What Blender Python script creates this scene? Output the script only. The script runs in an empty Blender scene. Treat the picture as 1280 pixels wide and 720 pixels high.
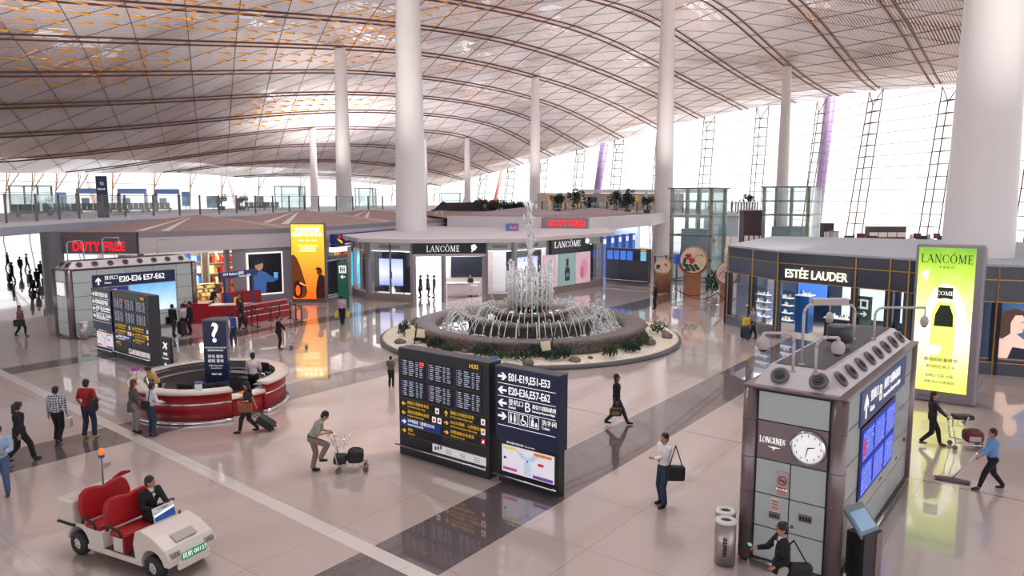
import bpy, bmesh, math, random
import numpy as np
from mathutils import Vector, Matrix
random.seed(7)
PI = math.pi
SC = bpy.context.scene
COL = SC.collection

# ------------------------------------------------------------------ camera, sky, exposure
H = 7.2                                    # eye height above the hall floor
PITCH = math.atan(112/925.); YAW = math.radians(37.9)
FW = (math.cos(YAW), math.sin(YAW)); RT = (math.sin(YAW), -math.cos(YAW))
cd = bpy.data.cameras.new('camera'); cam = bpy.data.objects.new('camera', cd); COL.objects.link(cam)
cd.sensor_width = 36; cd.lens = 925/1280*36; cd.clip_start = .1; cd.clip_end = 2000
cam.location = (0, 0, H); cam.rotation_euler = (PI/2-PITCH, 0, YAW-PI/2)
SC.camera = cam
SC.view_settings.view_transform = 'Standard'; SC.view_settings.look = 'None'
SC.view_settings.exposure = 0.1; SC.view_settings.gamma = 1.0; SC.view_settings.use_curve_mapping = False
W = bpy.data.worlds.new('sky'); SC.world = W; W.use_nodes = True
bg = W.node_tree.nodes['Background']; bg.inputs[0].default_value = (.97, .97, 1, 1); bg.inputs[1].default_value = 1.5
SC.cycles.max_bounces = 7; SC.cycles.diffuse_bounces = 4; SC.cycles.glossy_bounces = 4
SC.cycles.transparent_max_bounces = 16; SC.cycles.transmission_bounces = 4
SC.cycles.sample_clamp_indirect = 6; SC.cycles.caustics_reflective = False; SC.cycles.caustics_refractive = False

UP_FILL = 6200.0; DOWN_FILL = 4200.0          # power of the added fill spots, upward and downward
sun = bpy.data.lights.new('sun', 'SUN'); sun.energy = 5; sun.angle = .03; sun.color = (1, .86, .66)
so = bpy.data.objects.new('sun', sun); COL.objects.link(so); so.rotation_euler = (math.radians(32), 0, math.radians(60))
def area(name, loc, size, power, color=(1, 1, 1), rot=(0, 0, 0)):
    l = bpy.data.lights.new(name, 'AREA'); l.shape = 'RECTANGLE'; l.size, l.size_y = size; l.energy = power; l.color = color
    o = bpy.data.objects.new(name, l); COL.objects.link(o); o.location = loc; o.rotation_euler = rot
    return o

# ------------------------------------------------------------------ locating helpers
def ray(px, py):
    c, s = math.cos(PITCH), math.sin(PITCH)
    r = px-640; u = 360-py
    f = 925*c+u*s; up = u*c-925*s
    return (FW[0]*f+RT[0]*r, FW[1]*f+RT[1]*r, up)
def G(px, py, z=0.0):
    a = ray(px, py); k = (z-H)/a[2]
    return (a[0]*k, a[1]*k)
def D(px, d, z=0.0):
    """point at forward distance d in the direction of picture column px"""
    r = (px-640)/931.8*d
    return (FW[0]*d+RT[0]*r, FW[1]*d+RT[1]*r)

# ------------------------------------------------------------------ materials
MATS = {}
def mat(name, rgb=(.5, .5, .5), rough=.5, metal=0., emit=0., alpha=1., spec=.5, ecol=None):
    if name in MATS: return MATS[name]
    m = bpy.data.materials.new(name); m.use_nodes = True; b = m.node_tree.nodes['Principled BSDF']
    b.inputs['Base Color'].default_value = (*rgb, 1); b.inputs['Roughness'].default_value = rough
    b.inputs['Metallic'].default_value = metal; b.inputs['Alpha'].default_value = alpha
    b.inputs['Specular IOR Level'].default_value = spec
    if emit:
        b.inputs['Emission Color'].default_value = (*(ecol or rgb), 1); b.inputs['Emission Strength'].default_value = emit
    MATS[name] = m
    return m
def hx(s):
    v = [int(s[i:i+2], 16)/255 for i in (0, 2, 4)]
    return tuple(c/12.92 if c <= .04045 else ((c+.055)/1.055)**2.4 for c in v)
def H_(s, rough=.6, emit=0, metal=0, spec=.5):
    return mat('m_%s_%g_%g_%g' % (s, rough, emit, metal), hx(s), rough, metal, emit, spec=spec)
def glassmat(name, tint=(1, 1, 1), refl=.10, opac=0.0, ocol=(.8, .9, .9), fm=.5):
    m = bpy.data.materials.new(name); m.use_nodes = True; t = m.node_tree; t.nodes.clear()
    out = t.nodes.new('ShaderNodeOutputMaterial'); tr = t.nodes.new('ShaderNodeBsdfTransparent'); tr.inputs[0].default_value = (*tint, 1)
    gl = t.nodes.new('ShaderNodeBsdfGlossy'); gl.inputs['Roughness'].default_value = .02
    mx = t.nodes.new('ShaderNodeMixShader'); lw = t.nodes.new('ShaderNodeLayerWeight'); lw.inputs[0].default_value = .15
    ma = t.nodes.new('ShaderNodeMath'); ma.operation = 'MULTIPLY_ADD'; ma.inputs[1].default_value = fm; ma.inputs[2].default_value = refl*.5
    t.links.new(lw.outputs['Fresnel'], ma.inputs[0]); t.links.new(ma.outputs[0], mx.inputs[0])
    t.links.new(tr.outputs[0], mx.inputs[1]); t.links.new(gl.outputs[0], mx.inputs[2])
    last = mx
    if opac:
        df = t.nodes.new('ShaderNodeBsdfDiffuse'); df.inputs[0].default_value = (*ocol, 1)
        m2 = t.nodes.new('ShaderNodeMixShader'); m2.inputs[0].default_value = opac
        t.links.new(mx.outputs[0], m2.inputs[1]); t.links.new(df.outputs[0], m2.inputs[2]); last = m2
    t.links.new(last.outputs[0], out.inputs[0])
    return m
GLASS = glassmat('clear_glass'); WGLASS = glassmat('window_glass', refl=.02, fm=.12); GLASSG = glassmat('greenish_glass', (.95, .99, .99), .08, .07, (.72, .88, .9))
WATER = glassmat('spray_water', (1, 1, 1), .25, .8, (.97, .98, 1))
def noisemat(name, c1, c2, scale=8, rough=.6, metal=0, bump=0, detail=4, stretch=None):
    m = bpy.data.materials.new(name); m.use_nodes = True; t = m.node_tree; b = t.nodes['Principled BSDF']
    tc = t.nodes.new('ShaderNodeTexCoord'); mp = t.nodes.new('ShaderNodeMapping'); n = t.nodes.new('ShaderNodeTexNoise'); r = t.nodes.new('ShaderNodeValToRGB')
    if stretch: mp.inputs['Scale'].default_value = stretch
    n.inputs['Scale'].default_value = scale; n.inputs['Detail'].default_value = detail
    r.color_ramp.elements[0].position = .35; r.color_ramp.elements[1].position = .65
    r.color_ramp.elements[0].color = (*c1, 1); r.color_ramp.elements[1].color = (*c2, 1)
    t.links.new(tc.outputs['Object'], mp.inputs[0]); t.links.new(mp.outputs[0], n.inputs[0]); t.links.new(n.outputs[0], r.inputs[0]); t.links.new(r.outputs[0], b.inputs['Base Color'])
    b.inputs['Roughness'].default_value = rough; b.inputs['Metallic'].default_value = metal
    if bump:
        bp = t.nodes.new('ShaderNodeBump'); bp.inputs['Strength'].default_value = bump; t.links.new(n.outputs[0], bp.inputs['Height']); t.links.new(bp.outputs[0], b.inputs['Normal'])
    MATS[name] = m
    return m
STEEL = mat('brushed_steel', (.50, .44, .45), .38, .85)
STEELD = mat('dark_steel', (.17, .15, .16), .4, .6)
CHROME = mat('chrome', (.8, .8, .82), .15, 1)
WHITE = mat('white_paint', (.8, .79, .8), .4)
COLM = mat('column_white', (.80, .77, .78), .32)
NAVY = mat('navy_sign', hx('1c2950'), .35)
BLACKP = mat('black_sign', hx('23262e'), .35)
LETW = mat('white_letters', (.9, .9, .9), .5, emit=.6)
LETY = mat('yellow_letters', hx('f0c030'), .5, emit=.35)
LETG = mat('dark_letters', hx('454b4c'), .5)
RUBBER = mat('black_rubber', (.02, .02, .02), .6)
GOLD = mat('gold_trim', hx('b08a4a'), .35, .7)
RED = mat('counter_red', hx('9a1220'), .35)
LEAF = noisemat('leaf_green', hx('26402a'), hx('4d6a3c'), 6, .6)
LEAFD = noisemat('leaf_dark', hx('1c2f2a'), hx('3a5548'), 5, .6)
SKIN = mat('skin', hx('c08a6c'), .55)
HAIRM = mat('black_hair', (.012, .011, .012), .5)

# ------------------------------------------------------------------ mesh helpers
class MB:
    def __init__(s): s.v = []; s.f = []; s.m = []; s.sm = []
    def add(s, vs, fs, mi=0, smooth=False, M=None):
        b = len(s.v)
        s.v += [tuple(M @ Vector(v)) if M is not None else tuple(v) for v in vs]
        s.f += [tuple(i+b for i in f) for f in fs]; s.m += [mi]*len(fs); s.sm += [smooth]*len(fs)
        return s
    def box(s, x0, x1, y0, y1, z0, z1, mi=0, M=None):
        vs = [(x, y, z) for x in (x0, x1) for y in (y0, y1) for z in (z0, z1)]
        return s.add(vs, [(0, 1, 3, 2), (4, 6, 7, 5), (0, 4, 5, 1), (2, 3, 7, 6), (0, 2, 6, 4), (1, 5, 7, 3)], mi, False, M)
    def cone(s, p0, p1, r0, r1, n=12, mi=0, cap=True, smooth=True):
        p0 = Vector(p0); p1 = Vector(p1); d = (p1-p0)
        if d.length < 1e-6: return s
        q = d.to_track_quat('Z', 'Y'); vs = []
        for p, r in ((p0, r0), (p1, r1)):
            for i in range(n):
                a = 2*PI*i/n; vs.append(tuple(p+q @ Vector((r*math.cos(a), r*math.sin(a), 0))))
        b = len(s.v); s.v += vs
        for i in range(n):
            j = (i+1) % n; s.f.append((b+i, b+j, b+n+j, b+n+i)); s.m.append(mi); s.sm.append(smooth)
        if cap:
            s.f.append(tuple(b+i for i in reversed(range(n)))); s.f.append(tuple(b+n+i for i in range(n))); s.m += [mi]*2; s.sm += [False]*2
        return s
    def tube(s, pts, r, n=8, mi=0):
        for a, b in zip(pts[:-1], pts[1:]): s.cone(a, b, r, r, n, mi)
        for p in pts[1:-1]: s.ball(p, (r, r, r), 6, 4, mi)
        return s
    def ball(s, c, r, n=12, k=8, mi=0, M=None, smooth=True):
        if not hasattr(r, '__len__'): r = (r, r, r)
        vs = [(c[0], c[1], c[2]+r[2])]
        for i in range(1, k):
            t = PI*i/k
            for j in range(n):
                a = 2*PI*j/n; vs.append((c[0]+r[0]*math.sin(t)*math.cos(a), c[1]+r[1]*math.sin(t)*math.sin(a), c[2]+r[2]*math.cos(t)))
        vs.append((c[0], c[1], c[2]-r[2])); fs = []
        for j in range(n): fs.append((0, 1+j, 1+(j+1) % n))
        for i in range(k-2):
            for j in range(n):
                a = 1+i*n; fs.append((a+j, a+n+j, a+n+(j+1) % n, a+(j+1) % n))
        e = len(vs)-1; a = 1+(k-2)*n
        for j in range(n): fs.append((e, a+(j+1) % n, a+j))
        return s.add(vs, fs, mi, smooth, M)
    def lathe(s, prof, n=48, mi=0, c=(0, 0, 0), a0=0., a1=2*PI, smooth=True):
        full = abs(a1-a0-2*PI) < 1e-6; m = n if full else n+1; vs = []
        for i in range(m):
            a = a0+(a1-a0)*i/n
            for r, z in prof: vs.append((c[0]+r*math.cos(a), c[1]+r*math.sin(a), c[2]+z))
        k = len(prof); fs = []
        for i in range(n):
            j = (i+1) % m if full else i+1
            for q in range(k-1): fs.append((i*k+q, j*k+q, j*k+q+1, i*k+q+1))
        if not full: fs += [tuple(range(k)), tuple(reversed([(m-1)*k+q for q in range(k)]))]
        return s.add(vs, fs, mi, smooth)
    def prism(s, poly, z0, z1, mi=0, M=None):
        n = len(poly); vs = [(x, y, z0) for x, y in poly]+[(x, y, z1) for x, y in poly]
        fs = [tuple(reversed(range(n))), tuple(range(n, 2*n))]+[(i, (i+1) % n, n+(i+1) % n, n+i) for i in range(n)]
        return s.add(vs, fs, mi, False, M)
    def plate(s, poly, y0, y1, mi=0):
        """polygon in x-z, given thickness in y"""
        n = len(poly); vs = [(x, y0, z) for x, z in poly]+[(x, y1, z) for x, z in poly]
        fs = [tuple(range(n)), tuple(reversed(range(n, 2*n)))]+[(i, n+i, n+(i+1) % n, (i+1) % n) for i in range(n)]
        return s.add(vs, fs, mi)
    def build(s, name, mats, parent=None, loc=None, rotz=0, bevel=0):
        me = bpy.data.meshes.new(name); me.from_pydata(s.v, [], s.f)
        if not isinstance(mats, (list, tuple)): mats = [mats]
        for m in mats: me.materials.append(m)
        me.polygons.foreach_set('material_index', s.m); me.polygons.foreach_set('use_smooth', s.sm); me.update()
        o = bpy.data.objects.new(name, me); COL.objects.link(o)
        if parent: o.parent = parent
        if loc: o.location = loc
        if rotz: o.rotation_euler[2] = rotz
        if bevel:
            b = o.modifiers.new('bevel', 'BEVEL'); b.width = bevel; b.segments = 2; b.limit_method = 'ANGLE'
        return o
def tag(o, label=None, cat=None, group=None, kind=None):
    if label: o['label'] = label
    if cat: o['category'] = cat
    if group: o['group'] = group
    if kind or cat: o['kind'] = kind or 'thing'
    return o
ORD = ['leftmost', 'second from the left', 'third from the left', 'fourth from the left', 'fifth from the left', 'sixth from the left', 'seventh from the left', 'eighth from the left', 'ninth from the left', 'rightmost']
def thing(name, label, cat, loc=(0, 0, 0), rotz=0, group=None):
    o = bpy.data.objects.new(name, None); COL.objects.link(o); o.empty_display_size = .2
    o.location = loc if len(loc) == 3 else (*loc, 0); o.rotation_euler[2] = rotz
    return tag(o, label, cat, group)
def struct(name, mb, mats, parent=None, **k):
    o = mb.build(name, mats, parent, **k)
    if not parent: o['kind'] = 'structure'
    return o
def copy_tree(o, parent=None):
    c = o.copy(); COL.objects.link(c)
    if parent: c.parent = parent
    for ch in list(o.children): copy_tree(ch, c)
    return c
def box(name, x0, x1, y0, y1, z0, z1, m, parent=None, bevel=0): return MB().box(x0, x1, y0, y1, z0, z1).build(name, m, parent, bevel=bevel)
def text(s, size, x, z, parent, m, y=0., name='lettering', align='LEFT', bold=0., wx=1., rotz=0., ext=.004, sp=1.0):
    """lettering standing on a face that looks towards local -y"""
    c = bpy.data.curves.new(name, 'FONT'); c.body = s; c.size = size; c.align_x = align; c.align_y = 'CENTER'
    c.extrude = ext; c.offset = bold; c.resolution_u = 3; c.space_character = sp; c.materials.append(m)
    tmp = bpy.data.objects.new(name, c); me = bpy.data.meshes.new_from_object(tmp); bpy.data.objects.remove(tmp); bpy.data.curves.remove(c)
    o = bpy.data.objects.new(name, me); COL.objects.link(o); o.parent = parent
    o.location = (x, y-ext, z); o.rotation_euler = (PI/2, 0, rotz); o.scale = (wx, 1, 1)
    return o
def arrow(mb, cx, cz, s, d, y=-.02, mi=0):
    """flat arrow sign, d = 'l','r','u'"""
    P = [(-.5, .1), (.1, .1), (-.12, .34), (.12, .34), (.5, 0), (.12, -.34), (-.12, -.34), (.1, -.1), (-.5, -.1)]
    if d == 'l': P = [(-x, z) for x, z in reversed(P)]
    if d == 'u': P = [(-z, x) for x, z in P]
    mb.plate([(cx+x*s, cz+z*s) for x, z in P], y, y+.006, mi)
# serif capitals drawn as polygons (thin and thick strokes with feet)
def _st(x0, z0, x1, z1, w):
    d = Vector((x1-x0, z1-z0)).normalized(); n = Vector((-d.y, d.x))*w/2
    return [(x0-n.x, z0-n.y), (x1-n.x, z1-n.y), (x1+n.x, z1+n.y), (x0+n.x, z0+n.y)]
def _ring(cx, a0, a1, rx=.42, tk=.085, tn=.03, n=18, cz=.5, rz=.5):
    o = []; i_ = []
    for k in range(n+1):
        a = a0+(a1-a0)*k/n; t = tn+(tk-tn)*abs(math.cos(a))
        o.append((cx+rx*math.cos(a), cz+rz*math.sin(a))); i_.append((cx+(rx-t*1.6)*math.cos(a), cz+(rz-tn*1.5)*math.sin(a)))
    return [[o[k], o[k+1], i_[k+1], i_[k]] for k in range(n)]
TK, TN = .13, .045
def _f(x, z, w=.3): return _st(x-w/2, z, x+w/2, z, .04)
SERIF = {
 'L': (.62, [_st(.15, 0, .15, 1, TK), _f(.15, .98), _st(0, .02, .56, .02, TN), _st(.55, 0, .57, .28, TN)]),
 'A': (.86, [_st(.08, 0, .43, 1, TN), _st(.43, 1, .76, 0, TK), _st(.2, .34, .64, .34, TN), _f(.08, .02, .24), _f(.76, .02, .26)]),
 'N': (.86, [_st(.13, 0, .13, 1, TN), _st(.13, 1, .72, 0, TK), _st(.72, 0, .72, 1, TN), _f(.13, .02, .24), _f(.1, .98, .2), _f(.72, .98, .24)]),
 'C': (.82, _ring(.44, .7, 2*PI-.7)+[_st(.76, .62, .76, .86, TN), _st(.76, .14, .76, .36, TN)]),
 'G': (.88, _ring(.44, .7, 2*PI-.6)+[_st(.76, .62, .76, .86, TN), _st(.76, .08, .76, .42, .1), _f(.76, .42, .24)]),
 'O': (.90, _ring(.44, 0, 2*PI)),
 'Ô': (.90, _ring(.44, 0, 2*PI)+[_st(.3, 1.08, .45, 1.22, TN), _st(.43, 1.22, .58, 1.08, TN)]),
 'M': (1.06, [_st(.13, 0, .16, 1, TN), _st(.17, 1, .5, .05, TK), _st(.5, .05, .83, 1, TN), _st(.86, 0, .86, 1, TK), _f(.13, .02, .24), _f(.87, .02, .26), _f(.12, .98, .2), _f(.9, .98, .2)]),
 'E': (.68, [_st(.15, 0, .15, 1, TK), _st(0, .98, .54, .98, TN), _st(.1, .52, .44, .52, TN), _st(0, .02, .57, .02, TN), _st(.54, .78, .54, 1, TN), _st(.57, 0, .57, .25, TN), _st(.44, .4, .44, .64, TN)]),
 'I': (.38, [_st(.15, 0, .15, 1, TK), _f(.15, .98), _f(.15, .02)]),
 'S': (.66, _ring(.3, .5, 1.5*PI, .25, .09, .04, 12, .73, .27)+_ring(.3, -PI/2, .85*PI, .27, .09, .04, 12, .27, .27)[:12]+[_st(.52, .7, .52, .9, TN), _st(.06, .1, .06, .32, TN)]),
}
def serif(s, h, x, z, parent, m, y=0., wx=1., gap=.12, name='lettering', thick=.02, center=True):
    tot = sum(SERIF[c][0]+gap for c in s)*h*wx; cx = x-tot/2 if center else x
    mb = MB()
    for c in s:
        w, polys = SERIF[c]
        for k, p in enumerate(polys): mb.plate([(cx+px*h*wx, z+(pz-.5)*h) for px, pz in p], y-thick, y-.001*(k % 5))
        cx += (w+gap)*h*wx
    return mb.build(name, m, parent)
# ------------------------------------------------------------------ the floor
def floor_material():
    m = bpy.data.materials.new('polished_granite'); m.use_nodes = True; t = m.node_tree; b = t.nodes['Principled BSDF']
    N = t.nodes.new; L = t.links.new
    def M(op, a, b_=None, c=None):
        n = N('ShaderNodeMath'); n.operation = op
        for i, v in enumerate((a, b_, c)):
            if v is None: continue
            if isinstance(v, (int, float)): n.inputs[i].default_value = v
            else: L(v, n.inputs[i])
        return n.outputs[0]
    tc = N('ShaderNodeTexCoord'); sx = N('ShaderNodeSeparateXYZ'); L(tc.outputs['Object'], sx.inputs[0]); X, Y = sx.outputs[0], sx.outputs[1]
    def band(v, a, b2): return M('MULTIPLY', M('GREATER_THAN', v, a), M('LESS_THAN', v, b2))
    n1 = N('ShaderNodeTexNoise'); n1.inputs['Scale'].default_value = 30; n1.inputs['Detail'].default_value = 3; L(tc.outputs['Object'], n1.inputs[0])
    n2 = N('ShaderNodeTexNoise'); n2.inputs['Scale'].default_value = .5; n2.inputs['Detail'].default_value = 5; L(tc.outputs['Object'], n2.inputs[0])
    def mix(f, a, b2):
        n = N('ShaderNodeMix'); n.data_type = 'RGBA'; L(f, n.inputs[0])
        for i, v in ((6, a), (7, b2)):
            if isinstance(v, tuple): n.inputs[i].default_value = (*v, 1)
            else: L(v, n.inputs[i])
        return n.outputs[2]
    base = mix(n1.outputs[0], hx('b3a19d'), hx('d6c7c3'))
    base = mix(M('MULTIPLY', n2.outputs[0], .35), base, hx('b5a5a4'))
    dark = mix(n1.outputs[0], hx('54494c'), hx('71656a'))
    YY = M('ADD', Y, M('MULTIPLY', X, -.02))
    bands = M('MAXIMUM', M('MAXIMUM', band(YY, 9.2, 11.1), band(YY, 21.9, 23.9)), band(YY, 34.4, 35.9))
    bands = M('MAXIMUM', bands, band(X, 20.9, 20.95))
    base = mix(bands, base, dark)
    XX = M('SUBTRACT', X, M('MULTIPLY', Y, .045))
    base = mix(band(XX, 8.95, 9.32), base, hx('e2dad8'))
    def joint(v, p):
        f = M('FRACT', M('DIVIDE', v, p)); return M('LESS_THAN', f, .022/p)
    j = M('MAXIMUM', joint(M('ADD', X, 100.4), 2.4), joint(M('ADD', Y, 100.3), 2.4))
    base = mix(M('MULTIPLY', j, .3), base, hx('5a5053'))
    L(base, b.inputs['Base Color'])
    b.inputs['Roughness'].default_value = .24; b.inputs['Specular IOR Level'].default_value = .6; b.inputs['Coat Weight'].default_value = 1.0; b.inputs['Coat IOR'].default_value = 1.75; b.inputs['Coat Roughness'].default_value = .035
    bp = N('ShaderNodeBump'); bp.inputs['Strength'].default_value = .012; L(n2.outputs[0], bp.inputs['Height']); L(bp.outputs[0], b.inputs['Normal'])
    return m
FLOORM = floor_material()
fl = MB(); fl.add([(-30, -60, 0), (190, -60, 0), (190, 190, 0), (-30, 190, 0)], [(0, 1, 2, 3)])
struct('floor', fl, FLOORM)
gr = MB(); gr.add([(-500, -500, -.4), (1200, -500, -.4), (1200, 1200, -.4), (-500, 1200, -.4)], [(0, 1, 2, 3)])
struct('apron_ground', gr, mat('apron_concrete', (.6, .6, .62), .9))

# ------------------------------------------------------------------ the roof
CP = [(45, 46, 31), (93, 46, 35), (105, 47, 36), (141.5, 46, 31.5), (183, 50, 29.5), (30, 92, 24.2), (75.6, 92, 30), (126, 92, 32), (181, 92, 26),
      (64, 80.5, 30.6), (75.7, 69, 33.3), (94, 57.5, 35.2), (108, 34.5, 34.5), (108, 23, 32.6), (161, 34.5, 28.3), (151, 23, 27), (34, 103.5, 21.9),
      (83, 103.5, 28.7), (37.7, 115, 19.4), (92, 115, 27), (41, 126.5, 16.4), (101, 126, 25.3), (45, 138, 13.3), (106, 138, 23), (157, 138, 24.3),
      (63, 149.5, 12.6), (119, 149, 20.5), (182, 112, 22), (182, 142, 16.7), (182, 158, 13.8), (107, 173, 12.5), (165, 181, 11.5), (150, 160, 17),
      (40, 4, 30), (0, 46, 26), (0, 0, 27), (-40, 0, 24), (60, -50, 27), (128, -20, 27), (110, -50, 26), (-40, 90, 18), (0, 120, 14), (-60, 60, 20), (80, 0, 32), (185, 70, 28.6)]
_P = np.array(CP, float)
def _phi(d): return np.where(d > 0, d*d*np.log(np.maximum(d, 1e-9)), 0)
_n = len(_P); _A = np.zeros((_n+3, _n+3)); _d = np.hypot(_P[:, None, 0]-_P[None, :, 0], _P[:, None, 1]-_P[None, :, 1])
_A[:_n, :_n] = _phi(_d)+np.eye(_n)*60; _A[:_n, _n] = 1; _A[:_n, _n+1:] = _P[:, :2]; _A[_n, :_n] = 1; _A[_n+1:, :_n] = _P[:, :2].T
_w = np.linalg.solve(_A, np.concatenate([_P[:, 2], [0, 0, 0]]))
def RZ(s, t):
    d = np.hypot(_P[:, 0]-s, _P[:, 1]-t); return float(_phi(d) @ _w[:_n]+_w[_n]+_w[_n+1]*s+_w[_n+2]*t)
# plan outline of the glazed edges
WALL = [(112, -60), (128, -25), (141, 0), (152, 21), (163, 36), (174, 44), (182, 52), (183, 92), (183, 130), (182, 172)]
BACK = [(182, 172), (165, 181), (107, 173), (63, 152), (45, 145), (20, 136), (-20, 128), (-60, 118)]
def wall_s(t):
    for (a, b), (c, d) in zip(WALL[:-1], WALL[1:]):
        if b <= t <= d: return a+(c-a)*(t-b)/(d-b)
    return 182
def back_t(s):
    for (a, b), (c, d) in zip(BACK[:-1], BACK[1:]):
        if c <= s <= a: return b+(d-b)*(s-a)/(c-a)
    return 172
def inside(s, t): return t <= back_t(s)+.01 and s <= wall_s(t)+.01

def slat_material():
    m = bpy.data.materials.new('ceiling_slats'); m.use_nodes = True; t = m.node_tree; b = t.nodes['Principled BSDF']
    N = t.nodes.new; L = t.links.new
    tc = N('ShaderNodeTexCoord'); sx = N('ShaderNodeSeparateXYZ'); L(tc.outputs['Object'], sx.inputs[0])
    fr = N('ShaderNodeMath'); fr.operation = 'FRACT'; dv = N('ShaderNodeMath'); dv.operation = 'DIVIDE'; dv.inputs[1].default_value = .44
    L(sx.outputs[1], dv.inputs[0]); L(dv.outputs[0], fr.inputs[0])
    lt = N('ShaderNodeMath'); lt.operation = 'LESS_THAN'; L(fr.outputs[0], lt.inputs[0])
    nz = N('ShaderNodeTexNoise'); nz.inputs['Scale'].default_value = .09; nz.inputs['Detail'].default_value = 3; L(tc.outputs['Object'], nz.inputs[0])
    mr = N('ShaderNodeMapRange'); mr.inputs[1].default_value = .50; mr.inputs[2].default_value = .62; mr.inputs[3].default_value = .86; mr.inputs[4].default_value = .60; L(nz.outputs[0], mr.inputs[0]); L(mr.outputs[0], lt.inputs[1])
    no = N('ShaderNodeTexNoise'); no.inputs['Scale'].default_value = .12; L(tc.outputs['Object'], no.inputs[0])
    rp = N('ShaderNodeValToRGB'); rp.color_ramp.elements[0].color = (.60, .56, .585, 1); rp.color_ramp.elements[1].color = (.72, .685, .715, 1); L(no.outputs[0], rp.inputs[0])
    L(rp.outputs[0], b.inputs['Base Color']); L(lt.outputs[0], b.inputs['Alpha']); b.inputs['Roughness'].default_value = .45
    return m
SLAT = slat_material()
ORANGE = mat('orange_steel', hx('ffb040'), .4); RIBM = mat('rust_rib', hx('6c4230'), .5)
ROOFD = mat('warm_deck', hx('b89a84'), .8)
def roof_sheet(dz, step, mb, holes=()):
    ids = {}
    ss = np.arange(-60, 196, step); ts = np.arange(-60, 190, step)
    def vid(i, j):
        if (i, j) not in ids:
            s, t = float(ss[i]), float(ts[j])
            s = min(s, wall_s(t)); t = min(t, back_t(s))
            ids[(i, j)] = len(mb.v); mb.v.append((s, t, RZ(s, t)+dz))
        return ids[(i, j)]
    for i in range(len(ss)-1):
        for j in range(len(ts)-1):
            s, t = float(ss[i]), float(ts[j]); cs, ct = s+step/2, t+step/2
            if not (inside(s, t) or inside(s+step, t)): continue
            if any(abs(cs-hs) < a and abs(ct-ht) < b for hs, ht, a, b in holes): continue
            q = [vid(i, j), vid(i+1, j), vid(i+1, j+1), vid(i, j+1)]
            mb.f.append(tuple(q)); mb.m.append(0); mb.sm.append(True)
SKY = []
for px, py, Z in [(101, 59, 26), (329, 57, 28), (345, 118, 27), (585, 20, 33), (685, 49, 34), (786, 89, 33), (464, 72, 30), (585, 87, 31), (1018, 30, 32), (880, 40, 34), (440, 12, 33), (210, 20, 27), (600, 145, 26), (1120, 5, 30), (40, 30, 24)]:
    x, y = G(px, py, Z); SKY.append((x, y, 2.2, 1.6)); SKY.append((x+5, y+1, 1.6, 1.6)); SKY.append((x-4.5, y-3, 1.6, 1.6))
for a in range(-1, 4):
    for b in range(-1, 2): SKY.append((a*24+10, b*22-14, 4, 4))
ceil = MB(); roof_sheet(0, 4, ceil); ceiling = struct('ceiling', ceil, SLAT)
deck = MB(); roof_sheet(2.6, 3, deck, SKY); struct('roof_deck', deck, ROOFD)
# orange space frame between slats and deck, thickest round the skylights and column heads
sf = MB()
HEADS = [(45, 46), (92.6, 46), (75.6, 92), (126, 92), (141.5, 46), (117, 24), (109, 69), (66, 24), (150, 69), (100, 115), (50, 69)]+[(a[0], a[1]) for a in SKY[:45:3]]
def frame_ok(s, t): return inside(s, t) and s > 15 and t > 5 and t < 150 and min(math.hypot(s-a, (t-b)*1.3) for a, b in HEADS) < 11
STP = 2.9
for a in range(0, 66):
    for b in range(0, 62):
        s, t = a*STP+(b % 2)*STP/2, b*STP
        if not frame_ok(s, t): continue
        z_ = RZ(s, t); lo = (s, t, z_+.2); hi = [(s+STP/2, t, z_+1.2), (s-STP/4, t+STP/2, z_+1.2), (s-STP/4, t-STP/2, z_+1.2), (s+STP, t, z_+.2)]
        for q in hi: sf.cone(lo, q, .13, .13, 4, cap=False)
struct('roof_frame', sf, ORANGE)
# ribs: doubled ones along the hall, single ones across at sixty degrees
def rib(pts, w, d=.18):
    mb = MB(); n = len(pts)
    for i, (s, t) in enumerate(pts):
        a = pts[max(0, i-1)]; b = pts[min(n-1, i+1)]; dx, dy = b[0]-a[0], b[1]-a[1]; l = math.hypot(dx, dy) or 1
        nx, ny = -dy/l*w/2, dx/l*w/2; z = RZ(s, t)-.03
        mb.v += [(s-nx, t-ny, z), (s+nx, t+ny, z), (s+nx, t+ny, z-d), (s-nx, t-ny, z-d)]
        if i:
            k = 4*i
            for q in range(4): mb.f.append((k-4+q, k-4+(q+1) % 4, k+(q+1) % 4, k+q)); mb.m.append(0); mb.sm.append(False)
    return mb
t = 0.0; t0 = 0.0
for k in range(-1, 16):
    for off in (-.75, .75):
        tt = k*11.5+off; pts = [(s, tt) for s in np.arange(-10, 184, 4) if inside(s, tt)]
        if len(pts) > 2: rib(pts, .19).build('ceiling_rib', RIBM, ceiling)
for k in range(-6, 34):
    s0 = 5.2+k*6.6; pts = []
    for tt in np.arange(0, 182, 4):
        s = s0+(tt-92)/math.tan(math.radians(60))*1.0
        if inside(s, tt) and s > -10: pts.append((s, tt))
    if len(pts) > 2: rib(pts, .07, .06).build('cross_rib', RIBM, ceiling)
THINR = mat('grey_seam', hx('8a7c7c'), .6)
for k in range(-4, 38):
    s0 = 5.2+k*6.6; pts = []
    for tt in np.arange(0, 182, 4):
        s = s0-(tt-92)/math.tan(math.radians(60))
        if inside(s, tt) and s > -10: pts.append((s, tt))
    if len(pts) > 2: rib(pts, .07, .04).build('ceiling_seam', THINR, ceiling)

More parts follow.
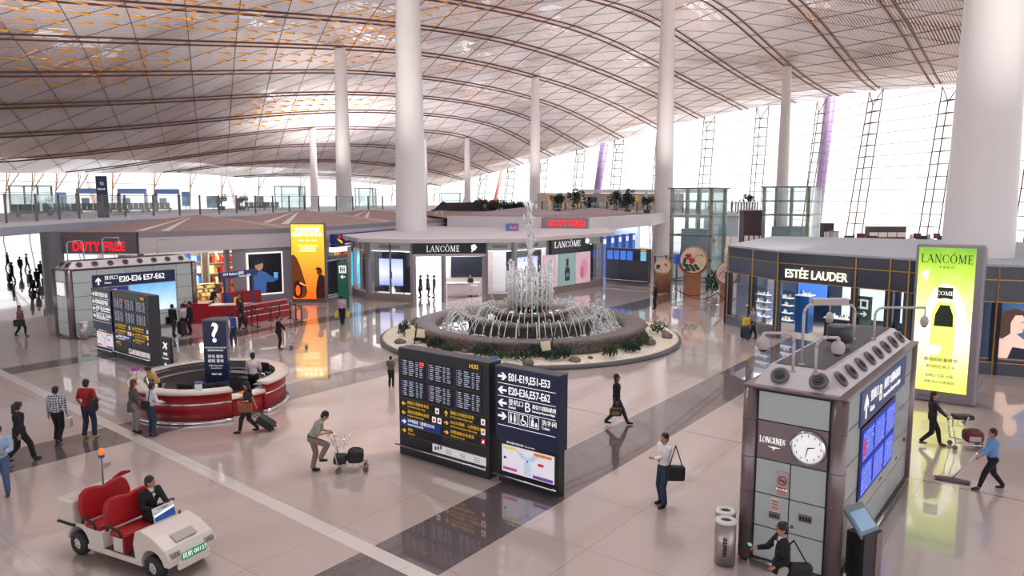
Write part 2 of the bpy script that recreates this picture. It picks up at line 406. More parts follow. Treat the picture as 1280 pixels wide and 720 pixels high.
# ------------------------------------------------------------------ columns
CN = ['white column rising behind the lime green advert on the right', 'tall white column through the roof of the central perfume shop', 'tall white column beside the glass lift and the drums',
      'slender white column behind the orange elephant advert', 'slender white column behind the fountain jet', 'white column in front of the glass wall beyond the dark shop', 'thin far column at the left of the pair over the balcony', 'thin distant column seen between the two tallest columns']
for (s, t, r0), lab in zip([(40, 4, 1.56), (45, 46, 1.42), (92.6, 46, 1.4), (75.6, 92, 1.38), (126, 92, 1.3), (141.5, 46, 1.25), (105, 138, .95), (157, 138, 1.0)], CN):
    z = RZ(s, t)-.25; k = .60 if z > 26 else .7
    mb = MB(); mb.lathe([(r0*(1-(1-k)*i/10), z*i/10) for i in range(11)], 40, c=(s, t, 0))
    tag(mb.build('column', COLM), lab, 'column', 'columns carrying the hall roof', 'thing')
mb = MB(); mb.lathe([(.62, 0), (.62, 5.1)], 28, c=(18.9, 51.3, 0)); tag(mb.build('column', mat('grey_column', hx('6f737c'), .4)), 'short grey round column under the left balcony', 'column')
mb = MB(); mb.lathe([(.9, 0), (.6, 22)], 20, c=(*D(531, 190), 0)); tag(mb.build('column', COLM), 'thin far column just right of the tallest column', 'column')

for s, t in [(45, 46), (92.6, 46), (75.6, 92), (126, 92), (40, 4), (30, 75), (105, 130), (70, 20), (20, 40), (140, 130), (160, 90), (115, 60)]:  # spots added in mid-air to brighten the ceiling, no fittings
    for a in (0.6, 3.7):
        sl = bpy.data.lights.new('ceiling_fill', 'SPOT'); sl.energy = UP_FILL*(4.2 if (t > 120 and s < 120) else 1.2 if s > 90 else 1.5 if t > 85 else 1.0); sl.spot_size = 2.5; sl.spot_blend = 1; sl.shadow_soft_size = .12; sl.color = (1, .93, .88)
        so = bpy.data.objects.new('ceiling_fill', sl); COL.objects.link(so); so.location = (s+9*math.cos(a), t+9*math.sin(a), 8); so.rotation_euler = (PI, 0, 0)

for s, t in [(20, 15), (35, 30), (20, 35), (55, 25), (45, 20), (60, 45), (80, 30), (15, 5), (30, 5), (40, 60), (10, 25), (70, 10)]:  # spots added under the roof to brighten the hall floor
    sl = bpy.data.lights.new('floor_fill', 'SPOT'); sl.energy = DOWN_FILL; sl.spot_size = 2.2; sl.spot_blend = 1; sl.shadow_soft_size = .5; sl.color = (1, .96, .93)
    so = bpy.data.objects.new('floor_fill', sl); COL.objects.link(so); so.location = (s, t, RZ(s, t)-.6)

# ------------------------------------------------------------------ glazed walls
MULL = mat('mullion', hx('9a8c84'), .5); MAST = mat('mast_orange', hx('6e4c34'), .5)
def lean(s, t, z, top):      # wall leans outwards with height
    return 3.2*(1-z/top)
w1 = MB(); bars = MB()
tl = list(np.arange(-58, 172, 4.0))
def wp(t, z):
    s = wall_s(t); zt = RZ(s, t)
    s2 = wall_s(t+.5); d = Vector((s2-s, .5)).normalized(); nrm = Vector((-d.y, d.x))       # inward
    o = lean(s, t, z, zt); return (s+nrm.x*o, t+nrm.y*o, z)
for a, b in zip(tl[:-1], tl[1:]):
    za, zb = RZ(wall_s(a), a), RZ(wall_s(b), b)
    w1.add([wp(a, 0), wp(b, 0), wp(b, zb), wp(a, za)], [(0, 1, 2, 3)])
window = struct('window_1', w1, WGLASS)
for z in np.arange(2.2, 31, 2.2):
    mb = MB(); run = []
    for a in tl:
        if RZ(wall_s(a), a) > z: run.append(wp(a, z))
    if len(run) > 2:
        for p, q in zip(run[:-1], run[1:]): mb.cone(p, q, .05, .05, 4, cap=False)
        mb.build('glazing_bar', MULL, window)
mb = MB()
for a in tl: mb.cone(wp(a, 0), wp(a, RZ(wall_s(a), a)), .02, .02, 4, cap=False)
mb.build('glazing_bar', MULL, window)
masts = [t for t in (-8, 6.5, 20.8, 35.1, 50.3, 64.6, 78.2, 91.5, 104.5, 117, 130, 142, 153)]
for t in masts:
    mb = MB(); top = RZ(wall_s(t), t)
    def q(dt, z, off=.5):
        p = wp(t+dt, z); return (p[0]-off, p[1], p[2])
    for dt in (-1.5, 1.5): mb.cone(q(dt, 0), q(dt, top), .1, .1, 6)
    mb.cone(q(0, 0, 1.6), q(0, top-3, 1.6), .1, .1, 6)
    mb.cone(q(0, top-3, 1.6), q(-1.5, top), .09, .09, 6); mb.cone(q(0, top-3, 1.6), q(1.5, top), .09, .09, 6)
    for z in np.arange(2.2, top-1, 2.2):
        mb.cone(q(-1.5, z), q(1.5, z), .07, .07, 4); mb.cone(q(-1.5, z), q(0, z, 1.6), .06, .06, 4); mb.cone(q(0, z, 1.6), q(1.5, z), .06, .06, 4)
    mb.build('mast', MAST, window)
# raked red columns outside the glass, haze mixed into their violet and pink
for t, c, r in [(50, 'a48cc8', 1.25), (112.5, 'a48cc8', 1.2), (163, 'e8a098', .6), (150, 'e8a098', .6)]:
    s = wall_s(t)+1.5; mb = MB(); mb.cone((s-2.5, t, 0), (s+3.5, t, RZ(wall_s(t), t)+1), r*.75, r, 20)
    tag(mb.build('raked_column', H_(c, .5)), {50: 'leaning violet column outside the glass wall behind the dark shop', 112.5: 'leaning violet column outside the glass beyond the trees', 163: 'leaning pink column at the far end of the glass wall', 150: 'leaning pink column left of the violet one'}[t], 'column')
w2 = MB()
def bp(i, f): (a, b), (c, d) = BACK[i], BACK[i+1]; return (a+(c-a)*f, b+(d-b)*f)
pl = []
for i in range(len(BACK)-1):
    for f in (0, .25, .5, .75): pl.append(bp(i, f))
pl.append(BACK[-1])
for a, b in zip(pl[:-1], pl[1:]): w2.add([(*a, 0), (*b, 0), (*b, RZ(*b)), (*a, RZ(*a))], [(0, 1, 2, 3)])
window2 = struct('window_2', w2, WGLASS)
for z in (2.5, 8.2, 10.2):
    mb = MB()
    for a, b in zip(pl[:-1], pl[1:]): mb.cone((*a, z), (*b, z), .05, .05, 4, cap=False)
    mb.build('glazing_bar', MULL, window2)
ORL = mat('pale_orange', hx('e0a868'), .5)
L = 0
for a, b in zip(pl[:-1], pl[1:]):
    n = max(1, int(math.dist(a, b)/9)); 
    for k in range(n):
        c = [a[0]+(b[0]-a[0])*(k+.5)/n, a[1]+(b[1]-a[1])*(k+.5)/n]; zt = RZ(*c); d = Vector((b[0]-a[0], b[1]-a[1])).normalized()
        mb = MB(); m_ = (c[0]-d.y*-1.5, c[1]-d.x*1.5-1, 0)
        base = (c[0]+d.x*1.6, c[1]+d.y*1.6-1.2, 0); mid = (c[0]+d.x*.5, c[1]+d.y*.5-1.2, zt-3.2)
        mb.cone(base, mid, .09, .09, 5); mb.cone(mid, (c[0]-2.6*d.x, c[1]-2.6*d.y-.2, zt), .09, .09, 5); mb.cone(mid, (c[0]+.9*-d.x, c[1]-.9*d.y-.2, zt), .07, .07, 5)
        mb.cone(base, (c[0]-.4*d.x, c[1]-.4*d.y-.2, zt), .09, .09, 5); mb.build('mast', ORL, window2)
# pink raked columns inside the far left glazing
for px, py in [(113, 222), (290, 228)]:
    p = G(px, py, 11.5); mb = MB(); mb.cone((p[0]+1.5, p[1]-1, 0), (p[0]-.5, p[1]+.3, 12.4), .55, .6, 12)
    tag(mb.build('raked_column', H_('e8c8c8', .5)), 'leaning pink column against the far glazing, %s the navy banner' % ('beside' if px < 200 else 'well right of'), 'column')
# ------------------------------------------------------------------ duty free hall on the left (walls, fascia, roof)
def wallseg(mb, a, b, z0, z1, th=.3, mi=0):
    d = Vector((b[0]-a[0], b[1]-a[1])); l = d.length; d.normalize(); n = Vector((-d.y, d.x))*th/2
    mb.prism([(a[0]-n.x, a[1]-n.y), (b[0]-n.x, b[1]-n.y), (b[0]+n.x, b[1]+n.y), (a[0]+n.x, a[1]+n.y)], z0, z1, mi)
def facing(a, b, z=0):
    """frame at a with local x running to b and local -y looking to the viewer's side"""
    ang = math.atan2(b[1]-a[1], b[0]-a[0]); return (a[0], a[1], z), ang, math.dist(a, b)
GREYF = mat('fascia_grey', hx('8f8a92'), .45); GREYL = mat('fascia_light', hx('c9c3c9'), .35); FASD = mat('fascia_dark', hx('6b646c'), .45)
PINKR = mat('roof_mauve', hx('a88f8c'), .8); PINKL = mat('roof_light_strip', hx('e8e0de'), .7); BLUEF = mat('fascia_blue', hx('1f3f86'), .4)
DF = [(19.3, 51.2), (22.3, 47.2), (33.5, 45.2), (46, 49.6), (74, 58)]
df = thing('duty_free_hall', 'long low duty free building with grey fascia and pyramid roof on the left', 'shop', (0, 0, 0))
mb = MB()
wallseg(mb, DF[0], DF[1], 3.75, 5.1, .4, 1)
for a, b in zip(DF[1:-2], DF[2:-1]): wallseg(mb, a, b, 3.75, 4.75, .4, 0); wallseg(mb, a, b, 4.75, 5.1, .44, 2)
wallseg(mb, DF[3], DF[4], 3.75, 4.75, .4, 0); wallseg(mb, DF[3], DF[4], 4.75, 5.1, .44, 2)
mb.build('fascia', [GREYL, FASD, GREYF], df)
mb = MB(); mb.prism([DF[0], DF[1], DF[2], DF[3], DF[4], (88, 64), (80, 78), (60, 79), (44, 73), (30, 64), (22, 59)], 4.85, 5.0, 0)
mb.build('roof', PINKR, df)
for i, (cx, cy, r, h) in enumerate([(30, 54, 7.5, .95), (44, 60, 9, 1.1), (58, 66, 8, .9), (40, 70, 5, .5), (70, 66, 7, .7)]):
    mb = MB(); n = 8
    for k in range(n):
        a0, a1 = 2*PI*k/n+.3, 2*PI*(k+1)/n+.3; p0 = (cx+r*math.cos(a0), cy+r*math.sin(a0)); p1 = (cx+r*math.cos(a1), cy+r*math.sin(a1))
        mb.add([(*p0, 5.0), (*p1, 5.0), (cx, cy, 5.0+h)], [(0, 1, 2)], 0)
        # light strips up the faces
        for f in (.25, .55):
            def L(u, v): return (p0[0]*(1-u)*(1-v)+p1[0]*u*(1-v)+cx*v, p0[1]*(1-u)*(1-v)+p1[1]*u*(1-v)+cy*v, 5.0+h*v+.02)
            if k % 2 == 0: mb.add([L(f, 0), L(f+.1, 0), L(f+.1, .8), L(f, .8)], [(0, 1, 2, 3)], 1)
    mb.build('roof_pyramid', [PINKR, PINKL], df)
loc, ang, l = facing(DF[0], DF[1], 0)
fr = bpy.data.objects.new('sign_panel', None); COL.objects.link(fr); fr.parent = df; fr.location = (loc[0]-.25*math.sin(-ang)*0, loc[1], 0); fr.rotation_euler[2] = ang
REDL = mat('red_sign', (1, .0, .01), .4, emit=2.0)
text('DUTY FREE', .78, l*.52, 4.18, fr, REDL, y=-.22, align='CENTER', bold=.012, wx=.80, sp=1.08)
# shop front under the fascia: back wall, glazing posts, posters, shelves of goods
mb = MB(); wallseg(mb, (24.5, 55), (35.5, 52), 0, 3.75, .2); wallseg(mb, (35.5, 52), (48, 55.5), 0, 3.75, .2)
mb.build('back_wall', mat('shop_cream', hx('c8b8a8'), .6), df)
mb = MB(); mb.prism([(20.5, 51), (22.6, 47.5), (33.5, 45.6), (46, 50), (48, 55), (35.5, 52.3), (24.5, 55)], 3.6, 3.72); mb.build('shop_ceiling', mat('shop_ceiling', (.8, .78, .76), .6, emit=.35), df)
for p in [(22.5, 47.4), (27.9, 46.5), (29.6, 46.2), (33.4, 45.5), (36.5, 46.6), (41, 48.1), (45.8, 49.8)]:
    mb = MB(); mb.box(p[0]-.14, p[0]+.14, p[1]-.14, p[1]+.14, 0, 3.75); mb.build('post', mat('post_grey', hx('7b7880'), .4), df)
def hallwall(name, f0, f1, seg, z0, z1, m, off=0.):
    a, b = DF[seg], DF[seg+1]; p = (a[0]+(b[0]-a[0])*f0, a[1]+(b[1]-a[1])*f0); q = (a[0]+(b[0]-a[0])*f1, a[1]+(b[1]-a[1])*f1)
    mb = MB(); wallseg(mb, p, q, z0, z1, .12); return mb.build(name, m, df)
hallwall('wall_panel', .52, .985, 1, 0, 3.75, mat('df_panel', hx('8d8993'), .4))
hallwall('dark_glazing', .02, .48, 2, 0, 2.75, mat('dark_glass', (.02, .025, .035), .08, spec=.9))
hallwall('wall_panel', .55, .98, 2, 0, 2.6, mat('df_brown', hx('4b3a34'), .4))
loc, ang, l = facing(DF[1], DF[2])
def art(parent, layers, mats, name='picture', y=-.01, dy=.003):
    mb = MB()
    for i, (mi, poly) in enumerate(layers): mb.plate(poly, y-dy*(i+1), y-dy*i-.0005, mi)
    return mb.build(name, mats, parent)
def ell(cx, cz, rx, rz, n=20, a0=0, a1=2*PI): return [(cx+rx*math.cos(a0+(a1-a0)*i/n), cz+rz*math.sin(a0+(a1-a0)*i/n)) for i in range(n if abs(a1-a0-2*PI) < .01 else n+1)]
def rect(x0, x1, z0, z1): return [(x0, z0), (x1, z0), (x1, z1), (x0, z1)]
def EM(s, e): return H_(s, .4, e)
po = thing('poster_lightbox', 'backlit poster of a man in blue with a white frame on the duty free wall', 'poster', (loc[0]+(l*.60)*math.cos(ang), loc[1]+(l*.60)*math.sin(ang), .45), ang)
MB().box(0, 2.6, -.22, -.08, 0, 3.0).build('frame', EM('f4eee2', .8), po)
art(po, [(0, rect(.1, 2.5, .1, 2.9)), (1, [(.3, .1), (.25, .9), (.5, 1.5), (.9, 1.75), (1.3, 1.6), (1.9, 1.15), (2.2, 1.2), (2.25, 1.05), (1.8, .85), (1.35, .9), (1.3, .1)]), (2, ell(.85, 2.1, .3, .36)), (3, [(.5, 2.1), (.52, 2.5), (.85, 2.62), (1.2, 2.5), (1.35, 2.2), (1.1, 2.25)]), (4, rect(1.9, 2.2, 1.15, 1.55))], [EM('14161f', .3), EM('3b5c96', .6), EM('a97f68', .6), EM('20242f', .4), EM('5aa0d8', .8)], y=-.22)
# goods: shelf units with rows of packs, every unit a thing
def shelf_unit(loc, rot, w, h, cols, label, group, glow=.5, d=.45, rows=4):
    r = thing('shelf_unit', label, 'shelf', (*loc, 0), rot, group)
    m = MB(); m.box(0, w, -.02, 0, 0, h); m.box(0, .04, -d, 0, 0, h); m.box(w-.04, w, -d, 0, 0, h)
    for k in range(rows+1): z = .06+(h-.1)*k/rows; m.box(0, w, -d, 0, z-.03, z)
    m.build('frame', mat('shelf_white', hx('b9b2aa'), .5), r)
    for k in range(rows):
        g = MB(); x = .08; z = .06+(h-.1)*k/rows
        while x < w-.2:
            ww = random.uniform(.1, .24); g.box(x, x+ww, -d*.85, -d*.2, z+.005, z+random.uniform(.4, .8)*(h-.1)/rows, random.randrange(len(cols))); x += ww+.03
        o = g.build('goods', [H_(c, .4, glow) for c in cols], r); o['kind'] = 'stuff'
    return r
k1 = ['c89018', 'e8c040', 'c03020', '2050a0', 'e8e0d0']; k2 = ['2468b8', '88b8e0', 'e8f0f8', '205090']; k3 = ['b02820', 'd87030', '7a1818', 'e8c890', '302020']
A = [((24.4, 53.6), -.25, 2.4, 3.4, k1, 'shelf of yellow and red packs inside the duty free shop'), ((27, 52.9), -.25, 2.3, 3.4, k2, 'shelf of blue and white packs inside the duty free shop'),
     ((29.7, 52.2), -.25, 2.6, 3.2, k3, 'shelf of dark red goods under a curved neon line'), ((24.4, 50.8), -.2, 1.3, 1.7, ['c04020', 'd85a20'], 'low orange shelf near the left of the duty free entrance'),
     ((26.2, 49.6), -.2, 2.2, 1.25, ['e8c060', 'f0e0a0', 'a06020'], 'low shelf of glowing yellow bottles in the duty free entrance'), ((29.0, 48.6), -.2, .7, 2.3, ['d85a20'], 'tall orange display beside the dark post'),
     ((23.6, 49.2), -.2, 1.5, 1.0, k3, 'low shelf of red boxes just inside the duty free door')]
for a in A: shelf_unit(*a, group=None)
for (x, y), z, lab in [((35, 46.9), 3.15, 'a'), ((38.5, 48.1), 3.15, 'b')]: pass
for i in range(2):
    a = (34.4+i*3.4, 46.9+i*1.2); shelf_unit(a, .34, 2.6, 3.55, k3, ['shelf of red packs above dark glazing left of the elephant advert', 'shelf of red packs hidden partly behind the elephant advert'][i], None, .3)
mb = MB(); pts = [(29.9+.35*math.cos(t/4)+t*.03, 51.6, 2.6+t*.09+.1*math.sin(t)) for t in range(10)]; mb.tube(pts, .05, 6); tag(mb.build('neon_line', EM('f0e8a0', 2.5)), 'curved pale neon line high inside the duty free shop', 'neon light')
area('shop_light', (28, 50, 3.5), (8, 3), 480, (1, .85, .65)); area('shop_light', (40, 51, 3.5), (8, 2), 120, (1, .85, .7))
# blue fascia to the right of the elephant advert
b0 = G(403, 288, 4.9); 
bs = thing('blue_shop_sign', 'long blue shop sign with red characters right of the elephant advert', 'sign', (36.5, 45.3, 0), math.atan2(4.4, 12.5))
MB().box(-.6, 12, 0, .3, 3.5, 4.5).build('board', BLUEF, bs)
text('日上免税行', .55, .95, 4.12, bs, mat('pink_red', hx('e04060'), .4, emit=1.2), bold=.01, wx=1.2); text('SUNRISE DUTY FREE', .16, 1.0, 3.68, bs, LETW)
mb = MB(); mb.plate(ell(.25, 4.25, .2, .15), -.03, 0, 0); mb.plate([(-.15, 4.15), (.15, 3.95), (.45, 3.8), (.7, 3.75), (.5, 4.0), (.25, 4.05)], -.03, 0, 1); mb.build('emblem', [EM('c03040', .8), EM('e8c840', .9)], bs)
MB().box(0, 8, .2, .8, 3.1, 3.45).build('light_trough', EM('f0ece4', 1.4), bs)
tp = thing('video_display', 'tall glowing teal screen beside the blue shop sign', 'screen', (*G(441, 368), 0), .34)
MB().box(0, 1.3, 0, .15, .7, 3.2).build('panel', EM('34b4dc', 1.3), tp); MB().box(-.12, 1.42, .02, .3, .0, 3.6).build('surround', GREYL, tp)
art(tp, [(0, [(.1, .8), (.5, .9), (.8, 1.8), (.6, 2.4), (.3, 1.6)]), (0, [(.7, 2.0), (1.1, 2.6), (1.0, 3.1), (.8, 2.8)])], [EM('a8ecf4', 1.6)], 'picture')
dw = thing('shop_window', 'dark shop window with thin pale frame right of the elephant advert', 'window', (*G(404, 372), 0), .34)
MB().box(0, 3.2, 0, .1, .1, 2.6).build('pane', mat('dark_glass'), dw)
mb = MB(); [mb.box(x, x+.07, -.06, 0, 0, 2.7) for x in (0, 3.2)]; [mb.box(0, 3.2, -.06, 0, z, z+.07) for z in (0.05, 2.6)]; mb.build('frame', GREYL, dw)
gp = thing('green_exit_totem', 'tall green totem with a white pictogram left of the central shop', 'sign', (*G(430, 384), 0), -.9)
MB().box(-.35, .35, -.12, .12, 0, 3.0).build('post', H_('0d5a48', .4, .15), gp)
def exitface(p, y):
    mb = MB(); mb.plate(rect(-.24, .24, 2.3, 2.8), y-.01, y, 0); mb.build('pictogram_plate', LETW, p)
    mb = MB(); [mb.plate(rect(-.16+.12*i, -.1+.12*i, 2.38, 2.72), y-.02, y-.011, 0) for i in range(3)]; mb.plate(rect(-.18, .16, 2.52, 2.57), y-.02, y-.011, 0); arrow(mb, 0, 2.05, .34, 'l', y-.02, 1); mb.build('pictogram', [H_('0d5a48', .4, .1), LETW], p)
exitface(gp, -.12)

# ------------------------------------------------------------------ lightboxes
def grad_emit(name, stops, axis=2, z0=0., z1=1., e=1.0, spots=0):
    m = bpy.data.materials.new(name); m.use_nodes = True; t = m.node_tree; b = t.nodes['Principled BSDF']; N = t.nodes.new; L = t.links.new
    tc = N('ShaderNodeTexCoord'); sx = N('ShaderNodeSeparateXYZ'); mr = N('ShaderNodeMapRange'); cr = N('ShaderNodeValToRGB')
    L(tc.outputs['Object'], sx.inputs[0]); L(sx.outputs[axis], mr.inputs[0]); mr.inputs[1].default_value = z0; mr.inputs[2].default_value = z1
    no = N('ShaderNodeTexNoise'); no.inputs['Scale'].default_value = 1.6; L(tc.outputs['Object'], no.inputs[0])
    ad = N('ShaderNodeMath'); ad.operation = 'MULTIPLY_ADD'; ad.inputs[1].default_value = spots; L(no.outputs[0], ad.inputs[0]); L(mr.outputs[0], ad.inputs[2]); L(ad.outputs[0], cr.inputs[0])
    while len(cr.color_ramp.elements) < len(stops): cr.color_ramp.elements.new(.5)
    for el, (p, c) in zip(cr.color_ramp.elements, stops): el.position = p; el.color = (*hx(c), 1)
    L(cr.outputs[0], b.inputs['Base Color']); L(cr.outputs[0], b.inputs['Emission Color']); b.inputs['Emission Strength'].default_value = e; b.inputs['Roughness'].default_value = .3
    return m
ye = thing('elephant_lightbox', 'tall orange lightbox advert with an elephant and a man facing it', 'advertisement', (30.95, 43.4, 0), math.atan2(-1.75, 1.4))
MB().box(-.08, 2.32, .0, .5, 0, 5.5).build('case', mat('box_grey', hx('6e6870'), .35, .4), ye, bevel=.02)
MB().box(0, 2.24, -.03, 0, .25, 5.42).build('lit_face', grad_emit('orange_print', [(0, 'e8601c'), (.35, 'f09028'), (.75, 'f6c030'), (1, 'f8d048')], z0=.25, z1=5.4, e=.85), ye)
EB, EB2 = EM('70380e', .35), EM('341408', .2)
art(ye, [(0, [(.0, 3.3), (.15, 3.35), (.35, 3.1), (.55, 2.6), (.75, 1.9), (.95, 1.2), (1.0, .7), (.85, .4), (.55, .28), (.3, .3), (0, .5)]),
         (1, [(.1, 1.4), (.35, 1.55), (.6, 1.4), (.68, 1.0), (.6, .5), (.35, .3), (.1, .4)]), (2, ell(.36, .85, .16, .38)), (3, [(.5, 1.45), (.85, 1.25), (1.15, 1.2), (.85, 1.18), (.5, 1.32)]),
         (1, [(1.62, .26), (1.6, .8), (1.7, 1.5), (1.82, 1.9), (2.0, 1.98), (2.24, 1.85), (2.24, .26)]), (0, ell(1.86, 2.12, .17, .2)), (1, [(1.56, 2.3), (1.75, 2.48), (2.0, 2.42), (2.08, 2.15), (2.05, 1.98), (1.96, 2.2), (1.75, 2.28)])], [EB, EB2, EM('e86020', .8), EM('f0b070', .9)], y=-.03)
LW2 = EM('fff6d8', 1.5)
text('大象和您看', .34, 1.12, 5.05, ye, LW2, y=-.035, align='CENTER', bold=.01); text('我们能做得多小', .3, 1.12, 4.72, ye, LW2, y=-.035, align='CENTER', bold=.01)
text('WWF    APP    IFAW', .14, 1.12, 4.3, ye, LW2, y=-.035, align='CENTER'); text('不买卖 不使用 象牙制品', .13, 1.12, 3.95, ye, LW2, y=-.035, align='CENTER'); text('共同保护野生动物', .13, 1.12, 3.78, ye, LW2, y=-.035, align='CENTER'); text('没有买卖就没有杀害', .13, 1.12, 3.6, ye, LW2, y=-.035, align='CENTER')
# lime advert on the right
lg = thing('lime_lightbox', 'tall lime green lightbox advert with a perfume bottle at the right', 'advertisement', (29.45, 4.68, 0), -PI/2+.03)
MB().box(-.1, 2.0, 0, .75, 0, 5.6).build('case', mat('box_mauve', hx('8c868f'), .35, .4), lg, bevel=.08)
MB().box(0, 1.72, -.03, 0, .42, 5.5).build('lit_face', grad_emit('lime_print', [(0, 'e6f040'), (.2, 'f0f69a'), (.42, 'fafce6'), (.64, 'ecf4a0'), (.84, 'b4dc48'), (1, '78b030')], z0=.4, z1=5.9, e=.8, spots=.12), lg)
DK = EM('26381a', .15)
serif('LANCÔME', .30, .88, 5.12, lg, DK, y=-.035, wx=.82, gap=.1); text('PARIS', .12, .88, 4.82, lg, DK, y=-.035, align='CENTER', sp=1.6)
art(lg, [(3, ell(.9, 3.0, .62, 1.25)), (0, rect(.66, 1.12, 3.72, 4.12)), (2, rect(.80, 1.0, 3.6, 3.74)), (4, [(.56, 1.1), (.5, 2.4), (.52, 3.2), (.68, 3.62), (1.1, 3.62), (1.24, 3.2), (1.26, 2.4), (1.2, 1.1), (.88, 1.02)]), (0, [(.6, 2.75), (.62, 3.15), (.76, 3.5), (1.04, 3.5), (1.17, 3.15), (1.18, 2.75)]),
         (2, [(.5, 1.7), (.4, 1.9), (.62, 2.1), (.9, 2.0), (.8, 1.75)]), (2, [(1.3, 3.3), (1.62, 3.7), (1.35, 3.5)]), (2, [(1.2, 2.3), (1.65, 2.6), (1.4, 2.2)]), (2, [(.1, 4.6), (.35, 4.75), (.3, 4.3)])], [EM('20301a', .15), DK, EM('fdfde8', 1.1), EM('f8fbe0', 1.0), EM('e6ee78', .85)], y=-.035)
serif('COME', .14, .89, 3.92, lg, EM('fdfde8', 1), y=-.06, gap=.08)
for z, s_, tx in [(1.55, .15, '微缩超能量精华'), (1.3, .13, '涌动的生命之水'), (.98, .17, 'EAU DE VIE'), (.75, .12, '全新活力水养系列')]: text(tx, s_, .88, z, lg, DK, y=-.05, align='CENTER')
text('JCDecaux', .13, .55, .2, lg, LETG, y=-.005, align='CENTER')

# ------------------------------------------------------------------ central perfume shop
ls = thing('perfume_pavilion', 'central white roofed perfume pavilion with glass fronts and black name sign', 'shop', (0, 0, 0))
LP = [(36.6, 43.6), (35.2, 40.4), (36.2, 36.9), (39.8, 33.4), (41.3, 31.95), (52.9, 31.75), (58, 38), (52, 50), (42, 50)]
LR = [(36.4, 44.6), (34.4, 40.5), (35.6, 36.5), (39.3, 32.8), (41.1, 31.2), (53.6, 31.0), (64, 38), (66, 60), (52, 62), (42, 52)]
ROOFP = mat('pavilion_roof', hx('cfc8cf'), .5)
mb = MB(); mb.prism(LR, 4.15, 4.42); mb.build('roof', ROOFP, ls)
mb = MB(); mb.prism(LP, 3.55, 4.15); mb.build('header', mat('pavilion_glassgrey', hx('c4cdc6'), .4), ls)
for a, b in zip(LP[:5], LP[1:6]):
    if a == LP[2]: continue
    mb = MB(); wallseg(mb, a, b, 0, .5, .35); mb.build('plinth', mat('plinth_stone', hx('8d7f7c'), .35), ls)
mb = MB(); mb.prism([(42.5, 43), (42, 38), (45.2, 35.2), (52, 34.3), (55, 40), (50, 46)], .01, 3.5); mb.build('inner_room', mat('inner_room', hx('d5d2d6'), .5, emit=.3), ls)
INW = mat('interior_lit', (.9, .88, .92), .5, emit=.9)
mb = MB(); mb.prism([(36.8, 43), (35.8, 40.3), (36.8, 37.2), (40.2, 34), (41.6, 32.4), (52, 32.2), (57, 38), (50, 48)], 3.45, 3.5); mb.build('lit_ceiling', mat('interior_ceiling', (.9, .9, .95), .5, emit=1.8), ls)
for a, b in [(LP[0], LP[1]), (LP[1], LP[2]), (LP[3], LP[4]), (LP[4], LP[5])]: mb = MB(); wallseg(mb, a, b, .5, 3.55, .05); mb.build('shop_glass', GLASS, ls)
def lpt(i, f): a, b = LP[i], LP[i+1]; return (a[0]+(b[0]-a[0])*f, a[1]+(b[1]-a[1])*f)
for i, f in [(0, 0), (0, .5), (1, 0), (1, .5), (2, 0), (2, .42), (3, 0), (4, 0), (4, .35), (4, .52), (4, .73), (4, .78), (4, .99)]:
    p = lpt(i, f); w = (.05 if f in (.5, .52, .78) else .12) if f else .15; mb = MB(); mb.box(p[0]-w, p[0]+w, p[1]-w, p[1]+w, 0, 4.15); mb.build('post', mat('post_silver', hx('9b969c'), .3, .5), ls)
def face_frame(i, f0, f1, parent, name='panel_frame', off=.2):
    a, b = lpt(i, f0), lpt(i, f1); ang = math.atan2(b[1]-a[1], b[0]-a[0])
    o = bpy.data.objects.new(name, None); COL.objects.link(o); o.parent = parent; o.location = (a[0]+off*math.sin(ang), a[1]-off*math.cos(ang), 0); o.rotation_euler[2] = ang
    return o, math.dist(a, b)
f, l = face_frame(2, 0, 1, ls, 'name_sign')
MB().box(-.05, l+.05, -.1, .2, 3.38, 4.13).build('board', mat('sign_black', hx('15182a'), .3), f)
serif('LANCÔME', .43, l*.42, 3.74, f, LETW, y=-.1, wx=.82)
mb = MB(); [mb.plate(ell(l*.84+.12*math.cos(a), 3.82+.12*math.sin(a), .1, .1, 10), -.13-.003*i, -.1, 0) for i, a in enumerate([0, 1.3, 2.5, 3.8, 5])]; mb.plate([(l*.84-.05, 3.75), (l*.84-.2, 3.5), (l*.84-.1, 3.5), (l*.84+.05, 3.7)], -.13, -.1, 0); mb.build('rose_emblem', LETW, f)
MB().box(0, l, -.08, .15, 3.2, 3.36).build('lintel', mat('lintel_pink', hx('cfc0c4'), .4), f)
# entrance: lit wall with picture, tall black screen and the white counter
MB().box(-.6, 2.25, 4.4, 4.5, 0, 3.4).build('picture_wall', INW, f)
art(f, [(0, rect(.35, 2.1, 1.6, 3.3)), (1, ell(1.0, 2.6, .35, .4)), (2, ell(.75, 2.1, .16, .3)), (2, ell(1.7, 2.4, .3, .5)), (1, ell(1.6, 2.9, .2, .2))], [EM('b8c4ee', 1.1), EM('e8ecfa', 1.2), EM('9aa8e4', 1.0)], y=4.38)
MB().box(2.3, 6.0, 4.1, 4.2, .0, 3.4).build('screen_wall', mat('cream_wall', hx('cdbfb6'), .4), f)
MB().box(2.85, 5.3, 4.02, 4.09, 1.3, 2.85).build('black_screen', mat('dark_glass'), f)
MB().box(2.38, 2.72, 4.05, 4.09, 1.2, 3.0, 0).build('wall_moulding', mat('cream_light', hx('ded4d0'), .4), f)
for i, (a, b) in [(1, (.0, 1.)), (3, (0, 1))]:
    f2, l2 = face_frame(i, a, b, ls, 'window_header', .06)
    text('GÉNIFIQUE', .34, l2*.5, 3.82, f2, LETG, align='CENTER', wx=1.0 if i == 1 else .62)
f4, l4 = face_frame(4, 0, .33, ls, 'window_header', .06); text('GÉNIFIQUE', .34, l4*.42, 3.82, f4, LETG, align='CENTER', wx=1.4)
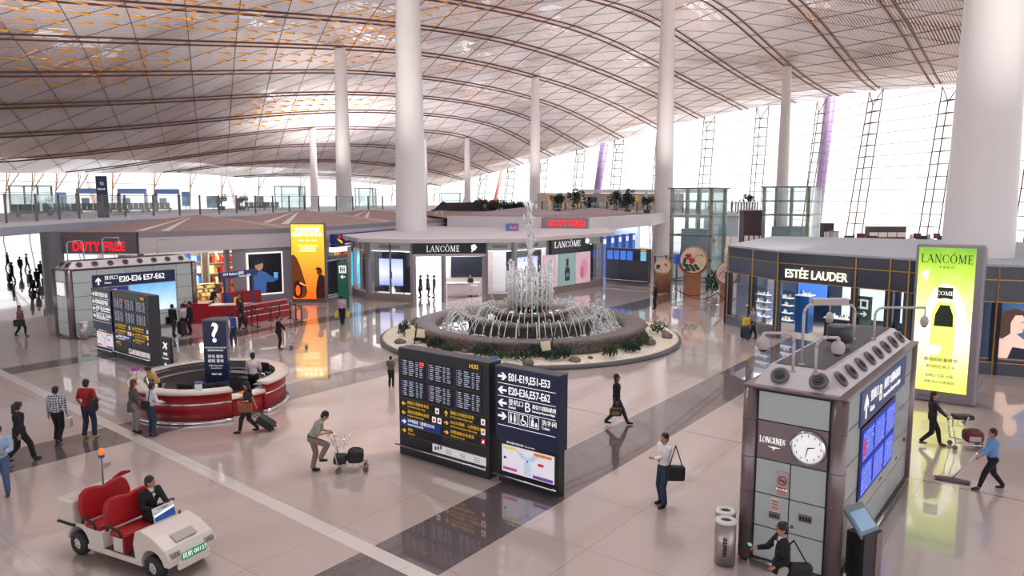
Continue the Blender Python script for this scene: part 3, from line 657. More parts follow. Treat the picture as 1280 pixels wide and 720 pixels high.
f3, l3 = face_frame(4, .35, .80, ls, 'name_sign', .3)
MB().box(0, l3, 0, .25, 3.0, 4.35).build('board', mat('sign_black'), f3); serif('LANCÔME', .46, l3*.42, 3.72, f3, LETW, wx=1.18)
mb = MB(); [mb.plate(ell(l3*.93+.16*math.cos(a), 3.85+.13*math.sin(a), .17, .11, 10), -.03-.003*i, 0, 0) for i, a in enumerate([0, 1.3, 2.5, 3.8, 5])]; mb.build('rose_emblem', LETW, f3)
for k, (x0, x1, c, lab) in enumerate([(-.95, .55, 'd8bcc4', 'pink flower panel'), (1.0, 3.1, '8fb0ae', 'bottle panel'), (3.45, 5.3, 'd8bcc4', 'pink flower panel')]):
    MB().box(x0, x1, -.04, .1, .55, 3.0).build('wall_poster', EM(c, .35), f3)
    if k != 1: art(f3, [(0, ell(x0+.5*(x1-x0), 1.7, .55, .75)), (1, ell(x0+.35*(x1-x0), 1.4, .3, .5))], [EM('d890a8', .4), EM('c07090', .4)], y=-.045)
    else: art(f3, [(0, [(1.75, .9), (1.7, 1.7), (1.85, 1.95), (2.25, 1.95), (2.4, 1.7), (2.35, .9)]), (0, rect(1.88, 2.2, 2.0, 2.6)), (1, rect(1.85, 2.25, 1.2, 1.5))], [EM('141c30', .1), EM('6c7890', .3)], y=-.045)
# lit window displays: each a screen on a stand
def window_display(i, f0, w, lab, depth=1.0, z0=1.0, z1=2.9, dark=True):
    f, l = face_frame(i, f0, min(1, f0+.5), ls, 'x'); p = Matrix.Translation(f.location) @ Matrix.Rotation(f.rotation_euler[2], 4, 'Z'); bpy.data.objects.remove(f)
    r = thing('window_display', lab, 'shop display', (0, 0, 0)); r.matrix_local = p @ Matrix.Translation((0, depth, 0))
    if dark: MB().box(-.5, w+.7, .1, .2, .5, 3.4).build('dark_back', mat('sign_black'), r)
    MB().box(0, w, -.05, .05, z0, z1).build('screen', grad_emit('lilac_print'+lab[:9], [(0, '8c98e0'), (.5, 'dfe4fa'), (1, 'a8b4ec')], z0=z0, z1=z1, e=1.1), r)
    art(r, [(0, rect(w*.44, w*.56, z0+.5, z0+1.0)), (0, rect(w*.47, w*.53, z0+1.0, z0+1.2))], [EM('303860', .3)], 'picture', y=-.05)
    mb = MB(); [mb.box(w*.55+.1*k, w*.55+.1*k+.06, -.3, -.22, .52, .8+.1*(k % 3)) for k in range(4)]; mb.box(0, w, -.35, 0, .42, .52); mb.build('product_shelf', LETW, r)
    MB().box(w*.4, w*.6, -.02, .05, .45, z0).build('stand', GREYL, r)
window_display(1, .12, 1.9, 'lilac glowing window display left of the pavilion name sign')
window_display(4, .07, 2.9, 'lilac glowing window display behind the water jets')
ct = thing('reception_counter', 'pale pink white reception counter at the pavilion entrance', 'counter', (*G(560, 371), 0), math.atan2(-3.4, 3.6))
MB().box(-.1, 2.35, .0, .75, .08, .95).build('body', mat('counter_pale', hx('d9cac6'), .35), ct, bevel=.03); MB().box(-.14, 2.4, -.04, .8, .95, 1.0).build('top', mat('counter_top', hx('ebe4e2'), .2), ct)
mb = MB(); [mb.ball((x, y, .05), .05, 8, 6) for x in (0, 2.2) for y in (.1, .65)]; mb.build('castors', CHROME, ct); MB().box(1.7, 2.2, -.02, 0, .8, .86).build('name_strip', LETW, ct)
area('shop_light', (43, 33.5, 3.4), (3, 1), 60, (.9, .92, 1)); area('shop_light', (40.5, 37.5, 3.35), (4, 3), 220, (.95, .95, 1))
# ------------------------------------------------------------------ dark cosmetics shop on the right
es = thing('cosmetics_pavilion', 'dark navy cosmetics pavilion with gold trim and pale flat roof', 'shop', (0, 0, 0))
EP = [(41.2, 16.2), (38.35, 12.35), (37.0, 6.2), (35.5, 3.75), (37.3, -3)]
DKN = mat('pavilion_navy', hx('182038'), .22, spec=.8); DKN2 = mat('pavilion_navy_grey', hx('38415a'), .35)
mb = MB(); mb.prism([(41.0, 16.3), (38.15, 12.35), (36.8, 6.2), (35.3, 3.8), (37.3, -6), (50, -8), (55, 4), (53.5, 14), (52.6, 17.6)], 4.46, 4.56); mb.build('roof', mat('pavilion_pale_roof', hx('aab0bc'), .6), es)
for i, (a, b) in enumerate(zip(EP[:-1], EP[1:])):
    mb = MB(); wallseg(mb, a, b, 3.95, 4.5, .3, 1 if i == 0 else 0); mb.build('fascia', [DKN, DKN2], es)
    mb = MB(); wallseg(mb, a, b, 3.0, 3.95, .28); mb.build('sign_band', DKN, es)
    mb = MB(); [wallseg(mb, a, b, z, z+.045, .34) for z in (3.0, 3.9)]; mb.build('gold_trim', GOLD, es)
    if i != 1: mb = MB(); wallseg(mb, a, b, 0, .55, .3); mb.build('plinth', DKN, es); mb = MB(); wallseg(mb, a, b, .5, .54, .36); mb.build('gold_trim', GOLD, es)
def ept(i, f): a, b = EP[i], EP[i+1]; return (a[0]+(b[0]-a[0])*f, a[1]+(b[1]-a[1])*f)
def epost(i, f, w=.12, gold=True):
    p = ept(i, f); mb = MB(); mb.box(p[0]-w, p[0]+w, p[1]-w, p[1]+w, 0, 3.0); mb.box(p[0]-.2, p[0]-.16, p[1]-.03, p[1]+.03, 0, 4.5, 1 if gold else 0); mb.build('post', [DKN, GOLD], es)
for i, f in [(0, 0), (0, .5), (0, .97), (1, .62), (1, .87), (2, .3), (2, 0), (3, .15), (3, .5)]: epost(i, f, .17)
mb = MB(); wallseg(mb, ept(0, 0), ept(0, .97), .5, 3.0, .05); mb.build('shop_glass', GLASS, es)
mb = MB(); wallseg(mb, ept(1, .64), ept(1, .87), .5, 3.0, .05); mb.build('shop_glass', GLASS, es)
mb = MB(); wallseg(mb, ept(2, 0), ept(2, 1), .5, 3.0, .1); mb.build('dark_pane', mat('dark_glass'), es)
mb = MB(); wallseg(mb, ept(3, 0), ept(3, 1), .5, 3.0, .1); mb.build('dark_pane', mat('dark_blue_glass', hx('16324e'), .1, spec=.8), es)
mb = MB(); mb.box(44.5, 44.7, 0, 17, 0, 4.4); mb.build('back_wall', mat('es_back', hx('5a6a86'), .4), es)
mb = MB(); mb.prism([(41, 16), (38.6, 11.6), (37.2, 6.2), (36.2, 2.6), (44.5, 2), (44.5, 16)], 3.05, 3.12); mb.build('lit_ceiling', mat('es_ceiling', (.8, .85, .95), .5, emit=.5), es)
mb = MB(); mb.prism([(40.8, 15.7), (38.7, 11.6), (37.2, 6.2), (44.4, 5), (44.4, 16)], .005, .02); mb.build('inner_floor', mat('es_floor', hx('d8c4ae'), .15), es)
def espanel(i, f0, f1, off=.2):
    a, b = ept(i, f0), ept(i, f1); ang = math.atan2(b[1]-a[1], b[0]-a[0])
    o = bpy.data.objects.new('name_sign', None); COL.objects.link(o); o.parent = es; o.location = (a[0]+off*math.sin(ang), a[1]-off*math.cos(ang), 0); o.rotation_euler[2] = ang
    return o, math.dist(a, b)
f, l = espanel(1, 0, .95); text('ESTÉE LAUDER', .60, l*.33, 3.42, f, mat('cream_letters', hx('f4ecd0'), .4, emit=1.0), align='CENTER', bold=.006, wx=.82, ext=.03)
# things inside: counters, shelves with bottles, screens
def white_goods(n, x0, x1, y, z, hmax=.2, cols=('f0f0f4', '203050', 'c8a860')):
    mb = MB()
    for k in range(n):
        x = x0+(x1-x0)*(k+.5)/n; mb.box(x-.03, x+.03, y-.03, y+.03, z, z+random.uniform(.08, hmax), random.randrange(3))
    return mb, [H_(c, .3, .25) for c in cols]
for k, (p, rz, lab) in enumerate([((40.9, 14.6), -2.0, 'white lit shelves of creams in the left window of the dark pavilion'), ((40.3, 13.2), -2.0, 'white lit shelves of creams beside the traveller with the yellow bag')]):
    r = thing('display_shelf', lab, 'shelf', (*p, 0), rz)
    for z in (.7, 1.1, 1.5, 1.9): MB().box(0, 1.1, -.15, .2, z, z+.04).build('board', EM('dce4ee', .8), r); g, m = white_goods(9, .05, 1.05, 0, z+.04); g.build('bottles', m, r)['kind'] = 'stuff'
    MB().box(0, 1.1, .2, .24, .55, 2.3).build('back_panel', H_('20486a', .3, .3), r)
for p, w, lab in [((43.2, 12.9), 1.6, 'blue video screen on the back wall of the dark pavilion'), ((43.6, 10.6), 2.6, 'pale mirror wall panel inside the dark pavilion'), ((43.4, 7.6), 2.0, 'bright shelf wall panel at the right inside the dark pavilion')]:
    r = thing('wall_screen' if 'screen' in lab else 'mirror_board', lab, 'screen' if 'screen' in lab else 'panel', (*p, 0), -PI/2)
    MB().box(0, w, 0, .1, 1.3 if 'screen' in lab else .6, 2.9).build('panel', EM('3a6cc0' if 'screen' in lab else 'b4ccd4', .9), r)
    MB().box(-.08, w+.08, .02, .14, .3, 2.98).build('surround', DKN, r)
def counter(p, rz, w, d, h, body, top, label, glow=0):
    r = thing('display_counter', label, 'counter', (*p, 0), rz)
    MB().box(0, w, 0, d, 0, h).build('body', H_(body, .35, glow), r, bevel=.02); MB().box(-.04, w+.04, -.04, d+.04, h, h+.05).build('top', H_(top, .2, .2), r)
    g, m = white_goods(int(w*8), .05, w-.05, d/2, h+.05, .25); g.build('bottles', m, r)['kind'] = 'stuff'
    return r
counter((40.6, 12.2), -1.7, .7, .7, 2.0, '1c4a80', 'e8ecf4', 'tall blue lit display case just inside the dark pavilion door', .25)
counter((40.2, 10.6), -1.7, 1.7, .8, 1.0, '18202e', 'e0e4ea', 'low dark counter inside the dark pavilion doorway')
counter((38.8, 9.3), -1.7, .8, .6, .85, 'b08a4a', 'f0f0f0', 'small gold framed table behind the curved camera poles')
counter((37.9, 6.5), -1.8, .9, .6, .95, 'e6e2e0', 'f4f4f4', 'white counter in the right window of the dark pavilion', .2)
counter((42, 15.4), -1.7, 1.2, .5, 1.0, '18202e', 'e0e4ea', 'dark counter at the far left inside the dark pavilion')
g2 = thing('green_exit_totem', 'green totem with white pictogram in the dark pavilion doorway', 'sign', (38.1, 8.2, 0), -1.9); MB().box(-.28, .28, -.1, .1, 0, 2.55).build('post', H_('0d5a48', .4, .15), g2)
mb = MB(); mb.plate(rect(-.2, .2, 1.95, 2.4), -.12, -.1, 0); arrow(mb, 0, 1.7, .36, 'r', -.12, 0); mb.build('pictogram_plate', LETW, g2); mb = MB(); mb.plate(rect(-.12, .12, 2.05, 2.32), -.13, -.12); mb.build('pictogram', H_('0d5a48', .4, .1), g2)
area('shop_light', (41, 9.5, 3), (4, 4), 130, (.92, .95, 1)); area('shop_light', (41.5, 14, 3), (2, 2), 40, (.9, .95, 1))
# portrait panel
pp = thing('portrait_panel', 'large backlit portrait of a woman with bare shoulders beside the lime advert', 'poster', (35.62, 3.2, 0), math.atan2(-6.75, 1.8))
MB().box(-.2, 3.0, -.05, .05, .7, 3.1).build('backing', grad_emit('portrait_blue', [(0, '141c30'), (.5, '3c6a98'), (1, '4a88b8')], axis=0, z0=0, z1=3, e=.6), pp)
art(pp, [(1, [(.3, .72), (.4, 1.3), (.75, 1.62), (1.0, 1.75), (1.2, 1.75), (1.5, 1.5), (1.75, 1.25), (1.9, .72)]), (2, [(.6, 1.75), (.55, 2.3), (.75, 2.65), (1.1, 2.78), (1.45, 2.66), (1.5, 2.3), (1.2, 2.1), (.95, 1.7), (.7, 1.5)]), (1, [(1.0, 1.65), (.98, 2.2), (1.12, 2.5), (1.36, 2.52), (1.5, 2.3), (1.5, 2.05), (1.4, 1.82), (1.22, 1.75), (1.2, 1.6)]),
         (3, [(1.36, 1.93), (1.46, 1.96), (1.44, 1.9)]), (2, rect(1.34, 1.47, 2.22, 2.25)), (4, [(.95, .72), (1.1, 1.2), (1.6, 1.15), (1.85, .72)]), (5, [(2.05, 1.2), (3.0, 1.1), (3.0, 1.2), (2.15, 1.3), (2.15, 2.8), (3.0, 2.9), (3.0, 3.0), (2.05, 2.9)])], [EM('000000', 0), EM('e8c4b4', .7), EM('5a3a30', .3), EM('a03038', .6), EM('182038', .2), EM('c8e0f0', 1.2)], y=-.06)
mb = MB(); [mb.plate(rect(*r_), -.1, -.07) for r_ in ((-.2, 3, .66, .7), (-.2, 3, 3.1, 3.14), (-.22, -.18, .66, 3.14))]; mb.build('gold_frame', GOLD, pp)

# ------------------------------------------------------------------ display kiosks
PANG = mat('panel_glass', hx('bcc8c9'), .12, spec=.7); SEAM = mat('seam_black', (.03, .03, .035), .5); MAUVE = mat('mauve_steel', hx('857679'), .3, .55); CROWN = mat('crown_white', hx('c9c3c8'), .35, .3)
def kiosk(loc, label, right):
    k = thing('display_kiosk', label, 'kiosk', (*loc, 0)); LX, LY, TH = 6.9, 1.85, 3.55
    MB().box(.08, LX-.08, .08, LY-.08, .12, TH-.02).build('core', SEAM, k)
    MB().box(.15, LX-.15, .15, LY-.15, 0, .12).build('base', STEELD, k)
    for x, y in ((.1, .1), (LX-.1, .1), (.1, LY-.1), (LX-.1, LY-.1)):
        mb = MB(); mb.cone((x, y, .05), (x, y, TH), .15, .15, 20); [mb.cone((x, y, z), (x, y, z+.015), .155, .155, 20, 1) for z in (.75, 1.45, 2.15, 2.9)]; mb.build('corner_post', [MAUVE, STEELD], k)
    mb = MB(); mb.box(-.05, LX+.05, -.05, LY+.05, TH, TH+.05); mb.build('roof_plate', MAUVE, k, bevel=.02)
    # crown
    x0, x1, y0, y1, i = .12, LX-.12, .12, LY-.12, .36
    mb = MB(); z0, z1 = TH+.05, TH+.40
    P = [(x0, y0, z0), (x1, y0, z0), (x1, y1, z0), (x0, y1, z0), (x0+i, y0+i*.9, z1), (x1-i, y0+i*.9, z1), (x1-i, y1-.2, z1), (x0+i, y1-.2, z1)]
    mb.add(P, [(3, 2, 1, 0), (0, 1, 5, 4), (1, 2, 6, 5), (2, 3, 7, 6), (3, 0, 4, 7), (4, 5, 6, 7)]); mb.build('crown', CROWN, k)
    mb = MB(); mb.box(x0+i+.1, x1-i-.1, y0+i+.05, y1-.26, z1, z1+.012); mb.build('crown_deck', mat('deck_grey', hx('4c4a50'), .6), k)
    def nozzle(c, n, r=.165):
        n = Vector(n).normalized(); c = Vector(c); mb = MB(); a = c-n*.02; mb.cone(a, c+n*.05, r, r*.95, 24, 0); q = n.to_track_quat('Z', 'Y')
        mb.cone(c+n*.05, c+n*.06, r*.62, r*.62, 24, 1); mb.cone(c+n*.06, c+n*.075, r*.4, r*.36, 20, 2); mb.build('air_nozzle', [H_('5e5c62', .4), H_('2a292e', .5), RUBBER], k)
    for j in range(8): nozzle((.72+j*.78, y0+i*.45, TH+.225), (0, -.35, .33), .17)
    for j in range(2): nozzle((x0+i*.5, .56+j*.72, TH+.225), (-.35, 0, .36), .18)
    # short face (looks to -x)
    f = bpy.data.objects.new('short_face', None); COL.objects.link(f); f.parent = k; f.location = (.07, LY, 0); f.rotation_euler[2] = -PI/2
    def pan(x0, x1, z0, z1, m=PANG, nm='glass_panel', y=-.03, p=None): return MB().box(x0+.012, x1-.012, y, 0, z0+.012, z1-.012).build(nm, m, p or f)
    A, B, mid = .26, LY-.26, LY/2
    pan(A, B, 2.92, 3.5); pan(A, B, 2.15, 2.92, MAUVE, 'name_plate') if right else pan(A, B, 2.15, 2.92)
    for z0_, z1_ in ((1.45, 2.15), (.78, 1.45), (.12, .78)):
        pan(A, mid, z0_, z1_); pan(mid, B, z0_, z1_)
    if right:
        serif('LONGINES', .115, .57, 2.55, f, LETW, y=-.04, wx=.66, gap=.1)
        mb = MB(); mb.plate([(.48, 2.42), (.58, 2.40), (.58, 2.36), (.6, 2.36), (.6, 2.40), (.72, 2.42), (.6, 2.43)], -.05, -.04); mb.build('winged_emblem', LETW, f)
        c = (1.24, 2.55); mb = MB(); mb.lathe([(.29, 0), (.33, .02), (.33, .07), (.29, .09)], 40); o = mb.build('clock_rim', CHROME, f); o.location = (c[0], -.03, c[1]); o.rotation_euler = (PI/2, 0, 0)
        mb = MB(); mb.cone((0, 0, .0), (0, 0, .05), .29, .29, 40); o = mb.build('clock_dial', mat('dial_white', (.85, .86, .88), .4, emit=.5), f); o.location = (c[0], -.03, c[1]); o.rotation_euler = (PI/2, 0, 0)
        mb = MB()
        for h in range(12):
            a = h*PI/6; mb.plate([(c[0]+.235*math.sin(a)+dx, c[1]+.235*math.cos(a)+dz) for dx, dz in ((-.008, -.02), (.008, -.02), (.008, .02), (-.008, .02))], -.088, -.084)
        mb.build('hour_marks', LETG, f)
        for a, L_, w in ((math.radians(76), .13, .012), (math.radians(192), .2, .009)):
            d = Vector((math.sin(a), math.cos(a))); n_ = Vector((-d.y, d.x))*w; e = Vector(c)
            MB().plate([tuple(e-n_), tuple(e+n_), tuple(e+d*L_+n_*.4), tuple(e+d*L_-n_*.4)], -.1, -.09).build('clock_hand', RUBBER, f)
        MB().box(.68, .9, -.06, -.03, 1.48, 1.98).build('notice_plate', H_('bcb2b4', .4), f)
        mb = MB()
        for k2 in range(20):
            a, b = 2*PI*k2/20, 2*PI*(k2+1)/20; mb.plate([(.79+.09*math.cos(a), 1.8+.09*math.sin(a)), (.79+.09*math.cos(b), 1.8+.09*math.sin(b)), (.79+.072*math.cos(b), 1.8+.072*math.sin(b)), (.79+.072*math.cos(a), 1.8+.072*math.sin(a))], -.07, -.06)
        mb.plate(_st(.73, 1.86, .85, 1.74, .018), -.071, -.061); mb.plate(rect(.70, .88, 1.58, 1.66), -.07, -.06); mb.build('no_smoking_sign', H_('b0202c', .5), f)
        mb = MB(); mb.plate(rect(.74, .84, 1.79, 1.81), -.068, -.06); mb.build('cigarette', RUBBER, f); text('禁止吸烟', .055, .79, 1.62, f, LETW, y=-.071, align='CENTER', ext=.001); text('NO SMOKING', .03, .79, 1.53, f, LETG, y=-.061, align='CENTER', ext=.001)
        MB().box(.58, .76, -.05, -.03, 1.14, 1.42).build('notice_sheet', H_('e6dcd8', .5), f); mb = MB(); [mb.plate(rect(.6, .74, 1.18+.035*q, 1.195+.035*q), -.056, -.05, q % 2) for q in range(6)]; mb.build('notice_lines', [H_('c04048', .5), LETG], f)
        mb = MB(); mb.box(.56, .77, -.07, -.03, 1.0, 1.12, 0); [mb.box(.585+.045*q, .615+.045*q, -.08, -.07, 1.03, 1.09, 1) for q in range(4)]; mb.build('socket_panel', [H_('8c7d7c', .4, 0, .3), RUBBER], f)
        mb = MB(); mb.box(1.12, 1.36, -.06, -.03, 1.08, 1.22, 0); [mb.box(1.14+.055*q, 1.18+.055*q, -.07, -.06, 1.11, 1.19, 1) for q in range(4)]; mb.build('socket_panel', [H_('8c7d7c', .4, 0, .3), RUBBER], f)
        mb = MB(); mb.cone((1.0, -.03, .92), (1.0, -.05, .92), .035, .035, 12); mb.build('lock', STEELD, f)
        mb = MB(); mb.tube([(.2, -.12, .09), (B, -.12, .09)], .03, 8); mb.box(.2, .24, -.12, 0, .0, .1); mb.box(B-.04, B, -.12, 0, 0, .1); mb.build('foot_rail', CHROME, f)
    else:
        MB().box(.5, 1.3, -.08, -.03, 2.2, 2.85).build('lit_emblem', LETW, f)
    # long face (looks to -y)
    g = bpy.data.objects.new('long_face', None); COL.objects.link(g); g.parent = k; g.location = (0, .07, 0)
    cols_ = [.26, 1.45, 2.95, 4.45, 5.75, LX-.26]; rows_ = [.12, .78, 1.45, 2.15, 2.85, 3.5]
    for a in range(5):
        for b in range(5):
            if right and 1 <= a <= 2 and b in (2, 3, 1): 
                if b > 1: continue
            pan(cols_[a], cols_[a+1], rows_[b], rows_[b+1], p=g)
    mb = MB(); mb.tube([(.3, -.12, .09), (LX-.3, -.12, .09)], .035, 8); mb.build('foot_rail', CHROME, g)
    if right:
        MB().box(1.3, 5.7, -.06, 0, 2.72, 3.42).build('sign_band', mat('kiosk_navy', hx('35508c'), .35), g)
        mb = MB(); arrow(mb, 1.72, 3.07, .5, 'u', -.07); mb.build('arrow_sign', LETW, g)
        text('登机口', .25, 2.05, 3.19, g, LETW, y=-.065, sp=.95); text('Gates', .17, 2.05, 2.93, g, LETW, y=-.065); text('B', .5, 2.85, 3.08, g, LETW, y=-.065); text('前往T3国际航班', .24, 3.3, 3.19, g, LETW, y=-.065); text('International Departures Flight', .14, 3.3, 2.95, g, LETW, y=-.065)
        MB().box(1.45, 4.7, -.06, 0, 1.15, 2.66).build('screen_frame', BLACKP, g)
        for a in range(3):
            for b in range(2):
                mb = MB(); x0_, z0_ = 1.55+a*1.05, 1.22+b*.72; mb.box(x0_, x0_+.95, -.08, -.06, z0_, z0_+.64, 0)
                for r_ in range(9):
                    z = z0_+.05+r_*.062; x = x0_+.04
                    while x < x0_+.85: w = random.uniform(.05, .16); mb.box(x, x+w, -.084, -.08, z, z+.022, random.choice((1, 1, 2))); x += w+.04
                if a == 0 and b == 1: mb.box(x0_+.06, x0_+.3, -.086, -.08, z0_+.1, z0_+.45, 3)
                mb.build('flight_screen', [EM('1c3cc8', .6), EM('7c98e8', .7), EM('b0bcf0', .7), EM('b03060', .6)], g)
        for x, z in ((3.6, .95), (3.75, .95), (5.3, .95), (5.4, .95)): mb = MB(); mb.cone((x, 0, z), (x, -.05, z), .03, .03, 10); mb.build('lock', STEELD, g)
        mb = MB(); mb.cone((6.2, -.03, 1.2), (6.2, -.07, 1.2), .05, .05, 12); mb.build('alarm_button', H_('b02028', .4), g)
    else:
        MB().box(1.2, 5.65, -.05, 0, 2.55, 3.2).build('sign_band', NAVY, g)
        mb = MB(); arrow(mb, 1.5, 2.87, .4, 'u', -.06); mb.build('arrow_sign', LETW, g); text('登机口', .24, 1.8, 3.0, g, LETW, y=-.055); text('Gates', .15, 1.8, 2.75, g, LETW, y=-.055)
        text('E20-E36 E57-E62', .42, 2.55, 2.88, g, LETW, y=-.055, bold=.008, wx=.86)
        MB().box(1.25, 3.0, -.05, 0, 1.0, 2.5).build('poster', grad_emit('kiosk_ad_blue', [(0, '28489c'), (1, '1c2f78')], z0=1, z1=2.5, e=.6), g)
        art(g, [(0, [(1.55, 1.0), (1.7, 1.45), (2.1, 1.7), (2.6, 1.8), (2.9, 1.4), (3.0, 1.0)]), (1, [(1.75, 1.75), (1.7, 2.1), (2.0, 2.4), (2.4, 2.4), (2.5, 2.0), (2.3, 1.7), (2.0, 1.6)]), (2, [(1.8, 1.55), (2.3, 1.45), (2.4, 1.6), (1.9, 1.7)])], [EM('e8eaf0', .8), EM('d8a898', .7), EM('5a2c24', .4)], y=-.05)
        MB().box(3.1, 5.65, -.05, 0, 1.0, 2.5).build('poster', grad_emit('kiosk_ad_sky', [(0, 'f4f8fc'), (.4, 'b8d8f0'), (1, '60a8e0')], z0=1, z1=2.9, e=.8, spots=.4), g)
        mb = MB(); mb.cone((6.15, -.03, 1.3), (6.15, -.07, 1.3), .05, .05, 12); mb.build('alarm_button', H_('b02028', .4), g)
    return k
k1 = kiosk((14.0, 3.25), 'tall steel and glass kiosk with a round clock in the right foreground', True)
k2 = kiosk((15.65, 40.9), 'steel and glass kiosk with a gate number sign at the far left', False)
# swan-neck camera poles standing on the kiosks
CAMW = mat('camera_white', hx('c4bcc0'), .35)
def cam_pole(base, height, reach, ang, label, kind):
    r = thing('camera_pole', label, 'security camera', base, ang, 'curved camera poles on the kiosks')
    pts = [(0, 0, 0), (0, 0, height-.18)]+[(.18*(1-math.cos(a)), 0, height-.18+.18*math.sin(a)) for a in (.5, 1.0, PI/2)]+[(reach, 0, height)]
    mb = MB(); mb.tube(pts, .028, 10); mb.cone((0, 0, 0), (0, 0, .03), .06, .05, 12); mb.build('pole', CAMW, r)
    if kind == 'dome':
        mb = MB(); mb.lathe([(.0, 0), (.03, 0), (.04, -.06), (.1, -.1), (.12, -.16), (.12, -.24), (.09, -.3), (0, -.3)], 20, c=(reach, 0, height), a0=0); mb.build('dome_housing', CAMW, r); mb = MB(); mb.ball((reach, 0, height-.29), (.085, .085, .07), 14, 8); mb.build('dome_lens', RUBBER, r)
    elif kind == 'ball':
        mb = MB(); mb.cone((reach, 0, height), (reach, 0, height-.2), .015, .015, 8); mb.ball((reach, 0, height-.32), (.09, .09, .14), 14, 10); mb.build('camera_ball', CAMW, r); mb = MB(); mb.ball((reach, 0, height-.39), (.065, .065, .08), 12, 8); mb.build('camera_lens', STEELD, r)
    elif kind == 'box':
        mb = MB(); mb.box(reach-.2, reach+.5, -.07, .07, height-.02, height+.12); mb.build('camera_body', CAMW, r, bevel=.02)
        mb = MB(); mb.cone((reach+.5, 0, height+.05), (reach+.53, 0, height+.05), .05, .05, 12); mb.build('camera_lens', RUBBER, r)
    return r
T1 = 3.96; IR = math.degrees(YAW)-90
for px, py, h, rc, an, kd, lb in [(991, 465, .74, .58, IR+180, 'dome', 'curved pole with white dome camera hanging left over the clock kiosk'), (1019, 467, .68, .40, IR, 'dome', 'curved pole with white dome camera at the front of the clock kiosk'), (1002, 456, 1.2, .34, IR, 'box', 'tallest curved pole carrying a box camera on the clock kiosk'),
                               (1067, 424, .82, .58, IR+180, 'ball', 'arched pole with ball camera in the middle of the clock kiosk'), (1092, 424, .74, 1.15, IR, 'ball', 'long armed pole with ball camera in front of the lime advert')]:
    cam_pole((*G(px, py, T1), T1), h, rc, math.radians(an), lb, kd)
bl = thing('camera_dome', 'black box camera resting on the roof of the clock kiosk', 'security camera', (*G(1049, 436, T1), T1)); mb = MB(); mb.lathe([(0, 0), (.1, 0), (.1, .12), (.26, .16), (.27, .48), (.24, .52), (0, .52)], 20); mb.build('housing', mat('cam_black', (.05, .05, .06), .4), bl)
for dx, dy, h, rc, an, lb in [(1.4, 1.3, 1.0, .5, 180, 'short arched pole at the left end of the far kiosk roof'), (2.2, .9, 1.15, .9, 0, 'arched pole with camera in front of the red duty free letters'), (5.3, 1.2, .9, .9, 0, 'arched pole at the right end of the far kiosk roof'), (.6, 1.3, 1.0, .5, 0, 'arched pole beside the round column on the far kiosk')]:
    cam_pole((15.65+dx, 40.9+dy, T1), h, rc, math.radians(an-52), lb, 'ball' if 'camera' in lb else 'none')

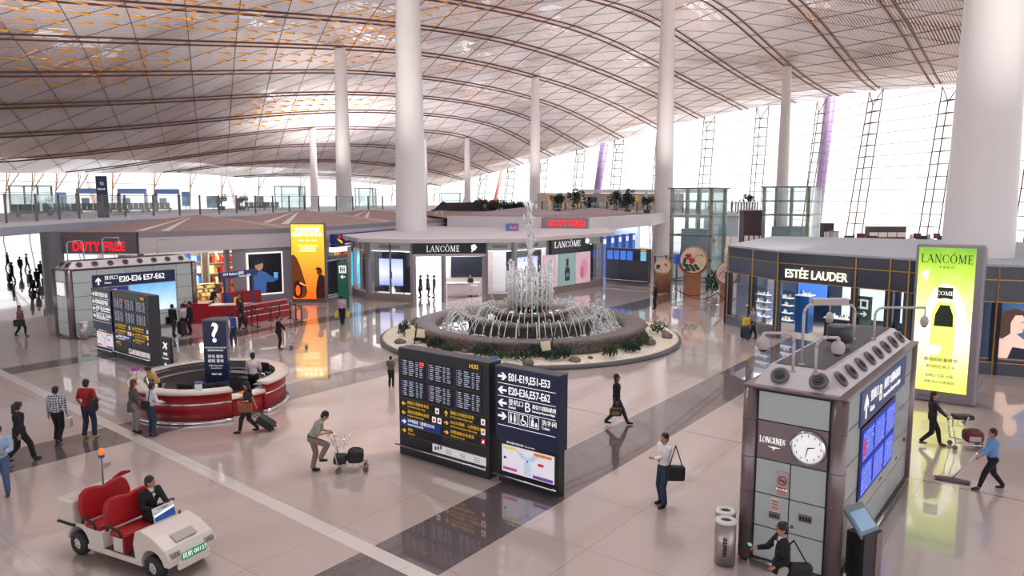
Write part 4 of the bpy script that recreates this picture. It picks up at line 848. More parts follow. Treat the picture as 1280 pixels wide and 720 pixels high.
# ------------------------------------------------------------------ flight boards and direction signs
def led_board(loc, label):
    b = thing('flight_board', label, 'sign', (*loc, 0), -PI/2, 'free-standing flight information boards'); Wd, HT = 3.3, 3.05
    MB().box(0, Wd, .0, .5, .0, HT).build('housing', BLACKP, b, bevel=.015)
    MB().box(0, Wd, .02, .48, HT, HT+.02).build('top_cover', mat('board_top', hx('4c4d56'), .5), b)
    for c in range(3):
        for r_ in range(2):
            mb = MB(); x0 = .14+c*1.02; z0 = 1.72+(1-r_)*.58-.02; mb.box(x0, x0+.9, -.012, 0, z0, z0+.5, 0)
            for q in range(8):
                z = z0+.44-q*.055; mb.box(x0+.02, x0+.05, -.016, -.012, z, z+.025, 4 if q % 3 else 3); x = x0+.08
                for w in (.16, .22, .1, .12):
                    w2 = w*random.uniform(.6, 1); mb.box(x, x+w2, -.016, -.012, z, z+.02, 1); x += w+.05
            if c == 0 and r_ == 0: mb.box(x0+.7, x0+.88, -.018, -.012, z0+.38, z0+.48, 2)
            mb.build('flight_screen', [EM('0a0c12', 0), EM('a8b4c8', .55), EM('c84838', .8), EM('c85040', .6), EM('4c6cc0', .6)], b)
    MB().box(2.5, 3.1, -.012, 0, 2.84, 2.98).build('clock_window', EM('07070a', 0), b); text('14:32', .15, 2.8, 2.91, b, LETY, y=-.014, align='CENTER', bold=.004)
    rows = [(0, 1.50, 'l', '国航头等舱休息室', 'Air China First Class Lounge', 1), (0, 1.24, 'l', '港龙及国泰休息室', 'Dragonair, Cathay Lounge', 2), (0, .98, 'r', '计时酒店（登机口E10）', 'Hourly Hotel (Gate E10)', 0), (0, .72, 'r', '餐饮', 'Restaurants', 0),
            (1, 1.50, 'u', '国航公务舱休息室', 'Air China Business Class Lounge', 1), (1, 1.24, 'r', 'BGS头等舱、公务舱休息室', 'BGS First Class, Business Class Lounge', 1), (1, .98, 'r', '阿联酋航空休息室', 'The Emirates Lounge', 1)]
    for c, z, d, t1, t2, ic in rows:
        x = .1+c*1.62; blue = (c == 0 and z == .98)
        MB().box(x-.04, x+1.5, -.008, 0, z-.11, z+.12).build('direction_panel', H_('1d3a8c' if blue else '101216', .4, .12 if blue else 0), b)
        m = LETW if blue else LETY
        mb = MB(); arrow(mb, x+.1, z, .17, d, -.014); mb.build('arrow_sign', m, b)
        text(t1, .105, x+.25, z+.045, b, m, y=-.01, ext=.002); text(t2, .07, x+.25, z-.06, b, m, y=-.01, ext=.002, wx=.85)
        for q in range(ic):
            cc = EM(['e8e4e4', 'e8e4e4', 'b02030'][q if z != .98 else 2], .5); xx = x+1.2+q*.2 if ic == 2 else x+1.32
            MB().box(xx, xx+.14, -.012, -.008, z-.08, z+.08).build('airline_plate', cc, b); mb = MB(); mb.plate([(xx+.03, z-.05), (xx+.11, z-.02), (xx+.09, z+.05), (xx+.05, z+.02)], -.016, -.012); mb.build('airline_mark', H_('c02838', .5, .4) if z != .98 else LETW, b)
    mb = MB(); [mb.box(.05, 3.25, -.012, 0, z, z+.012) for z in (1.64, 1.37, 1.11, .85, .58)]; mb.build('dividers', H_('5a5c64', .4), b)
    MB().box(1.3, 3.2, -.014, 0, .34, .56).build('white_strip', EM('d8d4d8', .4), b); mb = MB()
    for q in range(3):
        for w in range(3): mb.box(1.8+q*.5, 2.0+q*.5, -.018, -.014, .39+w*.05, .40+w*.05)
    for q in range(3): mb.plate(ell(1.42+q*.1, .45+.03*q, .035, .06, 8), -.018, -.014)
    mb.build('strip_marks', LETG, b)
    mb = MB(); mb.tube([(-.05, -.12, .3), (3.3, -.12, .3)], .025, 8); mb.box(.05, .08, -.12, 0, .28, .32); mb.box(3.2, 3.23, -.12, 0, .28, .32); mb.build('kick_rail', CHROME, b)
    return b
led_board((14.1, 15.02), 'dark flight board with the clock reading 14:32 in the middle foreground'); led_board((15.1, 34.7), 'dark flight board in front of the far left kiosk')
def gate_sign(loc, label):
    b = thing('gate_sign', label, 'sign', (*loc, 0), -PI/2, 'navy gate direction signs beside the flight boards'); Wd = 1.85
    MB().box(0, Wd, .05, .3, 0, 1.2).build('map_case', BLACKP, b); MB().box(-.04, Wd+.04, -.03, .36, 1.13, 3.0).build('sign_box', NAVY, b, bevel=.01)
    MB().box(-.05, Wd+.05, -.03, .37, 3.0, 3.03).build('top_cover', mat('board_top'), b)
    y = -.035
    for z, d, tx in ((2.78, 'r', 'E01-E19,E51-E53'), (2.43, 'l', 'E20-E36,E57-E62')):
        mb = MB(); arrow(mb, .19, z, .28, d, y-.01); mb.build('arrow_sign', LETW, b); text(tx, .265, .38, z, b, LETW, y=y, wx=.70, bold=.004)
    mb = MB(); arrow(mb, .19, 2.1, .28, 'l', y-.01); mb.build('arrow_sign', LETW, b); text('登机口', .16, .38, 2.15, b, LETW, y=y); text('Gates', .1, .38, 2.03, b, LETW, y=y); text('B', .34, .88, 2.1, b, LETW, y=y); text('前往T3国际航班', .125, 1.12, 2.15, b, LETW, y=y, wx=.8); text('International Departures Flights', .07, 1.12, 2.04, b, LETW, y=y, wx=.75)
    mb = MB(); arrow(mb, .19, 1.76, .28, 'r', y-.01); mb.build('arrow_sign', LETW, b); text('洗手间', .15, 1.4, 1.81, b, LETW, y=y); text('Toilet', .1, 1.4, 1.68, b, LETW, y=y)
    for q in range(3):
        x0, z0 = .38+q*.33, 1.62; mb = MB()
        for r_ in ((x0, x0+.28, z0, z0+.012), (x0, x0+.28, z0+.27, z0+.282), (x0, x0+.012, z0, z0+.28), (x0+.268, x0+.28, z0, z0+.28)): mb.plate(rect(*r_), y-.006, y)
        if q == 0:
            for xx in (.08, .2): mb.plate(ell(x0+xx, z0+.23, .022, .022, 8), y-.006, y); mb.plate([(x0+xx-.03, z0+.11), (x0+xx-.025, z0+.2), (x0+xx+.025, z0+.2), (x0+xx+.03, z0+.11), (x0+xx+.015, z0+.03), (x0+xx-.015, z0+.03)], y-.006, y)
        elif q == 1:
            mb.plate(ell(x0+.12, z0+.24, .02, .02, 8), y-.006, y); mb.plate(_st(x0+.12, z0+.22, x0+.13, z0+.12, .03), y-.006, y); mb.plate(_st(x0+.12, z0+.13, x0+.2, z0+.12, .025), y-.006, y); mb.plate(_st(x0+.2, z0+.12, x0+.24, z0+.04, .02), y-.006, y)
            for k3 in range(10): a, c3 = PI*.6+k3*.45, PI*.6+(k3+1)*.45; mb.plate([(x0+.13+.08*math.cos(a), z0+.1+.08*math.sin(a)), (x0+.13+.08*math.cos(c3), z0+.1+.08*math.sin(c3)), (x0+.13+.062*math.cos(c3), z0+.1+.062*math.sin(c3)), (x0+.13+.062*math.cos(a), z0+.1+.062*math.sin(a))], y-.006, y)
        else:
            mb.plate(ell(x0+.09, z0+.23, .022, .022, 8), y-.006, y); mb.plate([(x0+.05, z0+.04), (x0+.06, z0+.2), (x0+.12, z0+.2), (x0+.13, z0+.04)], y-.006, y); mb.plate(ell(x0+.2, z0+.14, .018, .018, 8), y-.006, y); mb.plate(rect(x0+.17, x0+.23, z0+.04, z0+.12), y-.006, y)
        mb.build('pictogram', LETW, b)
    mb = MB(); [mb.box(.04, Wd-.04, y-.006, y, z, z+.012) for z in (2.6, 2.27, 1.93, 1.52)]; mb.build('dividers', LETW, b)
    text('您的位置及周边设施  You are here', .06, .25, 1.07, b, LETW, y=.045, ext=.001)
    MB().box(.12, Wd-.12, .03, .05, .3, 1.0).build('map_sheet', EM('dcd8e2', .55), b)
    mb = MB(); y = .03; cx = .92
    mb.plate([(cx-.035, .34), (cx-.035, .66), (cx-.25, .88), (cx-.18, .9), (cx, .8), (cx+.2, .9), (cx+.27, .88), (cx+.05, .66), (cx+.05, .34)], y-.004, y, 0)
    for q in range(6): mb.plate(rect(cx-.09, cx-.045, .36+q*.055, .37+q*.055), y-.005, y, 1); mb.plate(rect(cx+.06, cx+.105, .36+q*.055, .37+q*.055), y-.005, y, 1)
    for q in range(5): mb.plate(_st(cx-.12-.04*q, .78+.035*q, cx-.16-.04*q, .74+.035*q, .012), y-.005, y, 1); mb.plate(_st(cx+.14+.04*q, .78+.035*q, cx+.18+.04*q, .74+.035*q, .012), y-.005, y, 1)
    for r_, m_ in (((.16, .58, .9, .97), 2), ((1.12, 1.66, .9, .97), 3), ((1.25, 1.42, .66, .73), 4), ((.16, .6, .36, .43), 5), ((1.1, 1.7, .32, .4), 6), ((.18, .26, .64, .7), 1), ((cx-.02, cx+.03, .68, .73), 4)): mb.plate(rect(*r_), y-.006, y, m_)
    mb.build('map_drawing', [EM('a8c8dc', .6), H_('3c5078', .5), EM('d8cc60', .5), EM('d87830', .5), EM('c02838', .5), EM('c04888', .5), EM('6c4898', .5)], b)
    mb = MB(); mb.tube([(-.08, -.1, .22), (Wd+.02, -.1, .22)], .022, 8); mb.box(.03, .06, -.1, .05, .2, .24); mb.box(Wd-.1, Wd-.07, -.1, .05, .2, .24); mb.build('kick_rail', CHROME, b)
gate_sign((14.2, 11.52), 'navy gate sign with a terminal map in the middle foreground'); gate_sign((15.1, 36.75), 'navy gate sign in front of the far left kiosk')
ws = thing('screen_wall', 'wide dark wall of blue screens beside the white pavilion', 'screen', (54.5, 32.3, 0), -PI/2)
MB().box(0, 4.0, 0, .5, .25, 3.05).build('housing', mat('screen_wall_dark', hx('3a3d4a'), .35), ws); MB().box(.05, 3.95, .05, .45, 0, .25).build('base', STEELD, ws)
for q in range(6): MB().box(.15+q*.63, .66+q*.63, -.02, 0, 2.1, 2.85).build('flight_screen', EM(['3868c8', '3868c8', '3c70d0', '3868c8', '10131c', '6cb0c8'][q], .8), ws)
MB().box(3.3, 3.8, -.02, 0, 2.9, 3.0).build('clock_window', LETY, ws); mb = MB(); mb.tube([(0, -.1, .4), (4, -.1, .4)], .03, 6); mb.build('kick_rail', CHROME, ws)

# ------------------------------------------------------------------ fountain
FC = (30.75, 22.75)
GRAN = noisemat('fountain_granite', hx('4c4342'), hx('7c716e'), 9, .45, bump=.1); STW = noisemat('curb_stone', hx('cbbfae'), hx('e2d8ca'), 5, .6)
fo = thing('fountain', 'large round tiered granite fountain with water jets in the middle of the hall', 'fountain', (*FC, 0))
mb = MB(); mb.lathe([(0, .22), (7.5, .22), (7.62, .2), (7.62, .02)], 96, 0); mb.build('curb', STW, fo)
mb = MB(); mb.lathe([(7.62, .0), (7.72, .0), (7.74, .16), (7.62, .21)], 96); mb.build('curb_edge', mat('curb_edge', hx('5f6066'), .3), fo)
mb = MB(); mb.lathe([(5.75, .2), (5.95, .25), (5.85, .5), (5.9, .62), (6.0, .7), (5.98, .86), (5.85, .9), (5.0, .84), (4.9, .78), (4.9, .3)], 96); mb.build('basin', GRAN, fo)
mb = MB(); mb.lathe([(0, .55), (4.92, .55)], 64); mb.build('pool_water', mat('pool_water', hx('5c6468'), .08, spec=1.0), fo)
mb = MB(); mb.lathe([(3.2, .4), (3.25, .95), (3.4, 1.0), (3.42, 1.14), (3.3, 1.2), (2.6, 1.15), (2.5, 1.05)], 64); mb.lathe([(0, 1.06), (2.55, 1.06)], 48, 1); mb.build('middle_tier', [GRAN, mat('pool_water')], fo)
mb = MB(); mb.lathe([(1.85, 1.0), (1.9, 1.25), (2.05, 1.32), (2.03, 1.46), (1.9, 1.48), (1.2, 1.44)], 48); mb.lathe([(0, 1.4), (1.3, 1.4)], 32, 1); mb.build('upper_tier', [GRAN, mat('pool_water')], fo)
mb = MB(); mb.lathe([(.75, 1.35), (.8, 1.62), (.95, 1.66), (.9, 1.74), (.3, 1.7), (0, 1.7)], 32); mb.build('centre_bowl', GRAN, fo)
for a, c, rr in ((3.5, '58e878', 1.55), (3.95, '70f0a0', 1.5), (4.5, 'e0f070', 1.6), (5.0, 'f0f0a0', 1.5), (3.1, '60e880', 1.5)):
    mb = MB(); mb.cone((rr*math.cos(a), rr*math.sin(a), 1.44), (rr*math.cos(a), rr*math.sin(a), 1.48), .09, .07, 12); mb.build('pool_lamp', EM(c, 2.5), fo)
def arcs(mb, n, r0, z0, r1, z1, hgt, rad=.018, jit=.1, skip=0):
    for i in range(n):
        a = 2*PI*i/n+random.uniform(-.03, .03); rr = r1*random.uniform(1-jit, 1+jit*.5); pts = []
        hh = hgt*random.uniform(.85, 1.1)
        for k in range(9):
            u = k/8; r = r0+(rr-r0)*u; z = z0+(z1-z0)*u+4*hh*u*(1-u); pts.append((r*math.cos(a), r*math.sin(a), z))
        for p, q in zip(pts[:-1], pts[1:]): mb.cone(p, q, rad, rad, 4, cap=False)
        for k in range(3):
            q = pts[-2]; s_ = .025; mb.ball((q[0]+random.uniform(-.15, .15), q[1]+random.uniform(-.15, .15), z1+random.uniform(0, .15)), s_, 4, 3)
mb = MB(); arcs(mb, 56, 2.0, 1.45, 3.0, 1.1, .45); o = mb.build('inner_water_arcs', WATER, fo); o['kind'] = 'stuff'
mb = MB(); arcs(mb, 64, 3.3, 1.15, 4.6, .6, .55, .017); o = mb.build('outer_water_arcs', WATER, fo); o['kind'] = 'stuff'
mb = MB(); arcs(mb, 26, 3.6, .7, 4.55, .6, 1.0, .02)
o = mb.build('outer_water_arcs', WATER, fo); o['kind'] = 'stuff'
mb = MB()
for i in range(26):      # ring of tall vertical jets
    a = 2*PI*i/26; r = 1.15; x, y = r*math.cos(a), r*math.sin(a); h = random.uniform(1.7, 2.7); mb.cone((x, y, 1.4), (x, y, 1.4+h), .035, .06, 6)
    for k in range(22): z = 1.4+h*random.uniform(.5, 1.08); s_ = random.uniform(.02, .055); mb.ball((x+random.gauss(0, .07), y+random.gauss(0, .07), z), (s_, s_, s_*1.8), 5, 4)
for k in range(260): z = 1.5+random.random()**2*2.2; r = abs(random.gauss(0, .7)); a = random.random()*6.28; s_ = random.uniform(.02, .05); mb.ball((r*math.cos(a), r*math.sin(a), z), (s_, s_, s_*2.2), 5, 4)
o = mb.build('jet_ring', WATER, fo); o['kind'] = 'stuff'
mb = MB(); z = 1.7
while z < 6.6: mb.cone((random.gauss(0, .03), random.gauss(0, .03), z), (random.gauss(0, .03), random.gauss(0, .03), z+.45), .17-.012*z, .15-.012*z, 8); z += .35
for k in range(240): z = random.uniform(2.0, 7.0); s_ = random.uniform(.02, .06); mb.ball((random.gauss(0, .13), random.gauss(0, .13), z), (s_, s_, s_*2.5), 5, 4)
o = mb.build('central_jet', WATER, fo); o['kind'] = 'stuff'
# foam where the arcs land
mb = MB()
for k in range(500):
    a = random.random()*6.28; r = random.uniform(3.5, 4.85); s_ = random.uniform(.02, .06); mb.ball((r*math.cos(a), r*math.sin(a), .57), (s_*1.6, s_*1.6, s_*.7), 5, 3)
o = mb.build('foam', WATER, fo); o['kind'] = 'stuff'
# planting on the curb
def on_curb(px, py): return G(px, py, .22)
ROCK = noisemat('rock_grey', hx('5d544f'), hx('8b817b'), 4, .9, bump=.3)
def bush(x, y, r, h, label, z=.22, mt=None, n=150, kind='plant', group=None, leaf=.14):
    b = thing('potted_shrub' if kind == 'shrub' else 'plant_clump', label, 'plant', (x, y, z), random.uniform(0, 6), group)
    mb = MB()
    for k in range(n):
        a = random.random()*6.28; rr = r*math.sqrt(random.random())*.95; zz = h*random.uniform(.15, 1)*(1-.45*(rr/r)**2); px_, py_ = rr*math.cos(a), rr*math.sin(a)
        d = Vector((px_*.6+random.gauss(0, .3*r), py_*.6+random.gauss(0, .3*r), h*random.uniform(.3, 1))).normalized()*leaf*random.uniform(.8, 1.6); s_ = d.cross(Vector((random.gauss(0, 1), random.gauss(0, 1), .3))).normalized()*leaf*.28
        p = Vector((px_, py_, zz)); mb.add([p-s_*.3, p+d*.5-s_, p+d, p+d*.5+s_], [(0, 1, 2, 3)])
    for k in range(8): a = random.random()*6.28; mb.cone((0, 0, 0), (r*.6*math.cos(a), r*.6*math.sin(a), h*.7), .012, .006, 4)
    mb.build('foliage', mt or random.choice([LEAF, LEAFD]), b)['kind'] = 'stuff'
    return b
spots = [(505, 420, .3, .75, 'tall clump left of the two plaques'), (527, 428, .35, .4, 'clump right under the two plaques'), (543, 436, .3, .45, 'clump just right of the two plaques'), (560, 441, .25, .25, 'low clump above the flight board'), (600, 447, .35, .6, 'clump left of the child in blue'),
         (612, 446, .3, .5, 'clump behind the child in blue'), (628, 449, .35, .3, 'low clump right of the child in blue'), (652, 451, .45, .35, 'wide low bush above the gate sign'), (668, 448, .3, .6, 'upright clump above the gate sign'), (690, 450, .35, .3, 'low clump under the small plaque'), (705, 449, .3, .6, 'upright brownish clump right of the small plaque'),
         (762, 447, .3, .5, 'dense clump right of the dark stone'), (782, 440, .3, .55, 'first of the clumps by the right curb'), (793, 440, .3, .4, 'low clump by the right curb rocks'), (803, 433, .3, .6, 'clump beside the large right rock'), (822, 417, .4, .6, 'leafy clump at the right end of the curb')]
for px, py, r, h, lb in spots: x, y = on_curb(px, py); bush(x, y, r, h, 'green %s on the fountain curb' % lb, group=None)
def rock(px, py, s, label):
    x, y = on_curb(px, py); mb = MB(); mb.ball((0, 0, s*.25), (s, s*.7, s*.5), 9, 6); mb.v = [(a*random.uniform(.85, 1.15), b*random.uniform(.85, 1.15), max(0, c*random.uniform(.85, 1.15))) for a, b, c in mb.v]
    o = mb.build('rock', ROCK); o.location = (x, y, .22); o.rotation_euler[2] = random.uniform(0, 6); tag(o, label, 'rock')
for a in [(500, 429, .3, 'small pale rock left of the two plaques'), (520, 405, .45, 'upright rock at the far left of the fountain'), (582, 440, .25, 'pale rock above the flight board'), (660, 456, .35, 'grey rock on the curb above the gate sign'), (718, 452, .3, 'flat dark stone on the curb right of the small plaque'), (738, 448, .15, 'tiny dark stone on the curb'),
          (812, 430, .45, 'large rock near the right end of the curb'), (802, 420, .4, 'boulder against the basin at the right'), (834, 422, .4, 'rock at the right end of the curb beside the leafy clump'), (805, 408, .3, 'small rock at the right rim of the basin')]: rock(*a)
def plaque(px, py, tilt, w, label):
    x, y = on_curb(px, py); r = thing('plaque_stand', label, 'plaque', (x, y, .22), -.9); mb = MB(); mb.cone((0, 0, 0), (.12, .1, 1.0), .03, .03, 8); mb.build('stake', RUBBER, r)
    for s_ in ((-1, 1) if w > .5 else (-1,)):
        mb = MB(); mb.box(0, .42, -.01, .01, 0, .42) if s_ > 0 else mb.box(-.42, 0, -.01, .01, 0, .42); o = mb.build('plaque', H_('e4d8b8', .4), r); o.location = (.06+.03*s_, -.02, .35); o.rotation_euler = (-.3, .15*s_, 0)
plaque(518, 430, 0, 1, 'pair of cream plaques on a black stake at the left of the curb'); plaque(688, 447, 0, .4, 'single cream plaque on a black stake at the front of the curb')
# ------------------------------------------------------------------ upper decks and balustrades
def rail(parent, pts, z, h, sp, pw=.05, gl=GLASSG):
    """glass balustrade along a plan polyline: posts every sp metres, panes between"""
    P = []
    for a, b in zip(pts[:-1], pts[1:]):
        n = max(1, round(math.dist(a, b)/sp)); P += [(a[0]+(b[0]-a[0])*k/n, a[1]+(b[1]-a[1])*k/n) for k in range(n)]
    P.append(pts[-1])
    for p in P: mb = MB(); mb.box(p[0]-pw, p[0]+pw, p[1]-pw*1.4, p[1]+pw*1.4, z, z+h); mb.build('post', mat('rail_post', hx('6f6a70'), .4, .3), parent)
    mb = MB()
    for a, b in zip(P[:-1], P[1:]): wallseg(mb, a, b, z+.1, z+h-.1, .02)
    mb.build('glass_panes', gl, parent)
    mb = MB()
    for a, b in zip(P[:-1], P[1:]): wallseg(mb, a, b, z+h-.1, z+h-.06, .05)
    mb.build('hand_rail', mat('rail_post'), parent)
LD = [(-6, 33), (5, 41.5), (16.3, 50.6), (18.7, 52.8), (23, 57.2), (27.7, 60.4), (33, 62), (40.3, 65), (53.5, 69.6), (66.3, 73)]
mb = MB(); mb.prism(LD+[(76, 76), (90, 100), (70, 104), (44, 92), (24, 84), (8, 76), (-12, 58), (-20, 46)], 5.15, 5.75); struct('floor_upper_left', mb, mat('deck_edge', hx('dcdce4'), .4))
r = thing('glass_balustrade', 'long glass balustrade with grey posts along the left balcony', 'railing', (0, 0, 0)); rail(r, LD, 5.75, 1.75, 3.0)
mb = MB(); [wallseg(mb, a, b, 5.0, 5.5, .5) for a, b in zip(LD[:-1], LD[1:])]; struct('trim_1', mb, mat('deck_beam', hx('a4adc0'), .4))
RD = [(76, 83), (88, 77), (103, 69), (99, 57), (95.6, 44.5), (99, 38), (112, 40), (116, 50)]
mb = MB(); mb.prism(RD+[(150, 70), (170, 100), (176, 150), (120, 160), (95, 120)], 4.6, 5.2); struct('floor_upper_right', mb, mat('deck_edge'))
r = thing('glass_balustrade', 'glass balustrade with dense posts below the trees on the far balcony', 'railing', (0, 0, 0)); rail(r, RD[1:], 5.2, 1.5, 2.0, .06)
# left deck furniture
def at_d(px, d, z): x, y = D(px, d); return (x, y, z)
FACE = YAW-PI/2        # frames whose local -y looks back at the hall
for px, d, w, lab in [(109, 78, 2.3, 'white portal with blue top beam left of the navy banner'), (164, 80, 2.9, 'white portal with blue top beam just right of the navy banner'), (208, 84, 2.6, 'white portal with blue top beam, third from the left')]:
    r = thing('portal', lab, 'gateway', at_d(px, d, 5.75), FACE, 'portals on the left balcony')
    MB().box(-w/2, w/2, 0, .5, 1.95, 2.5).build('top_beam', H_('6f8fc0', .4, .15), r)
    for s_ in (-1, 1): MB().box(s_*w/2-.08, s_*w/2+.08, 0, .5, 0, 1.95).build('leg', LETG if s_ < 0 else WHITE, r)
    MB().box(-w/2+.3, -w/2+1.1, .4, .5, .7, 1.5).build('screen', H_('86a0b0', .4, .2), r)
bn = thing('navy_banner', 'tall navy hanging banner above the left balcony rail', 'sign', at_d(128, 57, 5.7), FACE-.1)
MB().box(-.43, .43, -.06, .06, .05, 3.2).build('banner', mat('banner_navy', hx('23335c'), .5), bn); text('T3', .3, -.1, 2.6, bn, LETW, y=-.07); text('国际出发', .16, -.3, 2.2, bn, LETW, y=-.07)
MB().box(.2, .3, .06, .12, -.6, 1.0).build('bracket', RUBBER, bn)
def glasshut(px, d, w, dp, h, z, lab, shelves=0):
    r = thing('glass_booth', lab, 'booth', at_d(px, d, z), FACE)
    for x in (-w/2, w/2):
        for y in (0, dp): MB().box(x-.06, x+.06, y-.06, y+.06, 0, h).build('post', mat('lift_post', hx('93998e'), .4), r)
    mb = MB(); mb.box(-w/2, w/2, -.01, .01, .05, h-.05); mb.build('front_pane', GLASSG, r); mb = MB(); mb.box(w/2-.01, w/2+.01, 0, dp, .05, h-.05); mb.build('side_pane', GLASSG, r)
    mb = MB(); mb.box(-w/2, w/2, dp-.02, dp, .05, h-.05); mb.build('back_pane', GLASSG, r); MB().box(-w/2-.1, w/2+.1, -.1, dp+.1, h, h+.1).build('roof', mat('rail_post'), r)
    return r
glasshut(30, 66, 2.5, 2, 2.5, 5.75, 'pale blue glass booth at the far left of the balcony'); glasshut(359, 105, 3.4, 3, 3.1, 5.75, 'pale glass lift head between the two thin far columns on the balcony'); glasshut(455, 120, 2.8, 3, 3.0, 5.75, 'pale glass lift head right of the thick left column'); glasshut(562, 170, 4.5, 4, 3.2, 5.2, 'distant glass lift head right of the tallest column')
for i, (px, d, w, c) in enumerate([(32, 58, 2.2, '4a5874'), (66, 62, 1.6, '5c6c88'), (62, 66, 1.0, '3c4c60'), (84, 66, 2.6, '60686c'), (112, 70, 2.6, '4a5258'), (148, 74, 2.6, '5a6268'), (168, 76, 2.4, '4c545c'), (198, 80, 3.0, '565c62'), (320, 92, 2.8, '6a5a50'), (338, 95, 2.2, '74584c')]):
    r = thing('seat_row', 'row of dark seats behind the left balcony rail, '+['second from the left', 'nearest below the pale blue panel', 'narrow row left of the first portal', 'under the first portal', 'between the first portal and the banner', 'under the second portal', 'right of the second portal', 'under the third portal', 'brown row left of glass lift', 'brown row below the glass lift head'][i], 'seats', at_d(px, d, 5.75), FACE, 'rows of seats on the left balcony')
    n = max(2, int(w/.55))
    for k in range(n): x = -w/2+k*.56; mb = MB(); mb.box(x, x+.5, -.1, .4, .35, .45); mb.box(x, x+.5, -.16, -.1, .4, 1.0); mb.build('seat', H_(c, .5), r)
    mb = MB(); mb.box(-w/2, w/2-.1, .05, .12, .28, .35); [mb.box(x, x+.06, 0, .35, 0, .3) for x in (-w/2+.3, w/2-.5)]; mb.build('frame', STEELD, r)
for px, d, z0, h, w, c, lab in [(76, 72, 5.9, 1.9, 1.0, '8fb4d8', 'pale blue hanging panel between booth and portals'), (232, 88, 6.3, 1.7, .9, '7f9cc8', 'blue panel right of the three portals'), (60, 75, 6.3, .95, .7, '9ab8c0', 'small grey blue panel near the left booth'), (266, 95, 6.0, 1.5, 1.6, '8ea6b8', 'grey blue picture panel between the balcony palms'), (297, 96, 6.0, 1.2, .6, '4868a8', 'small blue panel at the right of the balcony palms'), (324, 98, 6.3, 1.2, 1.1, '8898b0', 'grey picture panel left of the glass lift head')]:
    r = thing('information_board', lab, 'sign', at_d(px, d, 5.75), FACE); MB().box(-w/2, w/2, 0, .1, z0-5.75, z0-5.75+h).build('panel', H_(c, .4, .15), r); MB().box(-.04, .04, .03, .07, 0, z0-5.75).build('post', STEELD, r)
def tree(px, d, z, h, r_, lab, group=None, potc='6a5a50', n=320, trunk=True):
    x, y = D(px, d); t = thing('potted_tree', lab, 'tree', (x, y, z), 0, group)
    mb = MB(); mb.lathe([(.0, 0), (.4, 0), (.5, .5), (.42, .5), (0, .45)], 16); mb.build('pot', H_(potc, .6), t)
    mb = MB(); mb.cone((0, 0, .4), (0.05, 0, h*.55), .08, .05, 8); [mb.cone((0, 0, h*.45), (r_*.5*math.cos(a), r_*.5*math.sin(a), h*.75), .04, .02, 5) for a in (0, 1.5, 3, 4.5)]; mb.build('trunk', H_('4a3a30', .8), t)
    mb = MB(); C = [(random.gauss(0, r_*.4), random.gauss(0, r_*.4), h*.68+random.gauss(0, r_*.3), r_*random.uniform(.35, .6)) for _ in range(9)]
    for k in range(n):
        c = random.choice(C); v = Vector((random.gauss(0, 1), random.gauss(0, 1), random.gauss(0, 1))).normalized()*c[3]*random.uniform(.6, 1); p = Vector(c[:3])+v
        a = Vector((random.gauss(0, 1), random.gauss(0, 1), random.gauss(0, 1))).normalized()*r_*.17; b = a.cross(Vector((random.gauss(0, 1), 1, .3))).normalized()*r_*.07; mb.add([p-a, p+b, p+a, p-b], [(0, 1, 2, 3)])
    mb.build('foliage', LEAFD, t)['kind'] = 'stuff'
for px, d, h, r_, lb in [(697, 108, 2.9, 1.3, 'dark round tree, leftmost of the four on the far balcony'), (722, 107, 3.0, 1.25, 'dark round tree, second from the left on the far balcony'), (768, 106, 3.1, 1.2, 'dark tree left of the centre pair on the far balcony'), (785, 104, 3.4, 1.35, 'tallest dark tree on the far balcony'), (809, 102, 2.6, .95, 'small round tree beside the tall column on the far balcony'), (737, 105, 1.7, .6, 'small bush between the trees on the far balcony'),
                          (276, 92, 1.9, .7, 'small palm behind the left balcony rail'), (302, 94, 1.9, .7, 'small palm at the middle of the left balcony'), (936, 118, 3.0, 1.0, 'thin tree beyond the glass lift at the right')]: tree(px, d, 5.75 if px < 400 else 5.2, h, r_, lb)
# garden court with a dark upturned roof
gd = thing('garden_pavilion', 'long dark Chinese style roof with upturned ends on the far balcony', 'pavilion', at_d(577, 112, 4.6), FACE)
mb = MB(); pr_ = [(-4.6, .9), (-4.1, 1.0), (-3.2, 1.9), (-2.85, 2.15), (-2.6, 1.95), (1.7, 2.0), (1.95, 2.25), (2.3, 1.95), (3.2, 1.1), (4.4, .85), (4.4, .6), (-4.6, .6)]
mb.plate(pr_, 0, 3.0, 0); mb.build('roof', mat('pavilion_dark', hx('4a464c'), .7), gd)
for x in (-3, -1, 1, 3): MB().box(x-.12, x+.12, .3, .54, 0, .7).build('post', H_('3a2c2c', .6), gd)
for px, d, c, lb in [(597, 118, 'b82838', 'red flower display right of the dark upturned roof'), (615, 116, 'c83848', 'small red flower display behind the far rail')]:
    x, y = D(px, d); t = thing('flower_display', lb, 'flowers', (x, y, 5.2)); mb = MB()
    mb.ball((0, 0, .7), (1.2, .8, .7), 12, 8); mb.build('leaves', LEAFD, t); mb = MB(); [mb.ball((random.uniform(-1, 1), random.uniform(-.7, .5), random.uniform(1.1, 1.6)), .22, 6, 4) for _ in range(30)]; mb.build('blooms', H_(c, .6), t)['kind'] = 'stuff'
for i, px in enumerate([604, 622, 632, 640, 648, 657, 641]): x, y = D(px, 112+i); bush(x, y, 1.1, 2.0 if i < 2 else 1.3, 'dark green planting behind the far rail beside the red flowers, '+ORD[i], z=5.2, mt=LEAFD, n=110, group='planting beside the red flowers', leaf=.4)
